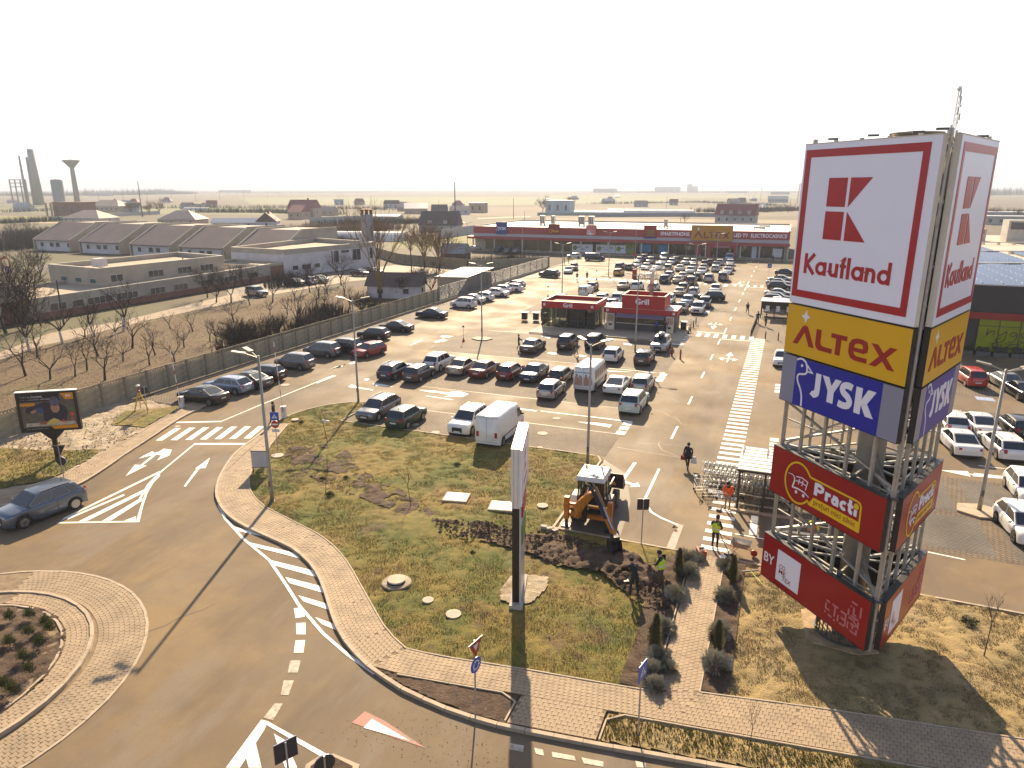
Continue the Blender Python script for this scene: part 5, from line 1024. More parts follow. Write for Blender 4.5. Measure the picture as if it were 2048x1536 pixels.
# the fence along the car park: posts, three slabs a bay and a lattice slab on top
FX=-53.3;cf=empty('concrete_fence',(FX,0,0),0,'concrete panel fence with lattice top rail between orchard and car park','fence')
ys=list(np.arange(22.0,103,2.35));near=0
sm_me={}
def slab_mesh():
    if 'a' not in sm_me:
        sm_me['a']=MB().box(-.035,.07,0,.035,2.28,.54).mesh('slab',M_fence);q=MB();q.box(-.03,.07,0,.03,2.28,.06);q.box(-.03,.07,.38,.03,2.28,.44)
        for k in range(8):
            y0=.1+k*.27;q.add([(-.025,y0,.06),(-.025,y0+.06,.06),(-.025,y0+.27,.38),(-.025,y0+.21,.38),(.025,y0,.06),(.025,y0+.06,.06),(.025,y0+.27,.38),(.025,y0+.21,.38)],[(0,1,2,3),(4,7,6,5),(0,4,5,1),(1,5,6,2),(2,6,7,3),(3,7,4,0)])
            q.add([(-.024,y0+.27,.06),(-.024,y0+.21,.06),(-.024,y0,.38),(-.024,y0+.06,.38),(.024,y0+.27,.06),(.024,y0+.21,.06),(.024,y0,.38),(.024,y0+.06,.38)],[(0,1,2,3),(4,7,6,5),(0,4,5,1),(1,5,6,2),(2,6,7,3),(3,7,4,0)])
        sm_me['l']=q.mesh('lattice_slab',M_fence);sm_me['p']=MB().box(-.08,-.07,0,.08,.07,2.2).mesh('post',M_fencep)
    return sm_me
sm_=slab_mesh()
for y in ys:
    link('post',sm_['p'],cf,(random.uniform(-.01,.01),y,-.03))
    for k in range(3):
        if y<103:link('slab',sm_['a'],cf,(random.uniform(-.012,.012),y,.02+k*.56))
    link('lattice_slab',sm_['l'],cf,(0,y,1.70))
M_slat=mat('slat_grey',(.15,.15,.155),rough=.45,metal=.3,var=.06,scale=.4);M_slatp=mat('slat_post',(.07,.07,.075),rough=.5)
mf=empty('slatted_fence',(-53.2,0,0),0,'dark grey fence of horizontal metal slats along the far half of the car park','fence')
y=103.4;sl=MB().box(-.02,.05,0,.02,4.05,.17).mesh('slat',M_slat);slp=MB().box(-.05,-.05,0,.05,.05,2.5).mesh('post',M_slatp)
while y<160:
    link('post',slp,mf,(0,y,0))
    for k in range(11):link('slat',sl,mf,(0,y,.12+k*.215))
    y+=4.1
link('post',slp,mf,(0,y,0));MB().box(-.06,103.2,0,.06,y,.12).build('plinth',M_conc,mf)
# ------------------------------------------------------------ far houses
R=math.radians
def fh(px,py,w,d,hw,hr,mw,mr,ang,lab,**k):return gable_house('house',*at(px,py),w,d,hw,hr,mw,mr,R(ang),lab,group=None,**k)
fh(184,446,22,16,3.0,7.0,M_wgrey,M_rtan,12,'low house with brown hipped roof left of the leaning pole',hip=.95)
fh(368,451,19,15,3.4,7.6,M_wtan,M_rtan,20,'low house with hipped roof, half of it sunlit, behind the pavilions',hip=.9)
fh(222,424,30,18,5,9.5,M_wtan,M_rtan,10,'large house with a spreading brown roof beside the brick building',hip=.9,chim=True)
fh(610,436,17,13,6.6,11.5,M_wtan,M_rred,15,'big tall villa with steep red roof above the pavilions',chim=True);fh(600,438,8,16,4.6,8.6,M_wtan,M_rred,15,'lower front wing of the tall red-roofed villa')
fh(660,431,9,8,3.4,6.0,M_wtan,M_rtan,10,'small garage with sunlit roof right of the villa');fh(478,455,24,7,2.6,4.6,M_plastw,M_rwht,22,'long low house with a bright pinkish roof');fh(538,457,12,9,3.6,7.6,M_plastw,M_rdark,-60,'white gabled house right of the long bright roof',chim=True)
fh(832,427,17,16,4,8.0,M_wtan,M_rwht,30,'barn with a brilliant white roof slope',win=False);fh(882,461,17,11,2.6,8.6,M_wgrey,M_rdark,10,'dark mansard-roofed house left of the retail store',dormers=2);fh(772,443,18,9,3.2,4.2,M_wgrey,M_rwht,10,'pale low workshop with a white roof behind the tall bare tree')
fh(1472,449,20,12,5.0,10.5,M_wgrey,M_rred,-4,'long house with plain red roof and dormers beyond the store',dormers=4);fh(1555,405,26,14,5,9,M_wgrey,M_wgrey,5,'grey barn right of the white heaps near the lattice pylon');fh(395,413,16,9,3.2,4.4,M_wgrey,M_rtan,5,'small flat shed beside the tunnel greenhouse')
fh(1235,395,10,10,3,5,M_wgrey,M_rwht,5,'tiny bright roof far out in the fields');fh(1740,430,24,10,4,6,M_wgrey,M_rwht,5,'pale building hidden behind the sign tower')
def boxb(px,py,w,d,h,mw,lab,ang=0,roof=None,cols=0,cat='building',name='building'):
    e=empty(name,(*at(px,py),-.05),R(ang),lab,cat);MB().box(-w/2,-d/2,0,w/2,d/2,h).build('wall',mw,e);MB().box(-w/2-.4,-d/2-.4,h,w/2+.4,d/2+.4,h+.5).build('roof',roof or mw,e)
    n=max(2,int(w/5))
    for i in range(n):xx=-w/2+(i+.5)*w/n;f=MB().box(xx-.8,-d/2-.08,h*.3,xx+.8,-d/2,h*.72).build('window',M_wing,e)
    for i in range(cols):xx=-w/2-3+i*4;MB().box(xx-.4,-d/2-3,0,xx+.4,-d/2-2,h).build('column',M_wtan,e)
    return e
boxb(152,432,24,12,9,M_brick,'red brick building with open columned end in the green fields',8,M_brick,cols=2);boxb(957,425,12,10,7.2,M_wtan,'plain tan block with white roof edge in the fields',3,M_rwht);boxb(1120,428,19,12,9.5,mat('wall_pale_blue',(.40,.46,.50),rough=.8,var=.15,scale=.3),'pale blue block with overhanging grey roof beyond the store',0,M_fgrey)
boxb(1335,384,150,60,30,M_wgrey,'long pale hall on the misty horizon',0);boxb(1379,384,30,20,46,M_wgrey,'tall hazy tower block group on the horizon');boxb(1388,384,45,20,34,M_wgrey,'lower hazy block right of the tower block');boxb(1210,385,120,40,20,M_wgrey,'low hazy hall left on the horizon')
boxb(1560,389,60,22,9,M_wgrey,'grey factory hall near the lattice pylon',0,M_rwht);boxb(1475,386,90,25,8,M_wgrey,'distant hall with a thin white roof',0,M_rwht);boxb(470,385,190,30,12,M_wgrey,'long row of pale sheds in the mist',0,M_rwht);boxb(2010,440,34,12,4.5,M_wgrey,'long grey shed with white roof at the right edge',0,M_rwht);boxb(2030,449,30,10,4.0,M_fwall,'pale shed behind the supermarket roof at the right edge',0,M_rwht)
boxb(200,392,70,20,8,M_wgrey,'long low industrial shed under the water tower',0,M_rwht,name='industrial_shed');boxb(60,393,60,20,9,M_wtan,'industrial shed at the foot of the chimneys',0,name='industrial_shed');boxb(300,387,110,25,11,M_wgrey,'grey industrial hall right of the water tower',0,name='industrial_shed')
def tunnel(px,py,L,r,ang,lab):
    e=empty('greenhouse',(*at(px,py),0),R(ang),lab,'greenhouse');n=8;mb=MB();vs=[(x,r*math.cos(PI*j/n),r*.75*math.sin(PI*j/n))for x in(-L/2,L/2)for j in range(n+1)]
    mb.add(vs,[(j,j+1,n+2+j,n+1+j)for j in range(n)]+[tuple(range(n+1))[::-1],tuple(range(n+1,2*n+2))]);mb.build('cover',M_rwht,e,smooth=False)
    for k in range(6):x=-L/2+k*L/5;MB().tube([(x,(r+.03)*math.cos(PI*j/n),(r*.75+.03)*math.sin(PI*j/n))for j in range(n+1)],.05,4).build('hoop',M_galv,e)
tunnel(716,480,36,4.2,12,'white plastic tunnel greenhouse behind the grey chimney');tunnel(393,420,24,3,5,'small white tunnel greenhouse in the village');tunnel(1198,430,36,4,2,'white tunnel left of its longer neighbour beyond the store');tunnel(1300,428,64,4.5,0,'longest white tunnel beyond the pet shop sign')
e=empty('dome',(*at(1095,408),0),0,'small white dome beside the pale blue block','dome');MB().ball((0,0,0),7,12,8).build('shell',M_rwht,e)
rr_=random.Random(11)
for k in range(26):
    px,py=[(rr_.uniform(0,560),rr_.uniform(404,424)),(rr_.uniform(560,960),rr_.uniform(408,432)),(rr_.uniform(1130,1590),rr_.uniform(398,415))][k%3]
    q=fh(px,py,rr_.uniform(8,15),rr_.uniform(7,11),rr_.uniform(2.8,4),rr_.uniform(5.5,7.5),rr_.choice([M_wtan,M_wgrey,M_plastw]),rr_.choice([M_rtan,M_rred,M_rdark,M_wgrey]),rr_.uniform(-20,40),'small misty village house with a gabled roof',hip=rr_.choice([0,.8]));q['group']='small misty village houses'
# white heaps by the pylon
for k,(px,py,s)in enumerate(((1512,413,9),(1530,410,7),(1520,417,6),(1545,398,7))):clods('white_heap',[(at(px,py)[0]-s,at(px,py)[1]-s*1.5),(at(px,py)[0]+s,at(px,py)[1]-s*1.5),(at(px,py)[0]+s,at(px,py)[1]+s*1.5),(at(px,py)[0]-s,at(px,py)[1]+s*1.5)],60,.8,2.2,M_rwht,.2,20+k)['label']='heap of white rubble near the lattice pylon'
# ------------------------------------------------------------ industry on the left horizon
M_hz=mat('far_concrete',(.30,.29,.26),rough=.9)
def far(px,dist):p=away(px,dist,430);return(p[0],p[1],-.05)
c1=empty('industrial_chimney',far(83,1000),0,'thick tall concrete chimney on the left horizon','chimney');MB().lathe([(5.2,0),(3.4,61.5)],n=20).build('shaft',M_hz,c1,smooth=True)
for px,h,lab in((59,59,'thin chimney left of the thick one on the horizon'),(73,58,'thin chimney touching the thick one on the horizon')):
    e=empty('industrial_chimney',far(px,1000),0,lab,'chimney');MB().lathe([(1.6,0),(1.0,h-5)],n=12).build('shaft',M_hz,e,smooth=True)
wt=empty('water_tower',far(159,1000),0,'mushroom-shaped concrete water tower on the left horizon','water tower')
MB().lathe([(3.2,0),(2.3,41),(2.6,42)],n=20).build('shaft',M_hz,wt,smooth=True);MB().lathe([(2.6,42),(9.2,49.5),(9.4,50.4),(1.2,51.3)],n=24).build('tank',M_hz,wt,smooth=False);MB().lathe([(.3,51.3),(.2,55)],n=6).build('mast',M_hz,wt)
e=empty('silo',far(124,960),0,'squat grey silo between chimney and water tower','silo');MB().lathe([(6,0),(6,27),(5.5,28),(1.5,28.8)],n=20).build('drum',mat('silo_grey',(.22,.22,.24),rough=.8),e)
e=empty('pipe_bridge',far(47,980),R(20),'open steel frame left of the thin chimney','frame')
for x in(-9,-3,3,9):MB().box(x-.5,-.5,0,x+.5,.5,28).build('post',M_hz,e)
for z in(20,24,27.5):MB().box(-9,-.5,z,9,.5,z+.8).build('beam',M_hz,e)
# poles
M_pole=mat('pole_dark',(.07,.055,.045),rough=.85);M_polec=mat('pole_concrete',(.30,.28,.24),rough=.85)
def pole(px,base,top,lab,r=.16,m=None,arm=False,H=None):
    p=at(px,base);d=-p[0]*math.sin(YAW)+p[1]*math.cos(YAW);h=H or CAMH-d*math.tan(math.atan((top-768)/FPX)+PITCH)
    e=empty('utility_pole',(*p,-.05),0,lab,'pole');MB().tube([(0,0,0),(0,0,h)],[r,r*.6],8).build('shaft',m or M_pole,e)
    if arm:
        for z in(h-.5,h-1.3):MB().box(-1.1,-.05,z,1.1,.05,z+.1).build('crossarm',m or M_pole,e)
    return e
for a in((285,434,362,'tall thin pole standing alone left of centre in the fields',.32),(911,452,364,'tallest thin pole behind the mansard house',.34),(128,650,560,'dark wooden pole in front of the cream school block',.13),(823,545,503,'concrete pole in the school yard by the plank wall',.14),(552,458,434,'short pole in front of the white gabled house',.12),(695,440,414,'thin pole over the pale garden wall',.15),
          (1027,436,396,'thin pole left of the tan block',.2),(1049,440,421,'short pole above the blue shop sign',.14),(1333,417,393,'thin pole above the pet shop sign',.18),(1361,444,427,'short pole above the store roof',.13),(1581,407,397,'short pole by the grey barn',.2),(1521,401,372,'thin pole by the white heaps',.25),(560,395,382,'faint pole on the misty field',.25),(684,392,380,'second faint pole on the misty field',.25),(878,420,399,'thin pole near the tall one',.16),(983,560,490,'pale post inside the plank wall corner',.10)):pole(*a)
for k in range(9):
    e=pole(200+k*48,412-k*2.2,388-k*.9,'faint utility pole in the misty row left of the villa',.2);e['group']='faint utility poles in the mist'
def lattice(px,base,top,w,lab,dishes=0):
    p=at(px,base);d=-p[0]*math.sin(YAW)+p[1]*math.cos(YAW);h=CAMH-d*math.tan(math.atan((top-768)/FPX)+PITCH);e=empty('lattice_mast',(*p,0),R(15),lab,'mast')
    n=int(h/(w*1.6));t=.08*max(1,w/1.3);tw=.45
    for i in range(4):
        a=PI/4+i*PI/2;MB().tube([(w*math.cos(a),w*math.sin(a),0),(w*tw*math.cos(a),w*tw*math.sin(a),h)],t,4).build('leg',M_galv,e)
    mb=MB()
    for k in range(n):
        z0,z1=h*k/n,h*(k+1)/n;s0,s1=w*(1-(1-tw)*k/n),w*(1-(1-tw)*(k+1)/n)
        for i in range(4):
            a,b=PI/4+i*PI/2,PI/4+(i+1)*PI/2;mb.bar((s0*math.cos(a),s0*math.sin(a),z0),(s1*math.cos(b),s1*math.sin(b),z1),t);mb.bar((s1*math.cos(a),s1*math.sin(a),z1),(s1*math.cos(b),s1*math.sin(b),z1),t)
    stuff(mb.build('bracing',M_galv,e));rr=random.Random(5)
    for k in range(dishes):
        z=h-1-k*h*.035;a=rr.uniform(0,6.28);x,y=.8*math.cos(a),.8*math.sin(a)
        if k%3==0:MB().tube([(x,y,z),(x*1.6,y*1.6-.1,z)],[.75,.1],10).build('dish',M_rwht,e)
        else:MB().box(x*1.3-.22,y*1.3-.2,z-1.2,x*1.3+.22,y*1.3+.2,z+1.2).build('antenna',M_retb if False else M_metalw,e)
lattice(1873,478,172,1.15,'lattice radio mast with dishes rising behind the sign tower',12);lattice(1597,409,366,2.6,'squat lattice pylon left of the sign tower')
# ------------------------------------------------------------ playground slide in the school garden
pg=empty('playground_slide',(*at(14,545),0),R(-30),'orange and purple playground slide in the school garden at the left edge','slide');M_or=mat('slide_orange',(.5,.13,.04),rough=.5);M_pu=mat('slide_purple',(.12,.09,.28),rough=.5)
for a,b in((-.7,-.7),(.7,-.7),(.7,.7),(-.7,.7)):MB().box(a-.08,b-.08,0,a+.08,b+.08,3.0).build('post',M_or,pg)
MB().box(-.8,-.8,1.4,.8,.8,1.5).build('platform',M_or,pg);mb=MB();mb.add([(-.9,-.9,3),(.9,-.9,3),(.9,.9,3),(-.9,.9,3),(0,0,3.8)],[(0,1,4),(1,2,4),(2,3,4),(3,0,4),(3,2,1,0)]);mb.build('canopy',M_or,pg)
mb=MB();mb.bar((.8,0,1.5),(3.6,0,.3),.7,.08);mb.build('chute',M_pu,pg)
for s in(-.35,.35):MB().bar((.8,s,1.65),(3.6,s,.45),.06,.3).build('rim',M_pu,pg)

# ------------------------------------------------------------ the air: one closed box of pale even haze round everything
mh=bpy.data.materials.new('haze');mh.use_nodes=True;n_=mh.node_tree.nodes;n_.remove(n_['Principled BSDF'])
pvn=n_.new('ShaderNodeVolumePrincipled');pvn.inputs['Color'].default_value=(.80,.88,1.0,1);pvn.inputs['Density'].default_value=HAZE;pvn.inputs['Anisotropy'].default_value=0.0
mh.node_tree.links.new(pvn.outputs[0],n_['Material Output'].inputs['Volume'])
hz=stuff(MB().box(-7500,-2200,-1.2,7500,7500,92).build('haze',mh),'thin pale winter haze over the plain','haze')
# ================================================================== VEHICLES
def carpaint(n,c,metal=.0,rough=.28):return mat('paint_'+n,c,rough=rough,metal=metal,coat=.6,var=.05,scale=1.5)
PAINT={'w':carpaint('white',(.66,.65,.62)),'s':carpaint('silver',(.36,.36,.35),.55,.32),'g':carpaint('grey',(.15,.15,.16),.5,.3),'dg':carpaint('dark_grey',(.060,.058,.056),.4,.3),'k':carpaint('black',(.010,.010,.012)),
 'b':carpaint('navy',(.014,.020,.05),.3),'r':carpaint('red',(.26,.020,.018)),'dr':carpaint('dark_red',(.13,.010,.012)),'be':carpaint('champagne',(.36,.31,.24),.4,.32),'gn':carpaint('dark_green',(.012,.04,.028)),
 'br':carpaint('brown',(.10,.065,.04),.3),'y':carpaint('yellow',(.50,.30,.02)),'m':carpaint('mint',(.42,.52,.47)),'lb':carpaint('silver_blue',(.26,.31,.40),.5,.3),'rr':carpaint('bright_red',(.42,.03,.02))}
M_cg=mat('car_glass',(0.010,0.013,0.016),rough=.06,spec=.9);M_tyre=mat('tyre',(.014,.013,.013),rough=.85);M_rim=mat('alloy_rim',(.38,.37,.36),rough=.35,metal=.7);M_trim=mat('black_trim',(.016,.016,.016),rough=.6)
M_hl=mat('headlamp',(.55,.58,.60),rough=.12,spec=.9);M_tl=mat('tail_lamp',(.28,.012,.012),rough=.2,spec=.8);M_plate=mat('number_plate',(.62,.62,.60),rough=.5)
def car_dims(t):
    D=dict(sedan=(4.62,1.80,1.44,.93,.80,1.15,1.98,1.60,.62,.96,.32),hatch=(4.1,1.74,1.47,.94,.82,1.0,1.72,.62,.14,0,.31),wagon=(4.68,1.80,1.46,.93,.80,1.15,1.95,.75,.16,0,.32),suv=(4.45,1.84,1.66,1.06,.96,1.08,1.80,.62,.16,0,.36),
             minivan=(4.15,1.74,1.66,1.02,.88,.78,1.62,.50,.10,0,.31),coupe=(4.75,1.86,1.38,.92,.78,1.25,2.15,1.75,.50,.93,.34))
    return D[t]
CAR={}
def car_proto(t):
    """meshes of one vehicle type: list of (name, mesh, offset) with children"""
    if t in CAR:return CAR[t]
    P=[]
    if t in('van','smallvan','bus'):
        L,W,H,belt,hood,R=(5.5,2.02,2.45,1.30,1.05,.35)if t!='smallvan' else(4.35,1.80,1.85,1.15,.98,.31)
        if t=='bus':L,W,H,belt,hood=5.2,1.95,2.0,1.2,1.0
        f=L/2;xa,xb=f-(.62 if t!='smallvan' else .8),f-(1.45 if t!='smallvan' else 1.55)
    else:
        L,W,H,belt,hood,a,b_,c_,d_,trunk,R=car_dims(t);f=L/2;xa,xb,xc,xd=f-a,f-b_,-f+c_,-f+d_
    hw=W/2;wx=(f-.86,-f+.82)
    xs={f,f-.05,f-.16,f-.4,-f,-f+.05,-f+.14,-f+.35,xa,xb,0}
    for x in wx:
        for q in(-1.0,-.94,-.75,-.4,0,.4,.75,.94,1.0):xs.add(x+q*(R+.07))
    xs=sorted(xs);Ra=R+.07
    def prof(x):
        e=f-abs(x);wf=1 if e>.4 else .80+.20*math.sqrt(max(0,1-(1-e/.4)**2))
        bot=.24+(.10*(1-e/.3)if e<.3 else 0)
        for w_ in wx:
            if abs(x-w_)<Ra+1e-6:bot=max(bot,R+math.sqrt(max(0,Ra*Ra-(x-w_)**2)))
        if t in('van','smallvan','bus'):
            if x>=xa:top=hood+(belt-hood)*(f-x)/(f-xa);top-=.30*max(0,1-e/.16)**2
            elif x>=xb:top=belt+(H-.06-belt)*(xa-x)/(xa-xb)
            else:top=H-.03*max(0,1-(x+f)/.3)
        else:
            if x>=xa:top=hood+(belt-hood)*min(1,(f-x)/(f-xa))**.8;top-=.22*max(0,1-e/.16)**2
            elif trunk and x<xd:top=trunk-.06*max(0,1-e/.14)**2
            else:top=belt+.02-.10*max(0,1-e/.10)**2
        return wf,bot,max(top,bot+.12)
    mb=MB();rows=[]
    for x in xs:
        wf,bot,top=prof(x);w_=hw*wf;sh=min(top-.03,belt-.02 if top>belt else top-.05);mid=bot+(sh-bot)*.5
        if t in('van','smallvan','bus')and x<xa:
            up=min(1,(top-belt)/(H-belt));wt=w_*(1-.10*up);half=[(w_*.96,bot),(w_,mid),(w_*.995,belt),(wt+.01,top-.10),(wt-.10,top-.01),(0,top)]
        else:half=[(w_*.95,bot),(w_,mid),(w_*.985,mid+(sh-mid)*.6),(w_*.955,sh),(w_*.84,top-.008),(0,top+.012)]
        rows.append([(x,y,z)for y,z in half]+[(x,-y,z)for y,z in half[:-1][::-1]])
    n=len(rows[0]);mb.add([p for r in rows for p in r],[(i*n+j,i*n+j+1,(i+1)*n+j+1,(i+1)*n+j)for i in range(len(rows)-1)for j in range(n-1)]+[tuple(range(n))[::-1],tuple((len(rows)-1)*n+j for j in range(n))])
    body=mb.mesh('body',[PAINT['w']],True);P.append(('body',body,(0,0,0)))
    ub=MB();ub.box(-f+.12,-hw+.30,.18,f-.12,hw-.30,.60)
    for x in wx:ub.box(x-Ra-.02,-hw+.07,R+.02,x+Ra+.02,hw-.07,R+Ra-.01)
    ub.box(wx[1]+Ra,-hw+.06,.20,wx[0]-Ra,hw-.06,.30);ub.box(f-.25,-hw*.78,.19,f-.03,hw*.78,.32);ub.box(-f+.03,-hw*.80,.20,-f+.25,hw*.80,.36)
    P.append(('underbody',ub.mesh('underbody',M_trim),(0,0,0)))
    G=lambda name,quads,m=M_cg,th=.012:P.append((name,(lambda q:[q.add(v,[(0,1,2,3)])for v in quads]and q)(MB()).mesh(name,m),(0,0,0)))
    if t in('van','smallvan','bus'):
        e=.014;dx,dz=xa-xb,H-belt;nl=math.hypot(dx,dz);ox,oz=dz/nl*e+.004,dx/nl*e+.004;s0,s1=.10,.88
        pa=lambda s,y:(xa-dx*s+ox,y,belt+(H-.06-belt)*s+oz+.012)
        G('windscreen',[[pa(s0,-hw*.88),pa(s0,hw*.88),pa(s1,hw*.80),pa(s1,-hw*.80)]])
        for s in(-1,1):
            y0,y1=s*(hw*.998+e),s*(hw*.93+e);q=[(xa-.10,y0,belt+.04),(xb-.30,y0,belt+.04),(xb-.30,y1,belt+(H-belt)*.62),(xb+.18,y1,belt+(H-belt)*.62)]
            G('side_window',[q if s<0 else q[::-1]])
        for s in(-1,1):
            if t!='van':
                q=[(-f-.004,s*.08,belt+.03),(-f-.004,s*hw*.85,belt+.03),(-f-.004,s*hw*.80,H-.25),(-f-.004,s*.08,H-.25)];G('rear_window',[q if s<0 else q[::-1]])
        seam=MB();seam.box(-f-.006,-.008,.5,-f+.02,.008,H-.15)
        for z in(.48,H-.14):seam.box(-f-.006,-hw*.82,z,-f+.02,hw*.82,z+.014)
        for s in(-1,1):seam.box(-f+.6,s*(hw+.001)-.006,.72,xb-.5,s*(hw+.001)+.006,.80)
        P.append(('seam',seam.mesh('seam',M_trim),(0,0,0)))
        tlz=(.85,1.25)
    else:
        zr=H;wr=hw*.74;wb=hw*.90;z0=belt-.01
        gh=MB();T=[(xa,-wb,z0),(xa,wb,z0),(xd,wb,z0),(xd,-wb,z0),(xb,-wr,zr-.05),(xb,wr,zr-.05),(xc,wr,zr-.06),(xc,-wr,zr-.06)]
        gh.add(T,[(0,1,5,4),(2,3,7,6)]);
        def sidew(s,t0,t1,i0=.07):
            # pane between fractions t0..t1 of the side
            lo=lambda t_:(xa-.16+(xd+.10-(xa-.16))*t_,s*(wb+.006),z0+.05);hi=lambda t_:(xb-.02+(xc+.05-(xb-.02))*t_,s*(wr+.020),zr-.10)
            q=[lo(t0),lo(t1),hi(t1),hi(t0)];return q if s<0 else q[::-1]
        cabin=MB();cabin.add(T,[(0,4,5,1),(1,5,6,2),(2,6,7,3),(3,7,4,0)]);P.append(('pillars',cabin.mesh('pillars',PAINT['w']),(0,0,0)))
        lerp=lambda p,q,k:tuple(p[i]+(q[i]-p[i])*k for i in range(3))
        ws=[lerp(T[0],T[4],.06),lerp(T[1],T[5],.06),lerp(T[1],T[5],.93),lerp(T[0],T[4],.93)];ws=[(x+.014,y*.94,z+.012)for x,y,z in ws];G('windscreen',[ws])
        rw=[lerp(T[2],T[6],.12),lerp(T[3],T[7],.12),lerp(T[3],T[7],.90),lerp(T[2],T[6],.90)];rw=[(x-.014,y*.90,z+.010)for x,y,z in rw];G('rear_window',[rw])
        cuts={'sedan':(.02,.49,.53,.93),'coupe':(.02,.55,.58,.90),'hatch':(.02,.44,.48,.93),'wagon':(.02,.38,.41,.70,.73,.97),'suv':(.02,.40,.43,.74,.77,.95),'minivan':(.04,.40,.43,.73,.76,.96)}[t]
        for s in(-1,1):
            for k in range(0,len(cuts),2):G('side_window',[sidew(s,cuts[k],cuts[k+1])])
        rf=MB();rr=[]
        for x,dz in((xb+.03,-.035),(xb-.25,.0),((xb+xc)/2,.02),(xc+.25,.0),(xc-.04,-.045)):rr.append([(x,y,z+dz)for y,z in((wr+.025,zr-.055),(wr*.93,zr-.012),(wr*.5,zr+.008),(0,zr+.012),(-wr*.5,zr+.008),(-wr*.93,zr-.012),(-wr-.025,zr-.055))])
        rf.add([p for r in rr for p in r],[(i*7+j,(i+1)*7+j,(i+1)*7+j+1,i*7+j+1)for i in range(4)for j in range(6)]);P.append(('roof',rf.mesh('roof',[PAINT['w']],True),(0,0,0)))
        if t in('wagon','suv'):
            for s in(-1,1):P.append(('roof_rail',MB().bar((xb-.2,s*wr*.93,zr+.04),(xc+.15,s*wr*.93,zr+.03),.035).mesh('roof_rail',M_rim),(0,0,0)))
        for s in(-1,1):
            mb=MB();mb.box((xa+xd)/2-.01,s*(hw+.002)-.004,.30,(xa+xd)/2+.005,s*(hw+.002)+.004,belt-.1);mb.box(xa-.06,s*(hw-.004)-.006,.35,xa-.045,s*(hw-.004)+.006,belt-.12);mb.box(xd+.45,s*(hw-.004)-.006,.7,xd+.46,s*(hw-.004)+.006,belt-.12)
            P.append(('door_seam',mb.mesh('door_seam',M_trim),(0,0,0)))
        mb=MB();mb.lathe([(.03,0),(.01,.12)],(xc+.3,0,zr),6);P.append(('antenna',mb.mesh('antenna',M_trim),(0,0,0)))
        tlz=(trunk-.26,trunk-.10)if trunk else(belt-.22,belt+.04)
    hz_=hood-.16
    for s in(-1,1):
        mb=MB();mb.add([(f-.02,s*hw*.52,hz_-.05),(f-.16,s*hw*.90,hz_-.03),(f-.36,s*hw*.965,hz_+.06),(f-.20,s*hw*.86,hz_+.115),(f-.05,s*hw*.56,hz_+.06)],[(0,1,2,3,4)if s>0 else(4,3,2,1,0)]);mb.v=[(x+.018,y*1.012,z+.012)for x,y,z in mb.v];P.append(('headlight',mb.mesh('headlight',M_hl),(0,0,0)))
        mb=MB();mb.box(-f-.006,s*hw*.60 if s>0 else-hw*.80,tlz[0],-f+.10,s*hw*.60 if s<0 else hw*.80,tlz[1]);mb.add([(-f+.0,s*hw*.80,tlz[0]),(-f+.26,s*hw*.985,tlz[0]+.03),(-f+.26,s*hw*.96,tlz[1]),(-f+.0,s*hw*.80,tlz[1])],[(0,1,2,3),(3,2,1,0)]);P.append(('taillight',mb.mesh('taillight',M_tl),(0,0,0)))
        mb=MB();mb.ball((xa-.22,s*(hw+.09),belt+.07),.10,8,5,(.7,1.0,.75));P.append(('mirror',mb.mesh('mirror',[PAINT['w']if t not in('van',)else M_trim],True),(0,0,0)))
    P.append(('grille',MB().box(f-.06,-hw*.45,.42,f+.012,hw*.45,hz_-.02).mesh('grille',M_trim),(0,0,0)))
    for xx,z in((f+.014,.40),(-f-.008,.55 if t not in('van','bus','smallvan')else .62)):P.append(('number_plate',MB().box(xx-.006,-.26,z,xx+.006,.26,z+.11).mesh('number_plate',M_plate),(0,0,0)))
    tm=MB();tm.lathe([(R*.66,-.10),(R*.96,-.10),(R,-.07),(R,.07),(R*.96,.10),(R*.66,.10)],n=18);tm.xf(Matrix.Rotation(PI/2,4,'X'));tm_=tm.mesh('wheel',M_tyre,False)
    rm=MB();rm.lathe([(R*.66,-.085),(R*.66,.085)],n=18);
    for k in range(5):
        a=2*PI*k/5
        for s in(-1,1):rm.bar((0,0,s*.098),(R*.62*math.cos(a),R*.62*math.sin(a),s*.098),.085,.012)
    rm.lathe([(R*.70,-.104),(R*.62,-.104),(R*.62,.104),(R*.70,.104)],n=18);rm.xf(Matrix.Rotation(PI/2,4,'X'));rm_=rm.mesh('rim',[M_rim],False)
    P.append(('wheel',tm_,[(x,s*(hw-.10),R)for x in wx for s in(-1,1)],rm_))
    CAR[t]=(P,L,H);return CAR[t]
PAINTED={'body','roof','pillars','mirror'};carn=0
def car(t,col,x,y,ang,label,group='parked cars',lod=0,z=0.0,cat='car'):
    global carn;carn+=1
    P,L,H=car_proto(t);e=empty({'van':'panel_van','smallvan':'small_van','bus':'van','suv':'suv_car'}.get(t,'parked_car'),(x,y,z+.004),ang,label,'van' if t in('van','smallvan','bus')else cat,group)
    for it in P:
        nm,me,off=it[:3]
        if lod and nm in('door_seam','antenna','roof_rail','seam')or(lod>1 and nm in('grille',)):continue
        if nm=='wheel':
            for o in off:
                w_=link('wheel',me,e,o);link('rim',it[3],w_)
            continue
        o=link(nm,me,e)
        if nm in PAINTED and not(nm=='mirror' and t=='van'):
            o.material_slots[0].link='OBJECT';o.material_slots[0].material=PAINT[col]
    return e
N_,S_,W_,E_=PI/2,-PI/2,PI,0.0
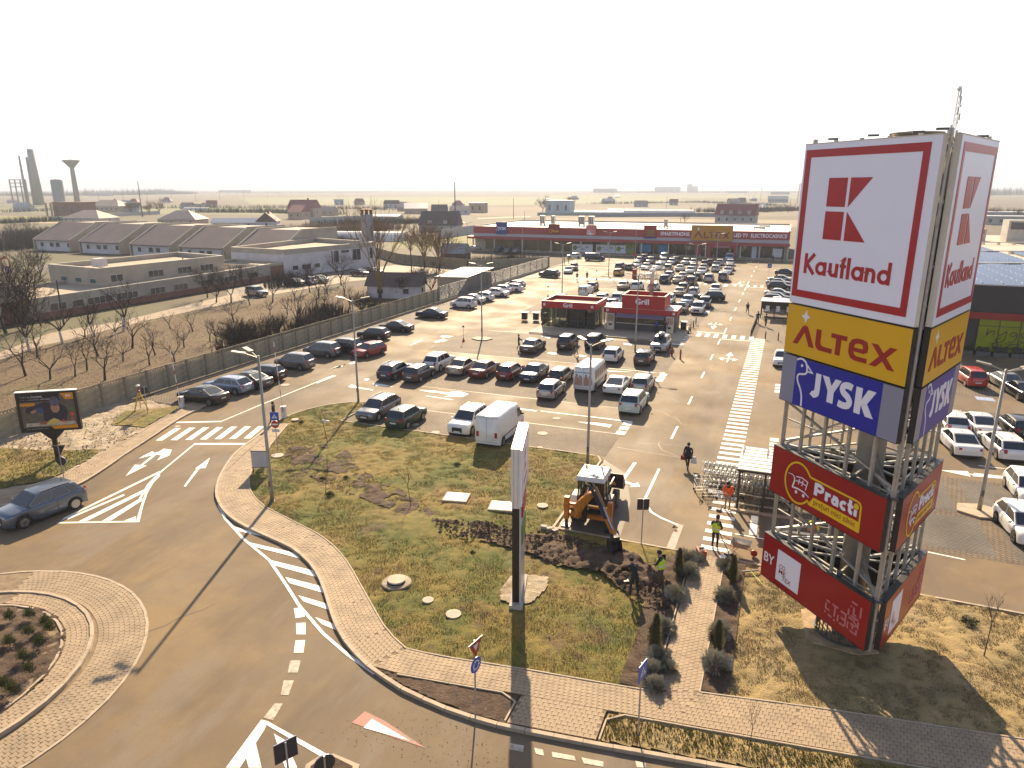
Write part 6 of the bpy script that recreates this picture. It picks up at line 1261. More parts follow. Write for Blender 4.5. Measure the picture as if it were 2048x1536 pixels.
def cars(rows,group,hz_=1.42):
    for r in rows:
        px,py,t,c_,a,lab=r[:6];h={'van':2.4,'bus':1.95,'smallvan':1.8,'suv':1.6,'minivan':1.6}.get(t,1.42);p=at(px,py,h)
        car(t,c_,p[0],p[1],a+random.uniform(-.02,.02),lab,group,0 if p[1]<80 else(1 if p[1]<130 else 2))
# row along the concrete fence
cars([(404,772,'sedan','k',W_,'black saloon nearest the camera in the row along the concrete fence'),(455,753,'wagon','lb',W_,'silver-blue estate second in the row along the fence'),(496,743,'sedan','dg',W_,'dark blue-grey saloon third in the row along the fence'),(529,730,'hatch','k',W_,'black hatchback right behind the left lamp post head'),
      (588,706,'minivan','g',W_,'grey people carrier parked at the fence, nearer of two'),(643,684,'minivan','g',W_,'grey people carrier parked at the fence, farther of two'),(686,677,'suv','k',W_,'black off-roader beside the farther grey people carrier'),(747,655,'hatch','k',W_,'black hatchback between the off-roader and a black saloon at the fence'),
      (792,641,'sedan','k',W_,'black saloon near the end of the concrete fence'),(863,616,'sedan','b',W_,'navy saloon alone where the slatted fence begins'),(927,595,'minivan','w',W_,'white people carrier first in the white group at the slatted fence'),(943,588,'sedan','w',W_,'white saloon tucked behind the white people carrier'),
      (964,584,'hatch','w',W_,'white hatchback behind the lamp post at the slatted fence'),(992,576,'sedan','w',W_,'white saloon in the middle of the white group at the slatted fence'),(1001,570,'hatch','w',W_,'white car half hidden behind the middle white saloon'),(1024,567,'hatch','w',W_,'last white hatchback of the white group at the slatted fence'),(1029,561,'hatch','dg',W_,'dark car behind the last white hatchback at the slatted fence')],'cars along the fence')
cars([(738,686,'hatch','r',R(-104),'red hatchback driving towards the exit on the fence road'),(1099,539,'suv','dg',R(172),'dark grey off-roader crossing at the end of the slatted fence')],'cars on the move')
cars([(1137,533,'sedan','w',S_+.2,'white saloon beyond the dark crossing off-roader'),(1148,526,'suv','br',S_+.2,'brown boxy car behind the white saloon at the lot corner'),(1148,506,'hatch','w',W_+.2,'white hatchback in front of the store hoarding'),(1190,506,'bus','b',E_,'dark blue van in front of the store hoarding'),
      (947,491,'sedan','s',W_,'silver car at the left corner of the store'),(998,492,'suv','k',S_,'black car under the blue shop sign'),(1016,496,'hatch','dg',S_,'dark hatchback right of the black car under the blue shop sign'),(1033,496,'hatch','g',S_,'grey hatchback below the store columns')],'cars near the store')
# first row by the lawn
cars([(757,796,'wagon','g',S_,'grey estate parked nose to the lawn beside the lamp post'),(812,812,'hatch','gn',N_,'dark green hatchback parked next to the grey estate'),(938,818,'suv','w',S_,'white crossover parked beside the tall white van')],'cars in the bay row by the lawn')
cars([(1001,812,'van','w',N_,'tall plain white van in the bay row by the lawn')],'white vans')
# second row
cars([(790,724,'wagon','b',N_,'dark navy estate at the left end of the second row'),(838,729,'hatch','dg',N_,'dark grey hatchback second from left in the second row'),(878,706,'suv','w',N_,'white crossover in the second row behind the dark grey hatchback'),(924,716,'sedan','be',N_,'champagne saloon in the second row'),(969,721,'sedan','dr',N_,'dark red saloon beside the champagne one'),
      (1021,726,'hatch','dr',N_,'dark red hatchback beside the dark red saloon'),(1069,728,'sedan','b',S_,'navy saloon facing the camera in the second row'),(1122,734,'hatch','k',N_,'black hatchback left of the van with pictures'),(1103,760,'hatch','s',N_,'silver hatchback standing in front of the black one'),
      (1236,750,'coupe','w',N_,'white coupe right of the van with pictures'),(1287,749,'hatch','s',N_,'silver hatchback at the right end of the second row'),(1269,781,'suv','m',N_,'mint green crossover at the near right corner of the second row')],'cars in the second bay row')
cars([(1183,722,'van','w',N_,'tall white van with people pictured on its rear doors')],'white vans')
# third row
cars([(1227,694,'hatch','w',N_,'white hatchback in front of the kiosks'),(1290,699,'hatch','dg',N_,'dark grey hatchback beside the middle lamp post'),(1323,672,'suv','s',S_,'silver off-roader with a roof box by the small crossing'),(1136,668,'minivan','k',N_,'black people carrier below the left kiosk'),(1191,667,'minivan','k',N_,'black car behind the lamp head below the kiosks'),(1066,677,'sedan','dg',N_,'dark saloon beside the trolley pusher')],'cars in the third bay row')
# behind the kiosks and far lot
cars([(1123,588,'sedan','w',S_,'white saloon behind the left kiosk'),(1185,591,'sedan','be',S_,'pale saloon right behind the white small van'),(1206,586,'suv','w',N_,'white crossover between the kiosks'),(1238,585,'suv','w',N_,'white car with dark window left of the kiosk flue'),(1224,598,'sedan','s',S_,'silver saloon just behind the gap of the kiosks'),(1184,565,'hatch','br',S_,'brown hatchback behind the white small van'),
      (1248,562,'sedan','be',N_,'champagne saloon alone in the lane behind the kiosks'),(1275,562,'suv','w',N_,'white crossover hidden behind the kiosk flue'),(1308,565,'hatch','w',N_,'white hatchback right of the flue'),(1338,589,'hatch','w',S_,'white hatchback at the kiosk corner, facing the camera'),(1326,598,'hatch','w',S_,'white car partly hidden by the right kiosk'),
      (1363,605,'sedan','dg',S_,'grey saloon right of the right kiosk'),(1376,591,'hatch','lb',S_,'light blue car behind the grey saloon'),(1397,604,'suv','w',S_,'white crossover facing the camera at the aisle edge'),(1410,594,'suv','k',S_,'black car behind the white crossover at the aisle edge'),(1424,582,'suv','k',R(180),'black off-roader standing across at the aisle edge'),
      (1432,569,'hatch','w',S_,'white hatchback behind the black off-roader'),(1389,574,'hatch','w',N_,'white hatchback left of the black off-roader'),(1361,574,'sedan','be',N_,'champagne saloon behind the lamp post'),(1368,565,'hatch','dg',N_,'dark hatchback behind the champagne saloon'),
      (1331,549,'suv','b',N_,'navy crossover near the trolley frame'),(1340,542,'hatch','w',N_,'white hatchback behind the navy crossover'),(1357,551,'sedan','be',N_,'champagne saloon in the fifth row'),(1367,544,'sedan','be',N_,'pale saloon behind the champagne one in the fifth row'),(1384,552,'suv','br',N_,'brown crossover in the fifth row'),(1396,545,'hatch','dg',N_,'dark car behind the brown crossover'),
      (1419,547,'suv','s',N_,'silver crossover in the fifth row'),(1241,525,'suv','br',N_,'brown van-like car behind the yellow hatchback'),(1238,537,'hatch','y',N_,'yellow hatchback at the left end of the far rows'),(1261,527,'hatch','dg',N_,'dark grey hatchback right of the yellow one'),(1274,522,'sedan','w',S_,'white saloon behind the dark grey hatchback'),(1279,514,'hatch','g',S_,'grey hatchback in the row below the posters'),
      (1289,509,'suv','br',S_,'brown car closest to the blue poster'),(1293,526,'sedan','w',S_,'white saloon left of the trolley frame'),(1302,514,'suv','g',S_,'grey crossover below the second blue poster'),(1317,526,'hatch','w',S_,'white hatchback behind the trolley frame'),(1329,506,'smallvan','s',S_,'pale small van at the store glazing'),(1327,516,'suv','w',S_,'white crossover below the pale small van'),
      (1344,517,'hatch','s',S_,'silver hatchback in the front row by the store'),(1352,514,'suv','dg',S_,'dark car with a load on its roof by the store'),(1373,517,'hatch','s',S_,'silver hatchback left of the lamp post by the store'),(1388,518,'hatch','s',S_,'silver hatchback right of the lamp post by the store'),(1411,520,'hatch','b',N_,'navy hatchback in front of the entrance'),(1421,518,'hatch','dr',N_,'dark red car by the entrance'),
      (1434,523,'sedan','b',S_,'navy saloon right of the entrance'),(1441,518,'hatch','w',N_,'white hatchback right of the entrance'),(1461,519,'hatch','w',S_,'white hatchback under the pale blue van'),(1338,528,'minivan','be',N_,'champagne people carrier in the fourth far row'),(1361,529,'sedan','w',N_,'white saloon with dark rear in the fourth far row'),(1382,533,'sedan','w',S_,'white saloon with blue bumper in the fourth far row'),
      (1387,527,'hatch','w',S_,'white hatchback behind the blue-bumpered saloon'),(1405,534,'sedan','w',S_,'white saloon in the middle of the fourth far row'),(1408,528,'sedan','be',S_,'pale saloon behind the middle white one'),(1432,530,'hatch','w',N_,'white hatchback by the far lamp post'),(1456,534,'sedan','w',S_,'white saloon behind the grey van at the aisle'),(1460,528,'sedan','be',S_,'pale saloon at the aisle end of its row')],'cars parked in the far rows')
cars([(1460,507,'bus','lb',S_,'pale blue van at the store end of the aisle row'),(1448,543,'smallvan','g',N_,'grey van seen from behind at the aisle'),(1172,570,'smallvan','w',N_,'white small van behind the left kiosk')],'vans in the far rows')
# right of the aisle
cars([(1573,537,'sedan','b',E_,'navy car farthest in the row behind the trolley shelter'),(1560,550,'sedan','s',W_,'silver saloon second farthest in the row behind the shelter'),(1558,557,'sedan','g',E_,'grey saloon behind the black off-roader of the shelter row'),(1561,563,'suv','k',E_,'black off-roader in the row behind the shelter'),(1558,577,'sedan','s',E_,'silver saloon in front of the black off-roader'),(1556,585,'hatch','dg',E_,'dark hatchback in the middle of the shelter row'),
      (1552,589,'hatch','k',E_,'black hatchback at the lane edge of the shelter row'),(1557,594,'sedan','w',E_,'white saloon of the shelter row'),(1560,605,'sedan','s',E_,'silver saloon right behind the trolley shelter'),(1567,701,'sedan','w',S_,'white saloon half hidden behind the amber sign')],'cars behind the far trolley shelter')
cars([(1945,735,'minivan','rr',N_+.1,'bright red people carrier below the pizza window'),(2013,744,'sedan','s',N_+.15,'silver saloon right of the red people carrier'),(2046,762,'sedan','k',N_+.15,'black saloon at the right edge'),(1903,822,'wagon','w',N_+.1,'white estate partly hidden behind the blue sign'),(1960,826,'sedan','w',N_+.1,'white saloon in the middle of the right-hand rows'),(2036,831,'hatch','k',N_+.12,'black hatchback in the middle right-hand row'),
      (1921,860,'sedan','w',N_+.12,'white saloon nearest the tower in the front right row'),(2008,867,'wagon','w',N_+.12,'white estate in the front right row'),(2052,1020,'hatch','w',S_+.1,'white hatchback at the right edge near the lamp island'),(2060,950,'hatch','w',S_,'white car just entering at the right edge')],'cars right of the sign tower')
# school yard
cars([(587,556,'sedan','k',R(170),'black saloon in the school yard'),(615,553,'hatch','w',R(170),'pale car behind the black saloon in the school yard'),(636,550,'sedan','w',R(170),'white car third in the school yard'),(720,538,'sedan','k',R(-10),'black saloon near the white hall corner'),(747,535,'sedan','k',R(-10),'dark car behind the tall bare tree'),(512,573,'suv','s',R(-12),'pale pick-up like car behind the bare orchard trees')],'cars in the school yard')
# grey-blue SUV on the road
P1=at(20,1052);P2=at(136,1015);a_=math.atan2(P1[1]-P2[1],P1[0]-P2[0])
PAINT['sg']=carpaint('steel_blue',(.10,.125,.165),.55,.3);P1=at(46,1060);P2=at(138,1025)
sv=car('suv','sg',*at(78,992,1.2),math.atan2(P1[1]-P2[1],P1[0]-P2[0]),'silver-blue off-road car driving out of the roundabout at the left edge','cars on the move')
# roof box, pictures on van
rb_=dup_t=empty('roof_box',(*at(1323,672,1.6),1.68),S_,'grey roof box on top of the silver off-roader','roof box');mb=MB();mb.ball((0,0,.2),1.0,12,8,(.95,.42,.24));mb.build('shell',PAINT['g'],rb_,smooth=True)
M_skin=mat('print_skin',(.42,.24,.17),rough=.5,var=.3,scale=5);M_hair=mat('print_hair',(.05,.035,.03),rough=.5)
vx,vy=at(1183,722,2.4);vb=empty('van_pictures',(vx,vy-2.765,0),0,'printed pictures of people and blue words on the rear doors of the white van','sticker')
for s in(-.45,.42):
    mb=MB();mb.slab([(s-.36,.72),(s+.36,.72),(s+.36,1.5),(s-.36,1.5)],-.010,0);mb.build('photo_ground',mat('print_ground',(.30,.27,.34),rough=.5,var=.3,scale=3),vb)
    for d,zz in((-.17,1.58),(.17,1.50)):
        q=MB();q.slab([(s+d-.17,.8),(s+d+.17,.8),(s+d+.2,1.25),(s+d+.08,1.42),(s+d-.08,1.42),(s+d-.2,1.25)],-.018,-.011);q.slab(arc(s+d,zz,.10,.13,0,330,11),-.018,-.011);q.build('figure',M_skin,vb)
        q=MB();q.slab(arc(s+d,zz+.06,.11,.10,0,180,8),-.024,-.019);q.build('hair',M_hair,vb)
mb=MB();text_mesh('MARIS MARIS',.17,mb,-.8,1.88,-.012,bold=.02,width=1.6);mb.build('lettering',M_bluep,vb)
for k in range(5):
    q=MB();x=vy;yb=-2.0+k*.8;M_=MB();
    M_.add([(0,yb-.22,1.25),(0,yb+.22,1.25),(0,yb+.22,1.95),(0,yb-.22,1.95)],[(0,1,2,3)]);o=M_.build('side_picture',M_skin,vb,loc=(1.03,2.765+0,0));M_=MB();M_.add([(0,yb-.12,1.98),(0,yb+.12,1.98),(0,yb+.1,2.1),(0,yb-.1,2.1)],[(0,1,2,3)]);M_.build('side_picture',M_hair,vb,loc=(1.03,2.765,0))
# ================================================================== STREET FURNITURE
M_lamp=mat('lamp_pole',(.30,.28,.24),rough=.5,metal=.4,var=.1,scale=2);M_led=mat('lamp_lens',(.62,.62,.60),rough=.2)
def lamp(px,py,h,arms,lab,island=False,r=.085):
    p=at(px,py);e=empty('street_lamp',(*p,0),0,lab,'street lamp','lamp posts of the car park')
    MB().tube([(0,0,.0),(0,0,1.2),(0,0,h)],[r*1.25,r*1.1,r*.7],10).build('pole',M_lamp,e,smooth=True);MB().lathe([(.2,0),(.2,.06),(.12,.1)],n=10).build('base_plate',M_galvd,e);MB().box(-.07,-r*1.35,1.0,.07,-r*1.0,1.35).build('hatch',M_galvd,e)
    for a in arms:
        a=R(a);c,s=math.cos(a),math.sin(a);MB().tube([(0,0,h-.15),(.35*c,.35*s,h-.02),(.75*c,.75*s,h+.12)],.035,6).build('arm',M_lamp,e)
        hd=MB().box(0,-.15,-.035,.75,.15,.035).build('lamp_head',M_lamp,e,loc=(.7*c,.7*s,h+.14));hd.rotation_euler=(0,R(-9),a);MB().box(.12,-.11,-.05,.68,.11,-.036).build('lens',M_led,hd)
    if island:
        tri=[(-1.2,-.5),(-.2,-1.1),(.9,-.9),(1.3,.3),(.2,.9),(-1.0,.6)];k_=struct(MB().prism([(p[0]+x,p[1]+y)for x,y in tri],0,.12).build('lamp_island',M_kerb))
    return e
lamp(545,1003,8.95,(203,160),'tall double-arm lamp post in front of the curved pavement, nearest left',r=.10);lamp(717,805,9.0,(30,190),'double-arm lamp post at the corner of the lawn by the grey estate');lamp(1175,930,8.35,(35,140),'lamp post standing right behind the digger')
lamp(964,678,9.15,(25,200),'double-arm lamp post on its own kerbed island left of the kiosks',True);lamp(1270,704,8.75,(20,200),'lamp post in front of the right kiosk');lamp(1957.6,1022.8,8.5,(-25,165,10),'lamp post on a kerbed island right of the sign tower',True,.10)
lamp(1124,588,8.7,(15,195),'lamp post behind the left kiosk');lamp(1217,553,9.2,(15,195),'lamp post on a kerbed island in the lane before the hoarding',True);lamp(1388,593,8.8,(10,190),'lamp post at the aisle edge behind the right kiosk');lamp(1431,545,8.4,(10,190),'lamp post between the grey van and white hatchback');lamp(1045,520,8.6,(10,190),'lamp post near the left part of the store');lamp(1472,520,8.6,(90,),'slim lamp post at the store entrance end');lamp(1270,522,8.6,(10,190),'lamp post below the pet shop sign');lamp(935,505,8.4,(10,190),'lamp post left of the store corner')
# billboard
bb=empty('billboard',(-45.35,30.75,0),math.atan2(2.0,2.9),'billboard with a cook preparing food on a black post above the verge','billboard')
M_bk=mat('billboard_black',(.012,.011,.011),rough=.35)
MB().box(-.14,-.1,.05,.14,.1,2.2).build('post',M_bk,bb);MB().add([(-.14,-.11,1.6),(.14,-.11,1.6),(.75,-.11,2.2),(-.75,-.11,2.2),(-.14,.11,1.6),(.14,.11,1.6),(.75,.11,2.2),(-.75,.11,2.2)],[(0,1,2,3),(7,6,5,4),(0,4,5,1),(1,5,6,2),(3,2,6,7),(0,3,7,4)]).build('bracket',M_bk,bb)
fr=MB().box(-1.82,-.14,2.2,1.82,.14,4.98).build('frame',M_bk,bb);MB().box(-1.84,-.16,4.981,1.84,.16,5.03).build('top_edge',M_roofw,bb)
def pic(name,poly,m,k):return MB().slab(poly,-.142-.004*k,-.139-.004*(k-1)).build(name,m,bb)
X_,Z_=lambda u:-1.62+u*3.24,lambda v:2.36+v*2.48
def pc_(name,pts,m,k):return pic(name,[(X_(u),Z_(v))for u,v in pts],m,k)
pc_('picture',[(0,0),(1,0),(1,1),(0,1)],mat('ad_ground',(.09,.075,.06),rough=.4,var=.4,scale=2.2),1);pc_('picture',[(0,.80),(.74,.80),(.74,1),(0,1)],M_bk,2);pc_('picture',[(0,0),(.58,0),(.52,.07),(0,.07)],M_bk,2)
M_ador=mat('ad_orange',(.58,.23,.01),rough=.4);M_adb=mat('ad_apron',(.022,.018,.028),rough=.5,var=.3,scale=6);M_adhat=mat('ad_hat',(.10,.08,.13),rough=.5,var=.3,scale=5);M_adskin=mat('ad_skin',(.36,.19,.12),rough=.5,var=.2,scale=6)
pc_('orange_block',[(.76,1),(1,1),(1,.82),(.84,.82),(.82,.88)],M_ador,2);pc_('orange_block',[(0,.68),(.27,.68),(.27,.76),(0,.76)],M_ador,2);pc_('orange_block',[(.56,0),(1,0),(1,.09),(.50,.09)],M_ador,3)
pc_('table',[(.04,.10),(.98,.10),(.96,.20),(.06,.20)],mat('ad_table',(.40,.34,.27),rough=.5,var=.3,scale=5),2);pc_('cook',[(.40,.20),(.80,.20),(.86,.45),(.83,.62),(.68,.72),(.45,.78),(.30,.70),(.10,.62),(.08,.50),(.16,.46),(.34,.54),(.40,.50)],M_adb,3)
pc_('forearm',[(.16,.52),(.30,.60),(.32,.53),(.19,.46)],M_adskin,4);pc_('glove',[(.28,.62),(.38,.64),(.43,.52),(.36,.46),(.28,.52)],mat('ad_glove',(.05,.06,.16),rough=.5),5)
pic('face',[(X_(.635)+.27*math.cos(t*PI/8),Z_(.60)+.36*math.sin(t*PI/8))for t in range(16)],M_adskin,5);pic('hat',[(X_(.635)+.30*math.cos(t*PI/8),Z_(.78)+.34*math.sin(t*PI/8))for t in range(16)],M_adhat,6)
pic('chips',[(X_(u),Z_(v))for u,v in((.42,.16),(.50,.26),(.58,.31),(.66,.26),(.72,.18),(.55,.13))],mat('ad_chips',(.55,.42,.12),rough=.5,var=.5,scale=14),6);pic('meat',[(X_(u),Z_(v))for u,v in((.28,.16),(.40,.25),(.46,.22),(.42,.14))],mat('ad_meat',(.25,.09,.05),rough=.5,var=.3,scale=9),6)
for u,v,r_ in((.75,.22,.10),(.93,.40,.15),(.92,.27,.09)):pic('tomato',[(X_(u)+r_*math.cos(t*PI/6),Z_(v)+r_*math.sin(t*PI/6))for t in range(12)],mat('ad_tomato',(.50,.06,.02),rough=.4),6)
pic('herbs',[(X_(u),Z_(v))for u,v in((.86,.50),(.98,.48),(.97,.58),(.90,.60))],mat('ad_green',(.06,.14,.03),rough=.5,var=.5,scale=12),6)
mb=MB();text_mesh('Delicios Gourmet,',.26,mb,X_(.02),Z_(.90),-.150,bold=.03,width=1.35);text_mesh('zi de zi evenimentul tău gastronomic',.13,mb,X_(.02),Z_(.84),-.150,bold=.02,width=1.75);text_mesh('Vino descoperă gustul',.10,mb,X_(.03),Z_(.02),-.150,bold=.02,width=1.4);mb.build('lettering',M_lwhite,bb)
mb=MB()
for s in(0,.16):ribbon(mb,arc(X_(.88)+s,Z_(.92),.055,.055,0,360,10),.03,-.152,-.148)
mb.build('logo',M_lwhite,bb)
# signs --------------------------------------------------------------
M_sb=mat('sign_back',(.025,.025,.027),rough=.5);M_sblue=mat('sign_blue',(.01,.07,.42),rough=.4);M_sred=mat('sign_red',(.30,.010,.012),rough=.4);M_sw=mat('sign_white',(.62,.61,.63),rough=.45);M_spost=mat('sign_post',(.38,.37,.35),rough=.45,metal=.5)
def post(e,h,r=.03):return MB().tube([(0,0,0),(0,0,h)],r,8).build('post',M_spost,e)
def poly_n(cx,cz,r,n,a0=0):return[(cx+r*math.cos(a0+2*PI*k/n),cz+r*math.sin(a0+2*PI*k/n))for k in range(n)]
def plate(e,pts,m,name='sign_plate'):
    q=MB().slab(pts,-.055,-.040).build(name,m,e);MB().slab([(x,z)for x,z in pts],-.039,-.030).build('plate_back',M_sb if False else M_spost,q);return q
def ped_sign(e,z,s=.30):
    q=plate(e,[(-s,z-s),(s,z-s),(s,z+s),(-s,z+s)],M_sblue);k=s/.3;mb=MB();mb.slab([(-.19*k,z-.15*k),(.19*k,z-.15*k),(0,z+.17*k)],-.062,-.056);mb.build('triangle',M_sw,q)
    mb=MB();Y=(-.068,-.063);mb.slab(poly_n(0,z+.055*k,.022*k,8),*Y);ribbon(mb,[(0,z+.03*k),(-.005,z-.05*k)],.03*k,*Y);ribbon(mb,[(-.005,z-.05*k),(-.05*k,z-.13*k)],.02*k,*Y);ribbon(mb,[(-.005,z-.05*k),(.05*k,z-.13*k)],.02*k,*Y);ribbon(mb,[(-.05*k,z-.03*k),(0,z+.02*k),(.05*k,z-.02*k)],.016*k,*Y);mb.build('pedestrian',M_sb,q)
e=empty('road_sign',(*at(556,905),.1),R(21),'blue crossing sign above a round no-entry sign and small plate, by the curved pavement','road sign');post(e,2.85);ped_sign(e,2.62,.30)
q=plate(e,poly_n(0,2.02,.27,24),M_sred);MB().slab([(-.2,1.96),(.2,1.96),(.2,2.08),(-.2,2.08)],-.062,-.056).build('bar',M_sw,q);q=plate(e,[(-.27,1.46),(.27,1.46),(.27,1.68),(-.27,1.68)],M_sw)
mb=MB();text_mesh('EXCEPTIE',.08,mb,-.2,1.59,-.06,width=.4);text_mesh('ACCES MARFA',.08,mb,-.22,1.49,-.06,width=.44);mb.build('lettering',M_sb,q)
e=empty('notice_board',(*at(524,948),.08),R(21),'white notice board on two legs half hidden by the near left lamp post','board')
for s in(-.55,.55):MB().box(s-.03,-.03,0,s+.03,.03,1.55).build('leg',M_sb,e)
MB().box(-.58,-.045,.42,.58,-.032,1.5).build('board',mat('board_grey',(.40,.39,.42),rough=.5,var=.06,scale=2),e);MB().box(-.6,-.05,1.501,.6,.02,1.55).build('frame',M_sb,e);MB().box(-.6,-.05,.38,.6,.02,.419).build('frame',M_sb,e)
e=empty('road_sign',(-8.73,18.95,.1),R(78),'give way triangle above a round blue roundabout sign on the kerbside strip, seen edge-on','road sign');post(e,3.0)
q=plate(e,[(-.36,2.98),(.36,2.98),(0,2.36)],M_sred);MB().slab([(-.15,2.87),(.15,2.87),(0,2.61)],-.062,-.056).build('white_centre',M_sw,q);MB().slab([(-.40,2.985),(.40,2.985),(.40,3.0),(-.40,3.0)],-.057,-.03).build('rim',M_sw,q)
q=plate(e,poly_n(0,2.04,.29,24),M_sblue);mb=MB()
for k in range(3):a=k*120+20;ribbon(mb,arc(0,2.04,.16,.16,a,a+75,6),.05,-.062,-.056);c,s=math.cos(R(a+80)),math.sin(R(a+80));mb.slab([(c*.09,2.04+s*.09),(c*.23,2.04+s*.23),(.17*math.cos(R(a+112)),2.04+.17*math.sin(R(a+112)))],-.062,-.056)
mb.build('arrows',M_sw,q)
e=empty('road_sign',(-3.18,20.05,.1),R(76),'blue pedestrian crossing sign seen almost edge-on in the kerbside strip below the path','road sign');post(e,2.85);ped_sign(e,2.55,.31)
e=empty('road_sign',(-5.7,33.44,.0),R(201),'square sign seen from its black back at the edge of the dug lawn','road sign');post(e,2.62);q=plate(e,[(-.31,2.0),(.31,2.0),(.31,2.62),(-.31,2.62)],M_sblue);MB().slab([(-.31,2.0),(.31,2.0),(.31,2.62),(-.31,2.62)],-.028,-.020).build('back',M_sb,q)
e=empty('road_sign',(*at(570,1478,3.7)[:2],0),R(240),'square black-backed sign on the splitter island at the bottom edge','road sign');post(e,3.6);q=plate(e,[(-.32,3.0),(.32,3.0),(.32,3.62),(-.32,3.62)],M_sblue);MB().slab([(-.32,3.0),(.32,3.0),(.32,3.62),(-.32,3.62)],-.028,-.020).build('back',M_sb,q)
e=empty('road_sign',(*at(648,1512,3.2)[:2],0),R(235),'round black-backed sign on the splitter island at the bottom edge','road sign');post(e,3.2);q=plate(e,poly_n(0,2.9,.3,24),M_sblue);MB().slab(poly_n(0,2.9,.3,24),-.028,-.020).build('back',M_sb,q)
struct(MB().prism([at(612,1536),at(640,1518),at(668,1514),at(720,1536),at(700,1600),at(600,1600)],0,.14).build('splitter_island',M_kerb));struct(MB().prism([at(622,1540),at(645,1524),at(668,1521),at(706,1540),at(690,1600),at(610,1600)],.1,.16).build('splitter_island_soil',M_soil))
e=empty('road_sign',(*at(130,968),.1),R(205),'triangular and round signs seen from behind on one post beside the billboard','road sign');post(e,2.5);q=plate(e,[(-.42,2.5),(.42,2.5),(0,1.78)],M_sred);MB().slab([(-.42,2.5),(.42,2.5),(0,1.78)],-.028,-.02).build('back',M_sb,q);q=plate(e,poly_n(0,1.45,.3,20),M_sblue);MB().slab(poly_n(0,1.45,.3,20),-.028,-.02).build('back',M_sb,q)
e=empty('road_sign',(*at(296,830),.1),R(205),'small square sign seen from behind beside the yellow tripod','road sign');post(e,2.3);q=plate(e,[(-.28,1.72),(.28,1.72),(.28,2.3),(-.28,2.3)],M_sblue);MB().slab([(-.28,1.72),(.28,1.72),(.28,2.3),(-.28,2.3)],-.028,-.02).build('back',M_sb,q)
e=empty('survey_tripod',(*at(283,822),.12),0,'yellow surveying tripod with white antenna on the rough verge','tripod')
for k in range(3):a=2*PI*k/3+.4;MB().bar((.6*math.cos(a),.6*math.sin(a),0),(.06*math.cos(a),.06*math.sin(a),1.5),.07).build('leg',mat('tripod_yellow',(.55,.36,.03),rough=.5),e)
MB().lathe([(.1,1.5),(.1,1.65),(.04,1.7),(.04,2.05)],n=8).build('head',M_sred,e);MB().lathe([(.16,2.05),(.16,2.12),(.05,2.18)],n=12).build('antenna',M_roofw,e)
e=empty('road_sign',(*at(1537,556),0),R(12),'small blue crossing sign far up the aisle on the right','road sign');post(e,2.9);ped_sign(e,2.5,.42)
e=empty('road_sign',(*at(1268,526),0),R(12),'round red sign at the front of the far rows','road sign');post(e,2.6);plate(e,poly_n(0,2.2,.45,16),M_sred)
M_bw=mat('boom_white',(.62,.60,.57),rough=.5)
def barrier(x,y,L,lean,lab,rot):
    e=empty('barrier',(x,y,0),rot,lab,'barrier','raised exit barriers');MB().box(-.17,-.17,0,.17,.17,1.0).build('cabinet',M_bw,e);MB().box(-.2,-.2,1.001,.2,.2,1.06).build('lid',M_roofw,e)
    bm=empty('boom',(0,-.2,.9),parent=e)
    n=14
    for k in range(n):MB().bar((lean*L*k/n,0,L*k/n-.3*(k==0)),(lean*L*(k+1)/n,0,L*(k+1)/n),.06,.04).build('stripe',M_bw if k%3 else M_sred,bm)
barrier(-46.8,43.0,5.0,-.06,'raised white barrier boom at the fence side of the exit',R(21));barrier(-36.9,43.9,5.5,-.04,'raised red and white barrier boom at the lawn side of the exit',R(21))
M_blkb=mat('bollard_black',(.014,.014,.015),rough=.5)
bm_=MB().lathe([(.07,0),(.07,.95),(.05,1.0)],n=10).mesh('post',M_blkb);bt_=MB().lathe([(.072,.82),(.072,.9)],n=10).mesh('band',M_galv)
def bollard(x,y,lab,g='black bollards around the crossing'):
    e=empty('bollard',(x,y,0),0,lab,'bollard',g);link('post',bm_,e);link('band',bt_,e)
for k in range(11):bollard(-3.35+.02*k,92.0+k*1.05,'black bollard in the dense row running up from the crossing')
bollard(-1.6,91.1,'black bollard standing alone left of its twin above the crossing');bollard(-.1,91.0,'black bollard nearest the amber sign above the crossing')
for x,y,l in((-12.9,91.0,'black bollard at the right kiosk corner'),(-10.9,90.9,'black bollard nearest the aisle by the kiosk'),(-10.9,92.6,'second black bollard along the kiosk side of the aisle'),(-10.9,95.4,'third black bollard along the kiosk side of the aisle'),(-10.9,98.2,'farthest black bollard along the kiosk side of the aisle'),(-26.4,88.3,'short black bollard under the left kiosk fascia'),(-22.6,91.5,'short black bollard in the gap between the kiosks')):bollard(x,y,l)
def table(x,y,lab):
    e=empty('standing_table',(x,y,.15),0,lab,'table','standing tables by the kiosks');MB().box(-.35,-.3,0,.35,.3,1.0).build('base',M_blkb,e);MB().box(-.5,-.42,1.001,.5,.42,1.06).build('top',M_bw,e)
table(-34.0,92.6,'leftmost black standing table with white top beside the left kiosk');table(-32.4,92.9,'middle black standing table with white top beside the left kiosk');table(-31.0,92.9,'standing table closest to the left kiosk wall');table(-11.9,93.2,'black standing table with white top by the bicycles')
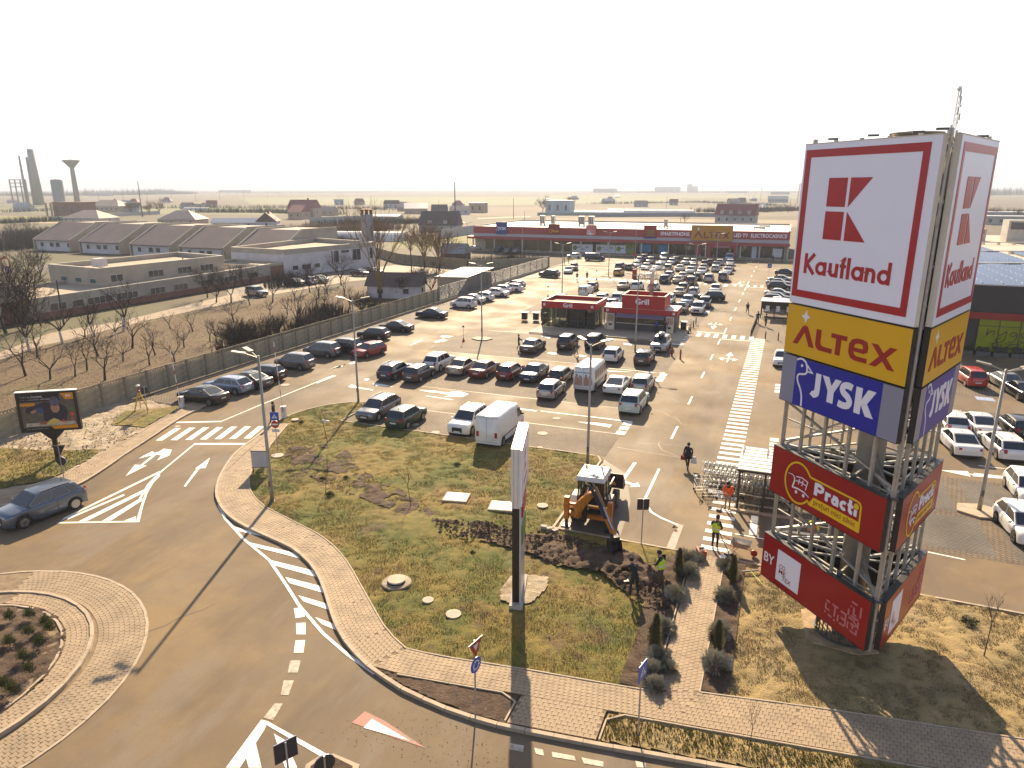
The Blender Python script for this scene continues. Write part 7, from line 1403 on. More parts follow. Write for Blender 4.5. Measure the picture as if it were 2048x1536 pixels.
for x,y,r in((-11.6,95.2,5),(-11.2,96.6,0)):
    e=empty('bicycle',(x,y,0),R(r),'parked bicycle nearer the standing table' if r else 'parked bicycle behind the other one','bicycle','bicycles by the kiosk')
    for s in(-.52,.52):
        MB().tube([(s+.33*math.cos(t*PI/8),0,.34+.33*math.sin(t*PI/8))for t in range(17)],.018,5).build('wheel',M_tyre,e)
    fr_=MB()
    for a,b in(((-.52,0,.34),(-.15,0,.82)),((-.15,0,.82),(.38,0,.80)),((-.15,0,.82),(0,0,.32)),((0,0,.32),(.38,0,.80)),((-.52,0,.34),(0,0,.32)),((.52,0,.34),(.38,0,.95))):fr_.bar(a,b,.035)
    fr_.build('frame',M_galv,e);MB().bar((.38,-.28,1.0),(.38,.28,1.0),.03).build('handlebar',M_blkb,e);MB().box(-.32,-.07,.88,-.05,.07,.94).build('saddle',M_blkb,e)
e=empty('fire_hydrant',(*at(1343,712),0),0,'red hydrant standing at the aisle corner of the third row','hydrant');MB().lathe([(.14,0),(.14,.1),(.09,.12),(.09,.9),(.12,.92),(.1,1.05),(.03,1.1)],n=10).build('body',M_sred,e)
for s in(-1,1):MB().bar((0,0,.7),(.16*s,0,.7),.08).build('outlet',M_sred,e)
e=empty('fire_hydrant',(-9.9,76.6,0),0,'second red hydrant just behind the first one','hydrant');MB().lathe([(.13,0),(.09,.12),(.09,.95),(.12,.97),(.03,1.1)],n=10).build('body',M_sred,e);MB().bar((-.16,0,.7),(.16,0,.7),.08).build('outlet',M_sred,e)
e=empty('info_terminal',(*at(1269,557),0),0,'red terminal box with a dark slanted lid in the lane behind the kiosks','terminal');MB().box(-.45,-.35,0,.45,.35,1.9).build('cabinet',M_sred,e);MB().bar((-.7,0,2.3),(.6,0,1.95),.7,.08).build('lid',M_sb,e)
for px,py,l in((927,683,'thin delineator with a red foot left of the lamp island'),(1096,595,'thin delineator left of the white car behind the kiosk'),(1193,560,'thin delineator with a red foot near the walkers')):
    e=empty('delineator',(*at(px,py),0),0,l,'delineator');MB().lathe([(.2,0),(.18,.06),(.03,.5)],n=8).build('foot',M_sred,e);MB().tube([(0,0,.4),(0,0,1.9)],.02,5).build('post',M_galvd,e);MB().box(-.12,-.02,1.75,.12,.02,2.0).build('plate',M_sb,e)
# manholes and covers
M_mh=mat('manhole_concrete',(.42,.35,.26),rough=.85,var=.2,scale=3)
def manhole(px,py,r,lab,z=.12,square=False,ring_=False):
    p=at(px,py,z);e=empty('manhole_cover',(*p,z),.2,lab,'manhole cover')
    if square:MB().box(-r*1.2,-r,-.05,r*1.2,r,.06).build('slab',M_mh,e);MB().box(-r*1.0,-r*.8,.061,r*1.0,r*.8,.075).build('inner_slab',M_pyw,e)
    elif ring_:MB().lathe([(r*1.7,-.03),(r*1.6,.02),(r*1.15,.04)],n=18).build('collar',M_rubble,e);MB().lathe([(r,.0),(r,.16),(r*.94,.17)],n=24).build('lid',M_mh,e);MB().lathe([(r*1.05,0),(r*1.05,.10)],n=24).build('rim',M_blkb,e)
    else:MB().lathe([(r,-.02),(r,.025),(r*.96,.03)],n=20).build('lid',M_mh,e);MB().lathe([(r*.55,.031),(r*.55,.034)],n=16).build('ring',M_conc,e)
manhole(793,1164,.42,'large round manhole cover with a raised dark rim on the lawn by the curved pavement',ring_=True);manhole(856,1200,.26,'small round cover on the lawn right of the large one');manhole(907,1228,.34,'pale crumbling round cover nearest the pavement on the lawn')
manhole(1085,1011,.33,'white round cover on the lawn left of the digger');manhole(913,995,.62,'left square concrete cover on the lawn',square=True);manhole(1004,1013,.62,'right square concrete cover on the lawn behind the pylon sign',square=True);manhole(555,911,.42,'tan round cover on the lawn by the near left lamp post');manhole(590,839,.3,'flat cover at the tip of the lawn')
manhole(1113,837,.33,'white round cover on the asphalt lane',.0);manhole(1085,867,.40,'white round cover on the bay paving below the lane',.0);manhole(570,770,.42,'round cover on the asphalt of the fence road',.0);manhole(830,849,.3,'round cover behind the green hatchback',.0);manhole(871,865,.33,'pale cover at the lawn edge beside the green hatchback',.0);manhole(1164,768,.3,'round cover in the shadow of the van',.0);manhole(355,853,.0+.22,'dark drain cover by the zebra crossing',.0);manhole(1080,895,.2,'small pale cover at the lawn edge',.0)
# --------------------------------------------------------------- trolleys and shelters
M_wire=mat('trolley_wire',(.42,.41,.39),rough=.35,metal=.8);M_seat=mat('trolley_seat',(.60,.59,.56),rough=.4)
def trolley_meshes():
    b=MB();z0,z1=.42,.95
    F=lambda u,v,t:((-.42+.04*t)+(0.86-.10*(1-t))*u,(-.26-.03*t)+(.52+.06*t)*v,z0+(z1-z0)*t)
    for t in(0,.5,1):
        c=[F(0,0,t),F(1,0,t),F(1,1,t),F(0,1,t)]
        for i in range(4):b.bar(c[i],c[(i+1)%4],.014)
    for u in(0,.2,.4,.6,.8,1):
        for v in(0,1):b.bar(F(u,v,0),F(u,v,1),.010)
        b.bar(F(u,0,0),F(u,1,0),.010)
    for v in(.25,.5,.75):b.bar(F(1,v,0),F(1,v,1),.010)
    ch=MB()
    for s in(-.22,.22):ch.bar((-.42,s,.14),(.42,s*.8,.20),.025);ch.bar((-.42,s,.14),(-.36,s,.92),.025);ch.bar((-.36,s,.92),(-.50,s,1.02),.025)
    wh=MB()
    for x,y in((-.40,-.22),(-.40,.22),(.38,-.17),(.38,.17)):wh.lathe([(.06,-.02),(.06,.02)],n=8);wh.xf(Matrix.Translation((x,y,.06))@Matrix.Rotation(PI/2,4,'X'),len(wh.v)-16)
    se=MB();se.add([(-.40,-.2,.97),(-.40,.2,.97),(-.24,.18,.86),(-.24,-.18,.86),(-.30,-.2,.70),(-.30,.2,.70)],[(0,3,2,1),(0,1,5,4)]);se.ball((-.34,0,.93),.13,8,5,(.7,1.1,.8))
    return b.mesh('basket',M_wire),ch.mesh('chassis',M_wire),wh.mesh('castors',M_tyre),se.mesh('child_seat',M_seat),MB().bar((-.50,-.27,1.02),(-.50,.27,1.02),.035).mesh('handle',M_sb)
TM=trolley_meshes()
def trolley(x,y,rot,lab,g):
    e=empty('shopping_trolley',(x,y,.0),rot,lab,'trolley',g)
    for nm,me in zip(('basket','chassis','castors','child_seat','handle'),TM):
        o=link(nm,me,e);
        if nm=='castors':o['kind']='stuff'
for r,(y,x0,n,nm)in enumerate(((44.0,-3.3,17,'back'),(42.7,-3.2,17,'middle'),(41.6,-1.6,11,'front'))):
    for k in range(n):trolley(x0+k*.275,y,random.uniform(-.02,.02),'leftmost shopping trolley of the %s nested row at the shelter'%nm if k==0 else 'shopping trolley nested in the %s row under the striped shelter'%nm,'shopping trolleys in the %s row'%nm)
trolley(-3.6,41.6,.3,'loose empty trolley at the front left of the nested rows','loose trolleys');trolley(-3.0,40.9,.1,'loose trolley tipped in beside the worker in orange','loose trolleys')
sh=empty('trolley_shelter',(0,42.0,0),0,'near trolley shelter with a white roof striped by black gaps, left of the tower','shelter')
for k in range(7):
    y0=-2.35+k*.66;MB().box(-1.5,y0,2.50-.03*k,4.6,y0+.54,2.53-.03*k).build('roof_panel',M_roofw,sh)
for k in range(8):MB().box(-1.5,-2.475+k*.66,2.42-.03*k,4.6,-2.345+k*.66,2.57-.03*k).build('roof_beam',M_sb,sh)
for x in(-1.35,.05,1.5,3.0,4.4):
    MB().box(x-.06,-2.3,0,x+.06,-2.18,2.42).build('post',M_sb,sh);MB().box(x-.06,1.95,0,x+.06,2.07,2.28).build('post',M_sb,sh);MB().box(x-.05,-2.2,2.36,x+.05,2.0,2.42).build('rafter',M_sb,sh)
for z in(.35,.95):MB().box(-1.4,-2.27,z,4.5,-2.22,z+.05).build('rail',M_galv,sh)
MB().box(-1.0,-2.16,.1,.9,-2.12,1.15).build('glass_panel',glass('shelter_glass',(.12,.10,.08),rough=.1,alpha_mix=.5),sh);struct(MB().box(-1.7,39.4,0,5,39.62,.1).build('shelter_kerb',M_kerb))
s2=empty('trolley_shelter',(.2,109.0,0),0,'far trolley shelter with hanging white boards beside the row of bollards','shelter')
MB().box(-3.1,-2.6,2.45,6.0,.9,2.55).build('roof',M_bw,s2)
for x in(-3.0,-1.2,.6,2.4,4.2,5.9):
    for y in(-2.5,.8):MB().box(x-.05,y-.05,0,x+.05,y+.05,2.45).build('post',M_sb,s2)
for k in range(5):MB().box(-2.4+k*1.4,-2.62,1.1,-1.9+k*1.4,-2.58,1.9).build('white_board',M_sw,s2)
MB().box(-3.0,.78,.9,5.9,.82,2.0).build('back_screen',M_sb,s2)
for k in range(10):trolley(-2.2+k*.3,107.4,0,'shopping trolley nested in the single row under the far shelter','shopping trolleys under the far shelter')
s3=empty('trolley_shelter',(-26.2,147.2,0),0,'light steel trolley frame standing in the far rows behind the kiosks','shelter')
MB().box(-2.7,-1.6,2.2,2.7,-1.5,2.28).build('beam',M_bw,s3);MB().box(-2.7,1.5,2.2,2.7,1.6,2.28).build('beam',M_bw,s3)
for x in(-2.6,-.9,.9,2.6):
    for y in(-1.55,1.55):MB().box(x-.05,y-.05,0,x+.05,y+.05,2.2).build('post',M_post,s3)
    MB().box(x-.04,-1.5,2.2,x+.04,1.5,2.26).build('rafter',M_bw,s3)
for k in range(9):trolley(-28.2+k*.45,147.2,0,'shopping trolley inside the light frame in the far rows','shopping trolleys in the light frame')
# --------------------------------------------------------------- digger
M_dor=mat('digger_orange',(.44,.155,.012),rough=.5,var=.18,scale=3);M_dbk=mat('digger_black',(.018,.017,.016),rough=.55,var=.3,scale=3);M_droof=mat('digger_roof',(.55,.53,.50),rough=.45,var=.1,scale=3);M_dgl=glass('digger_glass',(.02,.03,.024),rough=.04,alpha_mix=.45);M_rod=mat('chrome_rod',(.55,.55,.56),rough=.15,metal=1);M_mud=mat('tyre_muddy',(.075,.06,.045),rough=.9,var=.3,scale=5)
dg=empty('backhoe_loader',(-8.85,35.3,0),R(92),'orange and black backhoe loader with white cab roof digging beside the lawn','digger')
def dwheel(x,y,r,w_):
    q=MB();q.lathe([(r*.55,-w_/2),(r*.93,-w_/2),(r,-w_*.3),(r,w_*.3),(r*.93,w_/2),(r*.55,w_/2)],n=22)
    for k in range(18):
        a=2*PI*k/18
        for s in(-1,1):q.bar((r*math.cos(a),r*math.sin(a),0),(r*math.cos(a+.16),r*math.sin(a+.16),s*w_*.48),.07,.07)
    q.xf(Matrix.Rotation(PI/2,4,'X'));o=q.build('wheel',M_mud,dg,loc=(x,y,r));q=MB();q.lathe([(r*.57,-w_*.30),(r*.2,-w_*.42),(r*.2,w_*.42),(r*.57,w_*.30)],n=16);q.xf(Matrix.Rotation(PI/2,4,'X'));q.build('rim',M_bw,o)
for s in(-1,1):dwheel(0,s*.92,.68,.42);dwheel(2.25,s*.88,.50,.32)
MB().box(-.9,-.45,.55,3.0,.45,1.05).build('chassis',M_dbk,dg);MB().add([(1.0,-.48,1.05),(3.0,-.40,1.05),(3.0,.40,1.05),(1.0,.48,1.05),(1.0,-.46,1.85),(2.95,-.36,1.62),(2.95,.36,1.62),(1.0,.46,1.85)],[(0,3,2,1),(4,5,6,7),(0,1,5,4),(1,2,6,5),(2,3,7,6),(3,0,4,7)]).build('bonnet',M_dor,dg)
for s in(-1,1):
    MB().slab([(-.75,.95),(-.7,1.35),(-.35,1.55),(.45,1.55),(.75,1.25),(.8,.95),(.6,1.15),(.3,1.40),(-.3,1.40),(-.55,1.2)],s*.70,s*1.12).build('mudguard',M_dbk if s<0 else M_ret,dg)
    for x,nm in((-.62,'pillar'),(.15,'pillar'),(.92,'pillar')):MB().bar((x,s*.74,1.05),(x*.93,s*.68,2.72),.07).build(nm,M_dbk,dg)
    MB().add([(-.58,s*.745,1.25),(.12,s*.745,1.25),(.13,s*.69,2.66),(-.55,s*.69,2.66)],[(0,1,2,3)if s<0 else(3,2,1,0)]).build('side_glass',M_dgl,dg);MB().add([(.18,s*.745,1.15),(.88,s*.745,1.15),(.83,s*.69,2.66),(.17,s*.69,2.66)],[(0,1,2,3)if s<0 else(3,2,1,0)]).build('side_glass',M_dgl,dg)
MB().add([(-.66,-.70,1.2),(-.66,.70,1.2),(-.62,.64,2.66),(-.62,-.64,2.66)],[(0,3,2,1)]).build('rear_glass',M_dgl,dg);MB().add([(.95,-.70,1.75),(.95,.70,1.75),(.88,.64,2.66),(.88,-.64,2.66)],[(0,1,2,3)]).build('front_glass',M_dgl,dg)
MB().box(-.60,-.72,.95,.92,.72,1.15).build('cab_floor',M_dbk,dg);MB().box(-.1,-.3,1.15,.35,.3,1.6).build('seat',M_dbk,dg);MB().box(.30,-.28,1.5,.40,.28,2.15).build('seat_back',M_dbk,dg)
rf=MB();rf.add([(-.95,-.82,2.72),(1.05,-.82,2.72),(1.05,.82,2.72),(-.95,.82,2.72),(-.80,-.72,2.92),(.95,-.72,2.92),(.95,.72,2.92),(-.80,.72,2.92)],[(0,3,2,1),(4,5,6,7),(0,1,5,4),(1,2,6,5),(2,3,7,6),(3,0,4,7)]);rf=rf.build('cab_roof',M_droof,dg)
for k in range(6):MB().box(-.74,-.60+k*.235,2.921,.88,-.56+k*.235,2.945).build('rib',M_galvd,rf)
MB().lathe([(.06,2.92),(.06,3.06),(.03,3.1)],(.5,.5,0),8).build('beacon',mat('beacon_orange',(.6,.2,.01),rough=.3),dg);MB().tube([(1.6,-.30,1.75),(1.6,-.30,2.6),(1.5,-.30,2.72)],.05,8).build('exhaust',M_dbk,dg)
for s in(-1,1):MB().bar((.7,s*.62,1.75),(2.4,s*.62,1.35),.14,.2).build('loader_arm',M_dbk,dg);MB().bar((2.4,s*.62,1.35),(3.3,s*.62,.95),.14,.2).build('loader_arm',M_dor,dg);MB().bar((.9,s*.62,.9),(2.3,s*.62,1.25),.08).build('ram',M_rod,dg);MB().bar((2.2,s*.62,1.5),(3.2,s*.62,1.5),.08).build('ram',M_rod,dg)
q=MB();pr=[(3.15,1.65),(3.2,.75),(3.55,.55),(4.15,.62),(4.15,.68),(3.58,.63),(3.28,.8),(3.23,1.65)];q.slab(pr,-1.12,1.12)
for s in(-1.12,1.08):q.slab([(3.2,1.6),(3.22,.75),(3.55,.58),(4.1,.65),(3.6,1.3)],s,s+.04)
q.build('front_bucket',M_dbk,dg)
for k in range(7):MB().box(4.12,-1.02+k*.33,.6,4.3,-.92+k*.33,.68).build('bucket_tooth',M_dbk,dg)
MB().box(-1.15,-1.15,.62,-.85,1.15,.82).build('rear_frame',M_dor,dg);MB().box(-1.12,-1.1,1.25,-.95,1.1,1.38).build('rear_frame',M_dor,dg)
for s in(-1,1):
    MB().box(-1.22,s*1.2-.13,.45,-.96,s*1.2+.13,1.75).build('stabiliser',M_dor,dg);MB().box(-1.15,s*1.2-.08,.06,-1.03,s*1.2+.08,.45).build('stabiliser_leg',M_dbk,dg);MB().box(-1.35,s*1.2-.24,.0,-.85,s*1.2+.24,.06).build('stabiliser_foot',M_dbk,dg)
MB().box(-1.45,.05,.5,-1.1,.55,1.45).build('kingpost',M_dbk,dg)
def beam(name,path,w0,hs_,m,y0=None):
    """curved box beam along 3-D path with varying depth"""
    P=[Vector(p)for p in path];q=MB()
    for i in range(len(P)-1):q.bar(P[i],P[i+1]+(P[i+1]-P[i]).normalized()*.05,w0,hs_[i])
    return q.build(name,m,dg)
beam('boom',smooth_path([(-1.35,.35,.95),(-1.85,.45,1.15),(-2.1,.25,1.75),(-2.0,-.15,2.30),(-1.75,-.45,2.50)],3),.20,[.34,.38,.44,.48,.50,.50,.48,.44,.40,.36,.32,.30],M_dor)
beam('dipper',[(-1.45,-.40,2.62),(-2.2,-.95,2.05),(-3.0,-1.55,1.45),(-3.55,-1.98,1.02)],.20,[.34,.30,.24],M_dor)
MB().bar((-1.35,-.25,2.85),(-2.5,-1.1,2.10),.12).build('ram',M_dbk,dg);MB().bar((-2.5,-1.1,2.10),(-3.4,-1.80,1.35),.07).build('ram_rod',M_rod,dg);MB().bar((-1.5,.3,1.3),(-2.1,-.1,2.0),.12).build('ram',M_dbk,dg)
for k in range(4):MB().tube(smooth_path([(-1.6,.2+.05*k,1.9),(-1.7,-.1+.05*k,2.9),(-2.2,-.75+.05*k,2.35),(-3.0,-1.4+.05*k,1.70)],4),.022,5).build('hose',M_dbk,dg)
q=MB();q.slab([(-.05,.10),(.42,.05),(.50,-.35),(.30,-.75),(-.10,-.85),(-.35,-.65),(-.30,-.60),(-.05,-.75),(.22,-.65),(.38,-.35),(.30,.0)],-.3,.3)
for s in(-.3,.27):q.slab([(0,.08),(.42,.03),(.48,-.35),(.28,-.73),(-.10,-.83),(-.33,-.63)],s,s+.03)
bk=q.build('rear_bucket',M_dbk,dg,loc=(-3.70,-2.05,.88),rotz=R(35));
for k in range(4):MB().box(-.45,-.26+k*.155,-.68,-.30,-.20+k*.155,-.60).build('bucket_tooth',M_rod,bk)
MB().box(-.2,-.16,-.05,.25,.16,.22).build('bucket_link',M_dbk,dg,loc=(-3.6,-2.0,.95),rotz=R(35))
# --------------------------------------------------------------- things lying around the workers
e=empty('wheelbarrow',(-.75,34.35,.02),R(-5),'wheelbarrow with a grey tray and red legs beside the lowest red panel','wheelbarrow')
q=MB();q.add([(-.35,-.22,.42),(.30,-.18,.42),(.30,.18,.42),(-.35,.22,.42),(-.50,-.32,.68),(.48,-.28,.68),(.48,.28,.68),(-.50,.32,.68)],[(0,3,2,1),(0,1,5,4),(1,2,6,5),(2,3,7,6),(3,0,4,7),(4,5,1,0),(5,6,2,1),(6,7,3,2),(7,4,0,3)]);q.build('tray',M_galv,e)
for s in(-1,1):MB().tube([(-1.15,s*.30,.72),(-.5,s*.26,.45),(.35,s*.12,.36),(.62,s*.06,.18)],.02,6).build('handle',M_sred,e);MB().tube([(-.35,s*.25,.42),(-.45,s*.25,.02),(-.15,s*.22,.40)],.018,6).build('leg',M_sred,e)
q=MB();q.lathe([(.10,-.04),(.17,-.04),(.17,.04),(.10,.04)],n=14);q.xf(Matrix.Translation((.62,0,.17))@Matrix.Rotation(PI/2,4,'X'));q.build('wheel',M_sred,e)
e=empty('tool_case',(-2.62,33.15,.14),.4,'red tool box with a dark handle at the top of the footpath','tool box');MB().box(-.2,-.28,0,.2,.28,.38).build('case',M_sred,e);MB().bar((-.14,0,.46),(.14,0,.46),.05).build('handle',M_sb,e);MB().box(-.1,-.2,.381,.1,.2,.42).build('tray',M_sb,e)
e=empty('bucket',(-1.55,32.85,.14),0,'pale bucket at the top right corner of the footpath','bucket');MB().lathe([(.13,0),(.17,.33),(.18,.34)],n=14).build('pail',M_sw,e);MB().tube([(.18*math.cos(t*PI/8),0,.33+.12*math.sin(t*PI/8))for t in range(9)],.008,4).build('handle',M_galv,e)
e=empty('rake',(-.2,32.4,.16),R(-60),'rake lying on the dry lawn below the wheelbarrow','rake');MB().bar((0,0,.03),(1.2,0,.03),.03).build('handle',mat('lime_handle',(.30,.45,.05),rough=.5),e);MB().box(-.08,-.42,0,0,.42,.06).build('head',M_sb,e)
for k in range(3):e=empty('stone_block',(-11.0+.35*k,33.2-.1*k,.1),.5*k,['loose concrete block by the kerb corner left of the digger','second loose block by the kerb corner','third loose block by the kerb corner'][k],'block');MB().box(-.16,-.12,0,.16,.12,.16).build('block',M_conc,e)
for k,(x,y)in enumerate(((1.85,30.9),(1.95,30.4),(1.9,29.9),(2.05,29.4))):pass
# ================================================================== PEOPLE
M_skinp=mat('skin',(.36,.20,.14),rough=.6)
CL={n:mat('cloth_'+n,c,rough=.85,var=.15,scale=6)for n,c in dict(black=(.012,.012,.014),navy=(.014,.018,.035),brown=(.085,.055,.04),beige=(.27,.20,.15),orange=(.75,.10,.008),lime=(.50,.72,.02),grey=(.10,.10,.10),blue=(.02,.05,.25),red=(.25,.015,.015),white=(.6,.6,.58),dark=(.03,.027,.025)).items()}
def person(x,y,face,label,J,top='black',legs='black',hat='black',z=.0,vest=None,sleeves=None,group=None,skirt=None,scale=1.0):
    """J: joints (local, facing +x): pel, che, nec, hea, and for L/R: sh, el, ha, hi, kn, fo"""
    e=empty('person',(x,y,z),face,label,'person',group)
    V=[];E=[];Rr=[]
    def v(p,r):V.append(Vector(p)*scale);Rr.append(r*scale);return len(V)-1
    pel=v(J['pel'],.145);che=v(J['che'],.165);nec=v(J['nec'],.060);hea=v(J['hea'],.095);top_=v(Vector(J['hea'])+Vector(J.get('up',(0,0,1)))*.10,.075);E+=[(pel,che),(che,nec),(nec,hea),(hea,top_)]
    hands=[]
    for s in 'LR':
        sh=v(J['sh'+s],.075);el=v(J['el'+s],.052);wr=v(J['ha'+s],.036);d=(Vector(J['ha'+s])-Vector(J['el'+s])).normalized();pa=v(Vector(J['ha'+s])+d*.07,.036);E+=[(che,sh),(sh,el),(el,wr),(wr,pa)];hands.append((Vector(J['ha'+s])*scale,d,s))
        hi=v(J['hi'+s],.10);kn=v(J['kn'+s],.070);an=v(J['fo'+s],.048);fo=Vector(J['fo'+s]);toe=v(fo+Vector(J.get('toe'+s,(.15,0,-.055))),.042);E+=[(pel,hi),(hi,kn),(kn,an),(an,toe)]
    me=bpy.data.meshes.new('p');me.from_pydata([tuple(q)for q in V],E,[]);o=bpy.data.objects.new('p',me);C.objects.link(o)
    m=o.modifiers.new('s','SKIN');m.use_smooth_shade=True
    for i,d in enumerate(me.skin_vertices[0].data):d.radius=(Rr[i],Rr[i]*(.78 if i in(0,1)else 1));d.use_root=(i==0)
    o.modifiers.new('u','SUBSURF').levels=1
    dg_=bpy.context.evaluated_depsgraph_get();ev=o.evaluated_get(dg_).to_mesh();vs=[tuple(q.co)for q in ev.vertices];fs=[tuple(p.vertices)for p in ev.polygons]
    cs=[sum((ev.vertices[i].co for i in p.vertices),Vector())/len(p.vertices)for p in ev.polygons];o.evaluated_get(dg_).to_mesh_clear();bpy.data.objects.remove(o);bpy.data.meshes.remove(me)
    segs=[('top',J['pel'],J['che']),('top',J['che'],J['nec']),('skin',Vector(J['nec'])+Vector((0,0,.02)),Vector(J['hea'])+Vector((0,0,.12)))]
    for s in 'LR':segs+=[('slv',J['sh'+s],J['el'+s]),('slv',J['el'+s],J['ha'+s]),('skin',Vector(J['ha'+s])+(Vector(J['ha'+s])-Vector(J['el'+s])).normalized()*.03,Vector(J['ha'+s])+(Vector(J['ha'+s])-Vector(J['el'+s])).normalized()*.12),('leg',J['hi'+s],J['kn'+s]),('leg',J['kn'+s],J['fo'+s]),('shoe',Vector(J['fo'+s])+Vector((0,0,-.03)),Vector(J['fo'+s])+Vector((.15,0,-.06)))]
    idx={'top':0,'slv':1,'leg':2,'skin':3,'shoe':4}
    mb=MB();mb.v=vs;mb.f=fs
    for c in cs:
        best=None
        for k,a,b in segs:
            a=Vector(a)*scale;b=Vector(b)*scale;ab=b-a;t=max(0,min(1,(c-a).dot(ab)/max(1e-6,ab.length_squared)));d=(c-(a+ab*t)).length
            if best is None or d<best[0]:best=(d,k)
        mb.mi.append(idx[best[1]])
    # fingers: four unequal bent chains and a thumb that leaves the side of the palm
    for h,d,s in hands:
        side=d.cross(Vector((0,0,1)));side=side.normalized()if side.length>.1 else Vector((0,1,0));pn=side.cross(d).normalized();mb.cur=3
        for k,L in enumerate((.060,.070,.066,.050)):
            b=h+d*.11*scale+side*(-.027+.018*k)*scale;p1=b+d*L*.5*scale;p2=p1+(d*.7-pn*.7)*L*.5*scale;mb.tube([b-d*.03,p1,p2],[.0095*scale,.0085*scale,.007*scale],5)
        b=h+d*.05*scale-side*.03*scale;mb.tube([b,b+(d-side*.9).normalized()*.04*scale,b+(d-side*.3).normalized()*.075*scale],[.011*scale,.010*scale,.008*scale],5)
    mb.build('body',[CL[top],CL[sleeves or top],CL[legs],M_skinp,CL['dark']],e,smooth=True)
    H_=Vector(J['hea'])*scale;up=Vector(J.get('up',(0,0,1))).normalized();fwd=Vector(J.get('look',(1,0,0))).normalized()
    q=MB();q.ball((0,0,0),.118*scale,12,8,(1.0,.88,1.0));q.v=[p for p in q.v];rot=up.to_track_quat('Z','X').to_matrix().to_4x4();q.xf(Matrix.Translation(H_+up*.055*scale-fwd*.022*scale)@rot);q.build('hair' if hat=='hair' else 'cap',CL['dark']if hat=='hair' else CL[hat],e,smooth=True)
    f=MB();sd=fwd.cross(up).normalized();c=H_+fwd*.085*scale
    f.ball(tuple(c+fwd*.02-up*.01),.016*scale,6,4);
    for s in(-1,1):f.ball(tuple(c+sd*.033*s*scale+up*.018*scale+fwd*.004),.010*scale,6,4);f.ball(tuple(H_+sd*.088*s*scale),.024*scale,6,4,(.6,.4,1))
    f.box(*(c-up*.045*scale-Vector((.01,.022,.004))),*(c-up*.045*scale+Vector((.01,.022,.004))));f.build('face',M_skinp,e)
    if vest:
        q=MB();pz,cz,nz=(Vector(J[k])*scale for k in('pel','che','nec'));rr=[(.19,.155),(.20,.165),(.205,.17),(.19,.15),(.12,.11)];P=[pz-(cz-pz)*.12,pz+(cz-pz)*.35,cz-(cz-pz)*.15,cz+(nz-cz)*.35,cz+(nz-cz)*.72];n=14;ax=(nz-pz).normalized();yy=Vector((0,1,0));xx=yy.cross(ax).normalized();vs=[]
        for(ry,rx),p in zip(rr,P):vs+=[p+yy*ry*scale*math.cos(2*PI*j/n)+xx*rx*scale*math.sin(2*PI*j/n)for j in range(n)]
        q.add(vs,[(i*n+j,i*n+(j+1)%n,(i+1)*n+(j+1)%n,(i+1)*n+j)for i in range(4)for j in range(n)]);v_=q.build('vest',CL[vest],e,smooth=True)
        q=MB();p=P[1];q.add([p+yy*.212*scale*math.cos(2*PI*j/n)+xx*.178*scale*math.sin(2*PI*j/n)+ax*dz for dz in(-.025,.03)for j in range(n)],[(j,(j+1)%n,n+(j+1)%n,n+j)for j in range(n)]);q.build('reflective_band',CL['white'],v_)
    if skirt:
        q=MB();pz=Vector(J['pel'])*scale;q.lathe([(.27*scale,-.22*scale),(.25*scale,0),(.20*scale,.22*scale)],tuple(pz),14);q.build('coat_hem',CL[skirt],e,smooth=True)
    return e
def pose(kind,seed=0):
    r=random.Random(seed);j=lambda a:r.uniform(-a,a)
    J=dict(pel=(0,0,.95),che=(.01,0,1.28),nec=(.02,0,1.48),hea=(.04,0,1.62),shL=(0,.19,1.42),shR=(0,-.19,1.42),elL=(-.03,.27,1.14),elR=(-.03,-.27,1.14),haL=(.06,.28,.90),haR=(.06,-.28,.90),hiL=(0,.10,.90),hiR=(0,-.10,.90),knL=(.03,.11,.50),knR=(.03,-.11,.50),foL=(0,.12,.10),foR=(0,-.12,.10))
    if kind=='walk':J.update(knL=(.20,.10,.52),foL=(.30,.10,.10),knR=(-.02,-.10,.50),foR=(-.30,-.10,.16),toeR=(.12,0,-.10),elL=(-.12,.25,1.16),haL=(-.12,.24,.92),elR=(.06,-.25,1.16),haR=(.20,-.24,.96))
    if kind=='bend':J.update(pel=(-.10,0,.93),che=(.18,0,1.20),nec=(.36,0,1.34),hea=(.47,0,1.40),up=(.55,0,.85),look=(.75,0,-.65),shL=(.28,.18,1.30),shR=(.28,-.18,1.30),elL=(.42,.22,1.05),elR=(.40,-.22,1.02),haL=(.62,.06,.92),haR=(.52,-.06,.78),hiL=(-.08,.1,.88),hiR=(-.08,-.1,.88),knL=(.05,.13,.50),knR=(.0,-.13,.50),foL=(-.02,.15,.10),foR=(-.12,-.15,.10))
    if kind=='tool':J.update(che=(.05,0,1.26),nec=(.10,0,1.46),hea=(.16,0,1.58),look=(.85,0,-.5),elL=(.12,.27,1.16),haL=(.34,.12,1.05),elR=(.10,-.27,1.12),haR=(.34,-.06,.88))
    if kind=='push':J.update(che=(.06,0,1.27),elL=(.14,.24,1.20),elR=(.14,-.24,1.20),haL=(.42,.22,1.08),haR=(.42,-.22,1.08),knL=(.15,.1,.52),foL=(.2,.1,.1),foR=(-.22,-.1,.13))
    return J
def hold(name,mb,m,x,y,z,rot,lab,cat):
    """a thing carried by someone, a thing of its own"""
    e=empty(name,(x,y,z),rot,lab,cat);mb.build({'broom':'handle','shovel':'handle','rake':'handle'}.get(name,'body'),m,e);return e
toCam=math.atan2(-.93,.36)
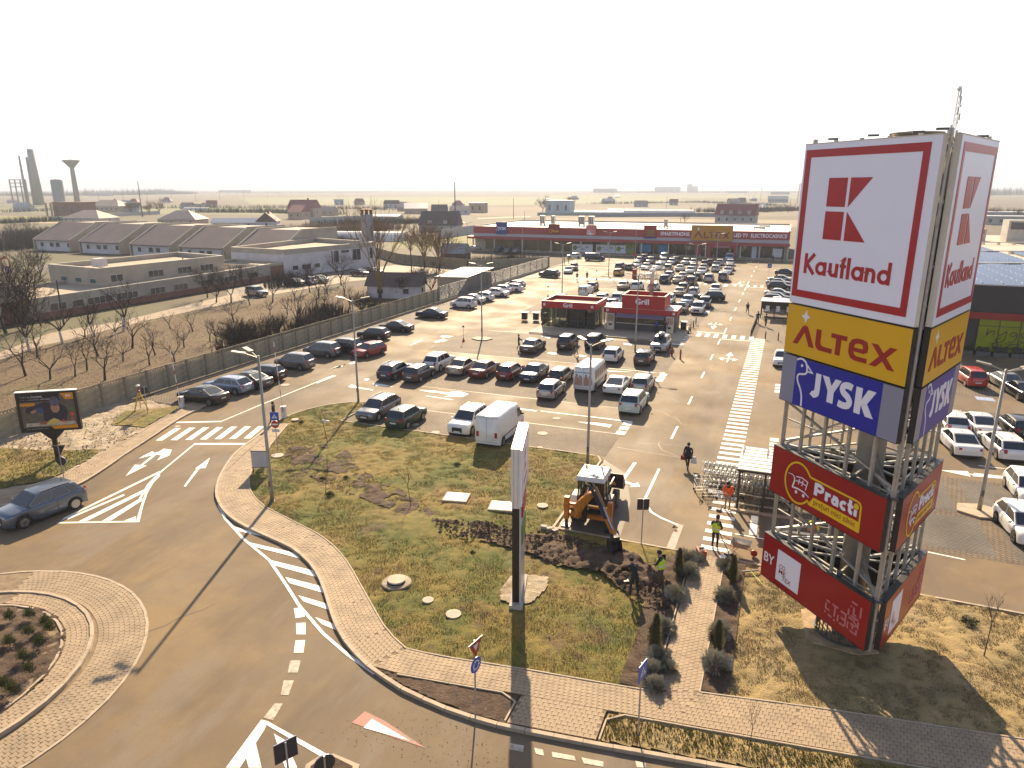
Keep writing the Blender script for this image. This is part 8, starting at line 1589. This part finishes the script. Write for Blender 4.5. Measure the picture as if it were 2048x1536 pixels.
# the walker with bags
wx_,wy_=-4.89,44.98
person(wx_,wy_,R(-96),'person in a long black coat walking with a red and a white bag',pose('walk'),'black','black','black',skirt='black',scale=1.04)
e=hold('handbag',MB().box(-.10,-.17,-.30,.10,.17,.0),CL['red'],wx_-.28,wy_+.0,.90,R(-96),'red bag carried by the walker in the black coat','bag');MB().tube([(0,-.1,0),(0,-.05,.12),(0,.05,.12),(0,.1,0)],.012,5).build('handle',CL['red'],e)
e=hold('shopping_bag',MB().add([(-.1,-.2,-.45),(.1,-.2,-.45),(.1,.2,-.45),(-.1,.2,-.45),(-.05,-.12,0),(.05,-.12,0),(.05,.12,0),(-.05,.12,0)],[(0,3,2,1),(4,5,6,7),(0,1,5,4),(1,2,6,5),(2,3,7,6),(3,0,4,7)]),CL['white'],wx_+.40,wy_+.02,.88,R(-96),'white shopping bag carried by the walker in the black coat','bag');MB().tube([(0,-.08,0),(0,0,.12),(0,.08,0)],.012,5).build('handle',CL['white'],e)
person(-1.85,39.45,R(-110),'worker in an orange jacket and beige trousers holding a shovel by the trolleys',pose('tool'),'black','beige','black',sleeves='orange',vest='orange',scale=1.04)
e=empty('shovel',(-1.85,39.45,0),R(-110),'shovel held by the worker in the orange jacket','shovel');MB().bar((.42,.30,1.15),(.40,-.22,.12),.03).build('handle',CL['beige'],e);MB().box(.28,-.42,0,.58,-.20,.12).build('blade',M_galvd,e)
person(-2.08,34.45,R(75),'worker in a lime and navy outfit, holding a broom at the path top',pose('tool'),'navy','navy','black',vest='lime',scale=1.06)
e=empty('broom',(-2.08,34.45,0),R(-35),'broom held by the worker in the lime and blue vest','broom');MB().bar((.10,.0,1.15),(.85,.1,.10),.03).build('handle',CL['brown'],e);MB().box(.72,-.10,0,1.0,.30,.12).build('brush',M_sb,e)
person(-4.05,29.55,R(160),'worker in a bright lime vest and brown trousers standing by the dug earth',pose('tool',2),'black','brown','black',z=.14,vest='lime',scale=1.05)
person(-5.07,28.45,R(120),'worker all in black bending over the dug earth with a shovel',pose('bend'),'black','black','black',z=.12,scale=1.05)
e=empty('shovel',(-5.07,28.45,.12),R(120),'shovel used by the worker all in black','shovel');MB().bar((.50,-.05,1.05),(1.0,.05,.15),.03).build('handle',CL['brown'],e);MB().box(.95,-.1,.05,1.25,.16,.12).build('blade',M_galvd,e)
person(-36.75,42.55,R(200),'person in black walking past the lamp post at the zebra crossing',pose('walk',1),'black','black','dark',z=.0,scale=1.04)
person(-4.81,109.6,toCam,'person in dark clothes walking alone in the aisle',pose('walk',3),'black','black','dark',group='people walking in the lot');person(-3.0,101.6,R(90),'person in black walking beside the row of bollards',pose('walk',4),'black','black','dark',group='people walking in the lot');person(-1.9,100.0,R(80),'second person in black by the far trolley shelter',pose('walk',5),'dark','black','dark',group='people walking in the lot')
person(1.0,99.5,toCam,'person in black standing between far shelter and the amber sign',pose('walk',6),'black','black','dark',group='people walking in the lot')
person(-39.4,138.1,toCam,'left one of two dark walkers in the lane by the slatted fence',pose('walk',7),'black','black','dark',group='people walking in the lot');person(-37.9,140.2,toCam,'right one of two dark walkers in the lane by the slatted fence',pose('walk',8),'black','black','dark',group='people walking in the lot')
person(-52.3,171.2,R(0),'left one of two people in green vests beyond the slatted fence',pose('stand'),'dark','dark','black',vest='lime');person(-51.6,172.6,R(180),'right one of two people in green vests beyond the slatted fence',pose('stand'),'dark','dark','black',vest='lime')
person(-28.2,74.8,R(20),'person in dark clothes pushing a trolley by the dark saloon',pose('push'),'black','grey','dark');trolley(-27.2,75.15,R(200),'trolley pushed beside the dark saloon left of the kiosks','loose trolleys')
person(-21.0,73.9,R(10),'person behind the lamp head below the kiosks, by the black car',pose('push',2),'grey','beige','dark')
person(-14.8,89.3,R(80),'customer in a blue jacket at the serving window of the right kiosk',pose('stand'),'blue','navy','dark',z=.15);person(-13.7,89.2,R(100),'customer in black at the serving window of the right kiosk',pose('stand'),'black','black','dark',z=.15);person(-31.2,91.9,R(180),'dark figure at the tables beside the left kiosk',pose('stand'),'black','black','dark',z=.15)
person(-1.2,193.0,toCam,'person in dark clothes at the right end of the store front',pose('stand'),'dark','navy','dark');person(3.6,192.5,toCam,'person walking on the verge right of the store',pose('walk'),'navy','dark','dark');person(5.8,193.5,toCam,'second person on the verge right of the store',pose('walk'),'dark','dark','dark');person(-3.4,193.0,toCam,'person in brown before the store end',pose('walk'),'brown','brown','dark')
person(2.6,36.4,R(60),'worker in an orange and lime jacket seen through the tower frame',pose('stand'),'orange','navy','black',vest='orange',sleeves='lime')
person(-21.8,103.4,toCam,'dark figure between the cars behind the kiosks',pose('stand'),'black','black','dark');person(*at(1287,523),toCam,'person in blue between cars in the far rows',pose('walk'),'blue','navy','dark')
# ================================================================== PLANTS
M_bark=mat('bark_dark',(.055,.040,.032),rough=.95,var=.25,scale=6);M_twig=mat('twig_brown',(.055,.038,.030),rough=.95,var=.2,scale=8);M_twigr=mat('twig_reddish',(.14,.075,.055),rough=.95,var=.2,scale=8);M_lime_=mat('trunk_whitewash',(.50,.47,.42),rough=.9,var=.1,scale=6);M_twigt=mat('twig_tan',(.20,.13,.07),rough=.95,var=.2,scale=8)
def bare_tree(seed,H,spread=1.0,lev=4,trunk_h=.25,nb=(4,3,3,4),droop=0.0,r0=.10,thin=1.0,multi=1):
    """returns (trunk mesh data, crown mesh data) of a leafless tree"""
    r=random.Random(seed);tr=MB();cr=MB()
    def grow(mb,p,d,L,rad,k):
        n=3 if k<2 else 2;pts=[p];rs=[rad]
        for i in range(n):
            d=(d+Vector((r.uniform(-1,1),r.uniform(-1,1),r.uniform(-.6,.9)-droop*k*.3))*.22).normalized();p=p+d*(L/n);pts.append(p);rs.append(rad*(1-(i+1)/n*.45))
        mb.tube(pts,rs,5 if k==0 else(4 if k<2 else 3),cap=False)
        if k>=lev:return
        for j in range(nb[min(k,3)]):
            q=pts[-1]if j<2 else pts[r.randrange(1,n+1)];a=r.uniform(0,2*PI);tilt=r.uniform(.35,.95)*spread;u=d.orthogonal().normalized();w=d.cross(u);nd=(d*math.cos(tilt)+(u*math.cos(a)+w*math.sin(a))*math.sin(tilt));nd.z+=.12;grow(cr if k>=0 else mb,q,nd.normalized(),L*r.uniform(.55,.85),max(rad*.55,.010*thin),k+1)
    for m in range(multi):
        base=Vector((r.uniform(-.1,.1)*(multi>1),r.uniform(-.1,.1)*(multi>1),0));d0=Vector((r.uniform(-.25,.25)*(1+(multi>1)),r.uniform(-.25,.25)*(1+(multi>1)),1)).normalized()
        pts=[base,base+d0*H*trunk_h*.5,base+d0*H*trunk_h];tr.tube(pts,[r0*1.25,r0,r0*.85],7,cap=False);tip=pts[-1]
        for j in range(nb[0]):
            a=2*PI*j/nb[0]+r.uniform(-.4,.4);tl_=r.uniform(.35,.85)*spread;grow(cr,tip,Vector((math.cos(a)*math.sin(tl_),math.sin(a)*math.sin(tl_),math.cos(tl_))),H*(1-trunk_h)*.42*r.uniform(.8,1.1),r0*.6,1)
    return tr,cr
def treeset(n,seed0,mt,mc,**k):
    out=[]
    for i in range(n):
        a,b=bare_tree(seed0+i,**k);out.append((a.mesh('trunk',mt),b.mesh('crown',mc)))
    return out
def put(sets,x,y,s,lab,name='bare_tree',group=None,z=0,cat='tree',i=None):
    t=sets[(i if i is not None else random.randrange(len(sets)))];e=empty(name,(x,y,z),random.uniform(0,6.28),lab,cat,group);e.scale=(s,s,s*random.uniform(.92,1.1));link('trunk',t[0],e);link('crown',t[1],e);return e
fruit=treeset(5,10,M_bark,M_twig,H=3.0,spread=1.0,lev=4,nb=(4,3,3,2),r0=.07,thin=.9);fruitw=treeset(3,30,M_lime_,M_twig,H=5.0,spread=.95,lev=4,trunk_h=.28,nb=(5,3,3,4),r0=.13,thin=1.3)
dense=treeset(4,50,M_bark,M_twig,H=5.5,spread=.9,lev=4,trunk_h=.18,nb=(6,4,4,4),r0=.11,thin=1.4);bushy=treeset(3,70,M_bark,M_twig,H=2.6,spread=.95,lev=3,trunk_h=.05,nb=(9,5,5,5),r0=.035,thin=1.1,multi=3);bushr=treeset(2,80,M_bark,M_twigr,H=4.2,spread=.8,lev=4,trunk_h=.08,nb=(6,4,4,4),r0=.06,thin=1.4,multi=2)
sap=treeset(3,90,M_bark,M_twig,H=2.6,spread=.5,lev=3,trunk_h=.5,nb=(5,3,3,2),r0=.018,thin=.45);big=treeset(1,97,M_bark,M_twigt,H=15,spread=.42,lev=5,trunk_h=.10,nb=(6,3,3,3),r0=.26,thin=2.0);willow=treeset(2,99,M_bark,M_twigt,H=9.5,spread=.75,lev=4,trunk_h=.16,nb=(7,5,5,5),r0=.2,thin=2.6)
big[0]=big[0]
W5=lambda L:[(a/5.12,460+b/5.12)for a,b in L]
k=0
near_o=[(262,1490,1.35,0,'forked bare fruit tree at the left edge of the orchard'),(515,1530,1.1,0,'wide V-shaped bare fruit tree behind the billboard'),(892,1440,1.0,0,'bare fruit tree above the middle of the nearest fence stretch'),(1075,1536,1.25,0,'many-twigged bare fruit tree touching the fence'),(1355,1210,1.35,0,'dense bare fruit tree in the middle of the orchard'),(1530,1385,.9,0,'low spreading bare fruit tree right of the middle'),(1590,1280,.9,0,'small bare fruit tree behind the low spreading one'),(1000,1290,1.25,0,'broad vase-shaped bare tree near the path'),
          (385,1300,1.2,0,'bare tree between the two whitewashed trunks'),(770,1500,.9,0,'thin sapling-like fruit tree in the near orchard'),(1260,1350,.8,0,'slim little fruit tree in the centre of the orchard'),(1790,1360,.95,0,'low fruit tree behind the barrier boom'),(1885,1205,.9,0,'small fruit tree near the upper path'),(1975,1040,.9,0,'small fruit tree right of the path bend'),(1745,1010,.7,0,'tiny fruit tree by the path'),(870,1100,.9,0,'thin tree by the path edge')]
for a,b,s,_,lab in near_o:p=at(a/5.12,460+b/5.12);put(fruit,p[0],p[1],s*1.25,lab,group='fruit trees of the orchard',name='fruit_tree')
for a,b,s,lab in((640,1155,1.0,'tree with whitewashed trunk in front of the brick plinth'),(970,1080,.9,'tree with whitewashed trunk right of its neighbour by the plinth'),(1265,1035,1.15,'largest tree with whitewashed trunk by the path'),(300,1235,1.0,'leftmost tree with whitewashed trunk'),(1190,1125,.6,'slim tree with whitewashed trunk below the path')):p=at(a/5.12,460+b/5.12);put(fruitw,p[0],p[1],s*1.12,lab,group='whitewashed trees along the school path',name='fruit_tree')
for a,b,s,lab in((250,1010,1.69,'dark dense bare tree at the left end, in front of the canopy block'),(60,1060,1.76,'dark dense bare tree at the very left edge'),(420,985,1.0,'dark bare tree by the corner of the school block'),(160,960,1.55,'dark bare tree behind the leftmost one')):p=at(a/5.12,460+b/5.12);put(dense,p[0],p[1],s,lab,group='dark dense trees',name='bare_tree')
z2=lambda a,b:at(400+a/4,380+b/4)
for a,b,s,st,lab in((270,1060,1.0,fruit,'bare fruit tree on the slope above the dark bush'),(400,920,1.0,fruit,'bare fruit tree right beside the path'),(780,1130,1.55,fruit,'tall many-stemmed bare tree against the fence'),(700,1000,.9,fruit,'small bare tree behind the tall one at the fence'),(930,930,1.0,fruit,'bare tree in the brushy part of the orchard'),(1000,940,1.1,fruit,'second bare tree in the brushy part'),(1070,1040,1.2,fruit,'bare tree near the fence below the lamp head'),(1200,950,1.1,fruit,'bare tree left of the white garden house'),(580,900,1.3,fruit,'bare tree in front of the pale pick-up'),
                           (320,1290,1.5,bushy,'large dark leafless bush against the fence'),(480,1270,1.4,bushy,'second leafless bush beside the large dark one'),(250,1270,1.0,bushy,'small brush left of the large dark bush'),(130,1230,.9,fruit,'small fruit tree at the left of the slope'),(620,1160,1.1,bushy,'twiggy bush behind the near lamp arm'),(840,1150,1.0,bushy,'twiggy bush by the foot of the tall fence tree'),(1300,980,1.2,bushy,'brush between the garden house and the orchard'),(1400,1000,1.0,bushy,'brush at the fence by the garden house'),(560,1000,.8,fruit,'little fruit tree in mid slope'),(80,1210,.8,fruit,'little fruit tree near the fence slope'),(1150,870,1.1,fruit,'bare tree by the path loop'),(950,860,1.2,fruit,'bare tree standing on the grass loop'),(1620,860,1.4,bushy,'dark brush right of the garden house gable')):p=z2(a,b);put(st,p[0],p[1],s*1.22,lab,group='trees and bushes of the orchard')
for a,b,s,lab in((250,900,1.1,'dark dense tree below the cream school block'),(130,900,1.0,'dense tree in front of the brick plinth'),(400,860,1.05,'dense tree in front of the low brick wing'),(880,820,1.0,'bare tree in front of the white hall'),(1130,760,1.15,'dark bushy tree in the grass circle'),(1020,840,.8,'bare tree at the grass circle edge'),(60,860,1.0,'dense tree nearest the cream block wing'),(1850,850,1.1,'dense tree behind the slatted fence start'),(1790,780,.9,'bare tree behind the concrete fence end')):p=z2(a,b);put(dense,p[0],p[1],s,lab,group='dark dense trees',name='bare_tree')
p=z2(1440,870);put(big,p[0],p[1],1.0,'tallest bare tree, many-stemmed, standing beside the white garden house',name='tall_tree')
for px,py,s,st,lab in((850,535,1.05,willow,'round tan willow-like tree in the school yard'),(878,540,1.0,willow,'second tan willow-like tree right beside the first'),(822,512,.75,willow,'smaller tan tree behind the yard wall'),(985,560,1.2,bushy,'brown shrub behind the slatted fence'),(1000,556,1.0,bushy,'second brown shrub behind the slatted fence'),(1022,528,1.3,bushy,'twiggy shrub in front of the store end'),(300,430,1.0,willow,'orange-brown willow in the misty village'),(262,430,.9,willow,'brown willow beside the large house'),(318,428,1.0,willow,'second orange-brown willow right of the pole'),
                             (310,505,1.1,bushr,'reddish bare tree in front of the third pavilion'),(435,510,1.2,bushr,'reddish bare tree before the fourth pavilion'),(455,515,1.1,bushr,'reddish bare tree beside it at the fourth pavilion'),(365,500,1.0,dense,'grey bare tree between the third and fourth pavilions'),(400,505,1.1,dense,'grey bare tree before the fourth pavilion'),(505,500,1.0,bushr,'reddish shrub behind the white hall roof'),(55,565,1.2,dense,'bare tree on the school lawn left'),(80,560,1.2,dense,'bare tree right of the slide'),(20,575,1.1,dense,'bare tree under the slide at the left edge'),(30,480,1.2,dense,'grey bare tree at the left edge far back'),(60,470,1.1,dense,'grey bare tree left of the pavilions'),
                             (1988,440,1.5,dense,'bare tree beyond the supermarket roof'),(2035,442,1.4,dense,'bare tree at the right edge beyond the supermarket'),(1110,470,.6,dense,'bare bush behind the store roof'),(1370,447,.9,dense,'bare bush near the short pole behind the store'),(1575,425,1.3,dense,'bare tree near the lattice pylon foot'),(1140,424,1.2,willow,'brown clump beside the pale blue block'),(1085,424,1.2,willow,'brown clump left of the dome')):p=at(px,py);put(st,p[0],p[1],s,lab)
# far woods, hedges and horizon scrub: nobody could count these
def wood(name,pts,n,h,depth,lab,seed,m=M_twig,w=.25):
    """a band of bare scrub along photo-surveyed ground points"""
    r=random.Random(seed);P=resample(pts,n=60);mb=MB()
    for i in range(n):
        a=P[r.randrange(len(P))];x=a[0]+r.uniform(-1,1)*depth;y=a[1]+r.uniform(-1,1)*depth;hh=h*r.uniform(.4,1.1);ww=w*hh
        for k in range(5):
            t=r.uniform(0,6.28);dx,dy=math.cos(t)*ww,math.sin(t)*ww;z1_=hh*r.uniform(.6,1);s=hh*.022
            mb.add([(x-s*dy/ww,y+s*dx/ww,0),(x+s*dy/ww,y-s*dx/ww,0),(x+dx*r.uniform(.3,1),y+dy*r.uniform(.3,1),z1_)],[(0,1,2)])
    return stuff(mb.build(name,m),lab,'scrub')
wood('far_wood',ats([(-40,392),(120,392),(260,390),(380,388)]),2600,15,30,'misty belt of bare trees under the chimneys',1);wood('far_wood',ats([(160,388),(300,388),(340,387)]),700,24,40,'taller misty bare trees right of the water tower',2)
wood('hedge',ats([(0,447),(100,443),(150,442)]),700,4,3,'dark hedge of small conifers along the garden wall at left',3,mat('conifer_dark',(.03,.04,.03),rough=.95));wood('scrub',ats([(0,425),(200,418),(420,416),(600,416),(800,420)]),2200,4,22,'brown hedges across the misty village',21);wood('scrub',ats([(640,452),(800,447),(860,445)]),1400,4,8,'brown gardens left of the mansard house',22);wood('scrub',ats([(0,470),(200,462),(420,468),(560,465)]),2200,3.5,9,'brown gardens behind the pavilions',23);wood('scrub',ats([(400,425),(520,425),(600,427),(660,430)]),1500,5,10,'brown scrub behind the village houses',4);wood('scrub',ats([(560,470),(640,462),(700,462),(790,458)]),1600,4.5,8,'brown scrub behind the white hall',5,M_twigt);wood('scrub',ats([(560,495),(640,480),(700,500)]),800,4,6,'scrub behind the hall roof',15)
wood('scrub',ats([(0,500),(60,492),(90,480)]),1500,5,9,'grey brush at the left edge behind the school',6);wood('scrub',ats([(920,532),(980,530),(1060,524)]),900,2.8,4,'brown brush in front of the left part of the store',7);wood('scrub',ats([(1400,424),(1500,424),(1600,420)]),1600,5,14,'grey scrub field behind the red-roofed house',8);wood('scrub',ats([(1200,408),(1400,405),(1560,412)]),1600,4,16,'low scrub in the middle distance',9)
wood('far_wood',ats([(1880,392),(2048,390),(2150,390)]),900,26,14,'row of tall bare poplars on the misty right horizon',10,w=.10);wood('far_wood',ats([(1200,386),(1500,385.5),(1900,386)]),1800,14,60,'misty trees along the right horizon',11);wood('far_wood',ats([(380,387),(600,386),(760,385)]),900,12,60,'faint trees along the left horizon',12);wood('scrub',ats([(1900,432),(2048,432),(2150,432)]),1500,6,12,'brown scrub beyond the supermarket',13);wood('scrub',[(-90,106),(-88,112),(-96,118)],200,3,2,'scrub by the yard',14)
wood('brushwood',[(-57,60),(-58,72),(-60,84),(-66,88)],900,2.2,3,'low brown brushwood in the orchard along the fence',16)
tufts('orchard_grass_blades',[(-54,30),(-54,100),(-76,112),(-83,75),(-80,50),(-84,44),(-80,30)],50000,mat('orchard_blade',(.20,.13,.06),rough=.9,var=.4,scale=.6),seed=9,h=(.02,.06),zb=-.05,w=.013,lab='dry grass tussocks on the orchard ground')
# saplings with stakes, young shrubs
for px,py,s,lab in((655,885,1.05,'young sapling with a pale tree tie on the lawn near the grey estate'),(651,985,.8,'thin sapling on the lawn right of the near lamp post'),(822,1012,.95,'thin bare sapling on the bare soil patch'),(1968,1312,1.05,'young staked tree on the dry lawn right of the tower'),(1497,1505,.75,'leafless sapling in the kerbside strip at the bottom'),(655,945,.5,'small twig-like sapling left on the lawn')):p=at(px,py,.1);put(sap,p[0],p[1],s,lab,name='sapling',z=.08)
p=at(655,885,.1);e=empty('tree_tie',(p[0],p[1],1.75),0,'pale square tie fixed round the sapling near the grey estate','tree tie');MB().box(-.3,-.04,0,.3,.04,.07).build('bar',M_bw,e);MB().box(-.04,-.25,-.08,.04,.25,-.01).build('bar',M_bw,e)
M_lav=mat('shrub_grey_green',(.33,.31,.23),rough=.95,var=.3,scale=5);M_cyp=mat('conifer_green',(.07,.07,.02),rough=.95,var=.35,scale=6);M_leafy=mat('leaf_green',(.05,.065,.02),rough=.9,var=.3,scale=6)
def leafball(seed,n,rx,rz,L,spike=.35):
    """a shrub of many short thin leaves growing out from its centre"""
    r=random.Random(seed);mb=MB()
    for i in range(n):
        t=r.uniform(0,2*PI);u=r.uniform(-.15,1);c=math.sqrt(max(0,1-u*u));q=r.uniform(.35,1.0)
        lump=1+.16*math.sin(3*t+seed)*c+.10*math.sin(7*t+u*5);d=Vector((math.cos(t)*c,math.sin(t)*c,u));p=Vector((d.x*rx,d.y*rx,d.z*rz+rz*.25))*q*lump;e2=p+(d+Vector((r.uniform(-1,1),r.uniform(-1,1),r.uniform(-.3,1)))*spike).normalized()*L;s=d.orthogonal().normalized()*L*.16
        mb.add([p-s,p+s,e2],[(0,1,2)])
    return mb
lav=[leafball(i,2600,.44,.42,.14).mesh('foliage',M_lav)for i in range(3)];lavst=MB().tube([(0,0,-.05),(0,0,.25)],.03,6).mesh('stem',M_bark)
def lavender(x,y,s,lab):
    e=empty('round_shrub',(x,y,.12),random.uniform(0,6),lab,'shrub','grey-green round shrubs along the footpath');e.scale=(s,s,s);link('foliage',lav[random.randrange(3)],e);link('stem',lavst,e)
def conifer_mesh(seed):
    r=random.Random(seed);mb=MB()
    for i in range(2600):
        h=r.uniform(0,1)**1.1;R_=.26*(1-h)**.6*(1 if h>.08 else h/.08)+.02;t=r.uniform(0,6.28);q=r.uniform(.5,1)*(1+.2*math.sin(t*3+h*9));p=Vector((math.cos(t)*R_*q,math.sin(t)*R_*q,h*1.35));e2=p+Vector((math.cos(t)*.05,math.sin(t)*.05,.09));s=Vector((-math.sin(t),math.cos(t),0))*.016;mb.add([p-s,p+s,e2],[(0,1,2)])
    return mb.mesh('foliage',M_cyp)
con=[conifer_mesh(i)for i in range(2)]
def conifer(x,y,s,lab):
    e=empty('columnar_conifer',(x,y,.12),random.uniform(0,6),lab,'conifer','small conifers along the footpath');e.scale=(s,s,s);link('foliage',con[random.randrange(2)],e);link('stem',lavst,e)
for px,py,s,lab in((1372,1125,1.1,'top left round shrub where the footpath meets the car park'),(1378,1150,1.05,'second round shrub down the left side of the footpath'),(1352,1195,1.0,'round shrub beside the worker in the lime vest'),(1322,1258,.9,'round shrub behind the middle conifer, left side'),(1335,1262,.8,'round shrub nearest the path, middle of the left side'),(1318,1320,.95,'round shrub just above the bottom one, left side'),(1300,1345,.9,'bottom round shrub on the left side of the footpath'),(1335,1340,.75,'small round shrub at the path edge, bottom left'),(1308,1375,.8,'last round shrub by the blue sign'),
                      (1452,1135,.9,'top right round shrub behind the conifer'),(1450,1198,1.0,'round shrub in the middle right of the footpath'),(1440,1270,1.0,'round shrub behind the lower right conifer'),(1430,1335,1.15,'big bottom right round shrub of the footpath'),(1466,1150,.7,'small round shrub right of the top right conifer'),(1395,1118,.8,'round shrub touching the red tool box')):p=at(px,py,.1);lavender(p[0],p[1],s,lab)
for px,py,s,lab in((1357,1150,1.0,'conifer at the top left of the footpath'),(1310,1300,1.15,'tallest conifer on the left side of the footpath'),(1465,1165,1.0,'conifer at the top right of the footpath'),(1435,1300,.95,'conifer at the lower right of the footpath')):p=at(px,py,.1);conifer(p[0],p[1],s,lab)
rs=[leafball(20+i,420,.22,.35,.10,.6).mesh('foliage',mat('rosebush_leaf',(.10,.11,.02),rough=.9,var=.4,scale=6))for i in range(2)]
for k,(px,py)in enumerate(((20,1240),(60,1235),(92,1250),(58,1270),(80,1290),(48,1320),(60,1345),(10,1375),(25,1385),(20,1290),(100,1262))):
    p=at(px,py,.3);e=empty('young_shrub',(p[0],p[1],.35),0,'low yellowish green shrub planted in the dark soil of the roundabout','shrub','young shrubs on the roundabout');link('foliage',rs[k%2],e);link('stem',lavst,e)
gs=leafball(40,700,.35,.32,.09,.5).mesh('foliage',M_leafy)
for px,py,s,lab in((1938,1245,.9,'dark green juniper shrub on the dry lawn right of the tower'),(660,990,.8,'low green shrub beside the thin sapling'),(692,955,.5,'tiny green shrub on the bare soil'),(915,930,.7,'low green shrub on the lawn below the white van'),(603,845,.6,'dark low shrub by the barrier'),(645,958,.6,'small green shrub left of centre on the lawn'),(945,1105,.4,'dark tuft near the pylon sign'),(1350,1055,.4,'dark tuft by the black-backed sign')):p=at(px,py,.1);e=empty('low_shrub',(p[0],p[1],.06),0,lab,'shrub');e.scale=(s,s,s*.8);link('foliage',gs,e);link('stem',lavst,e)
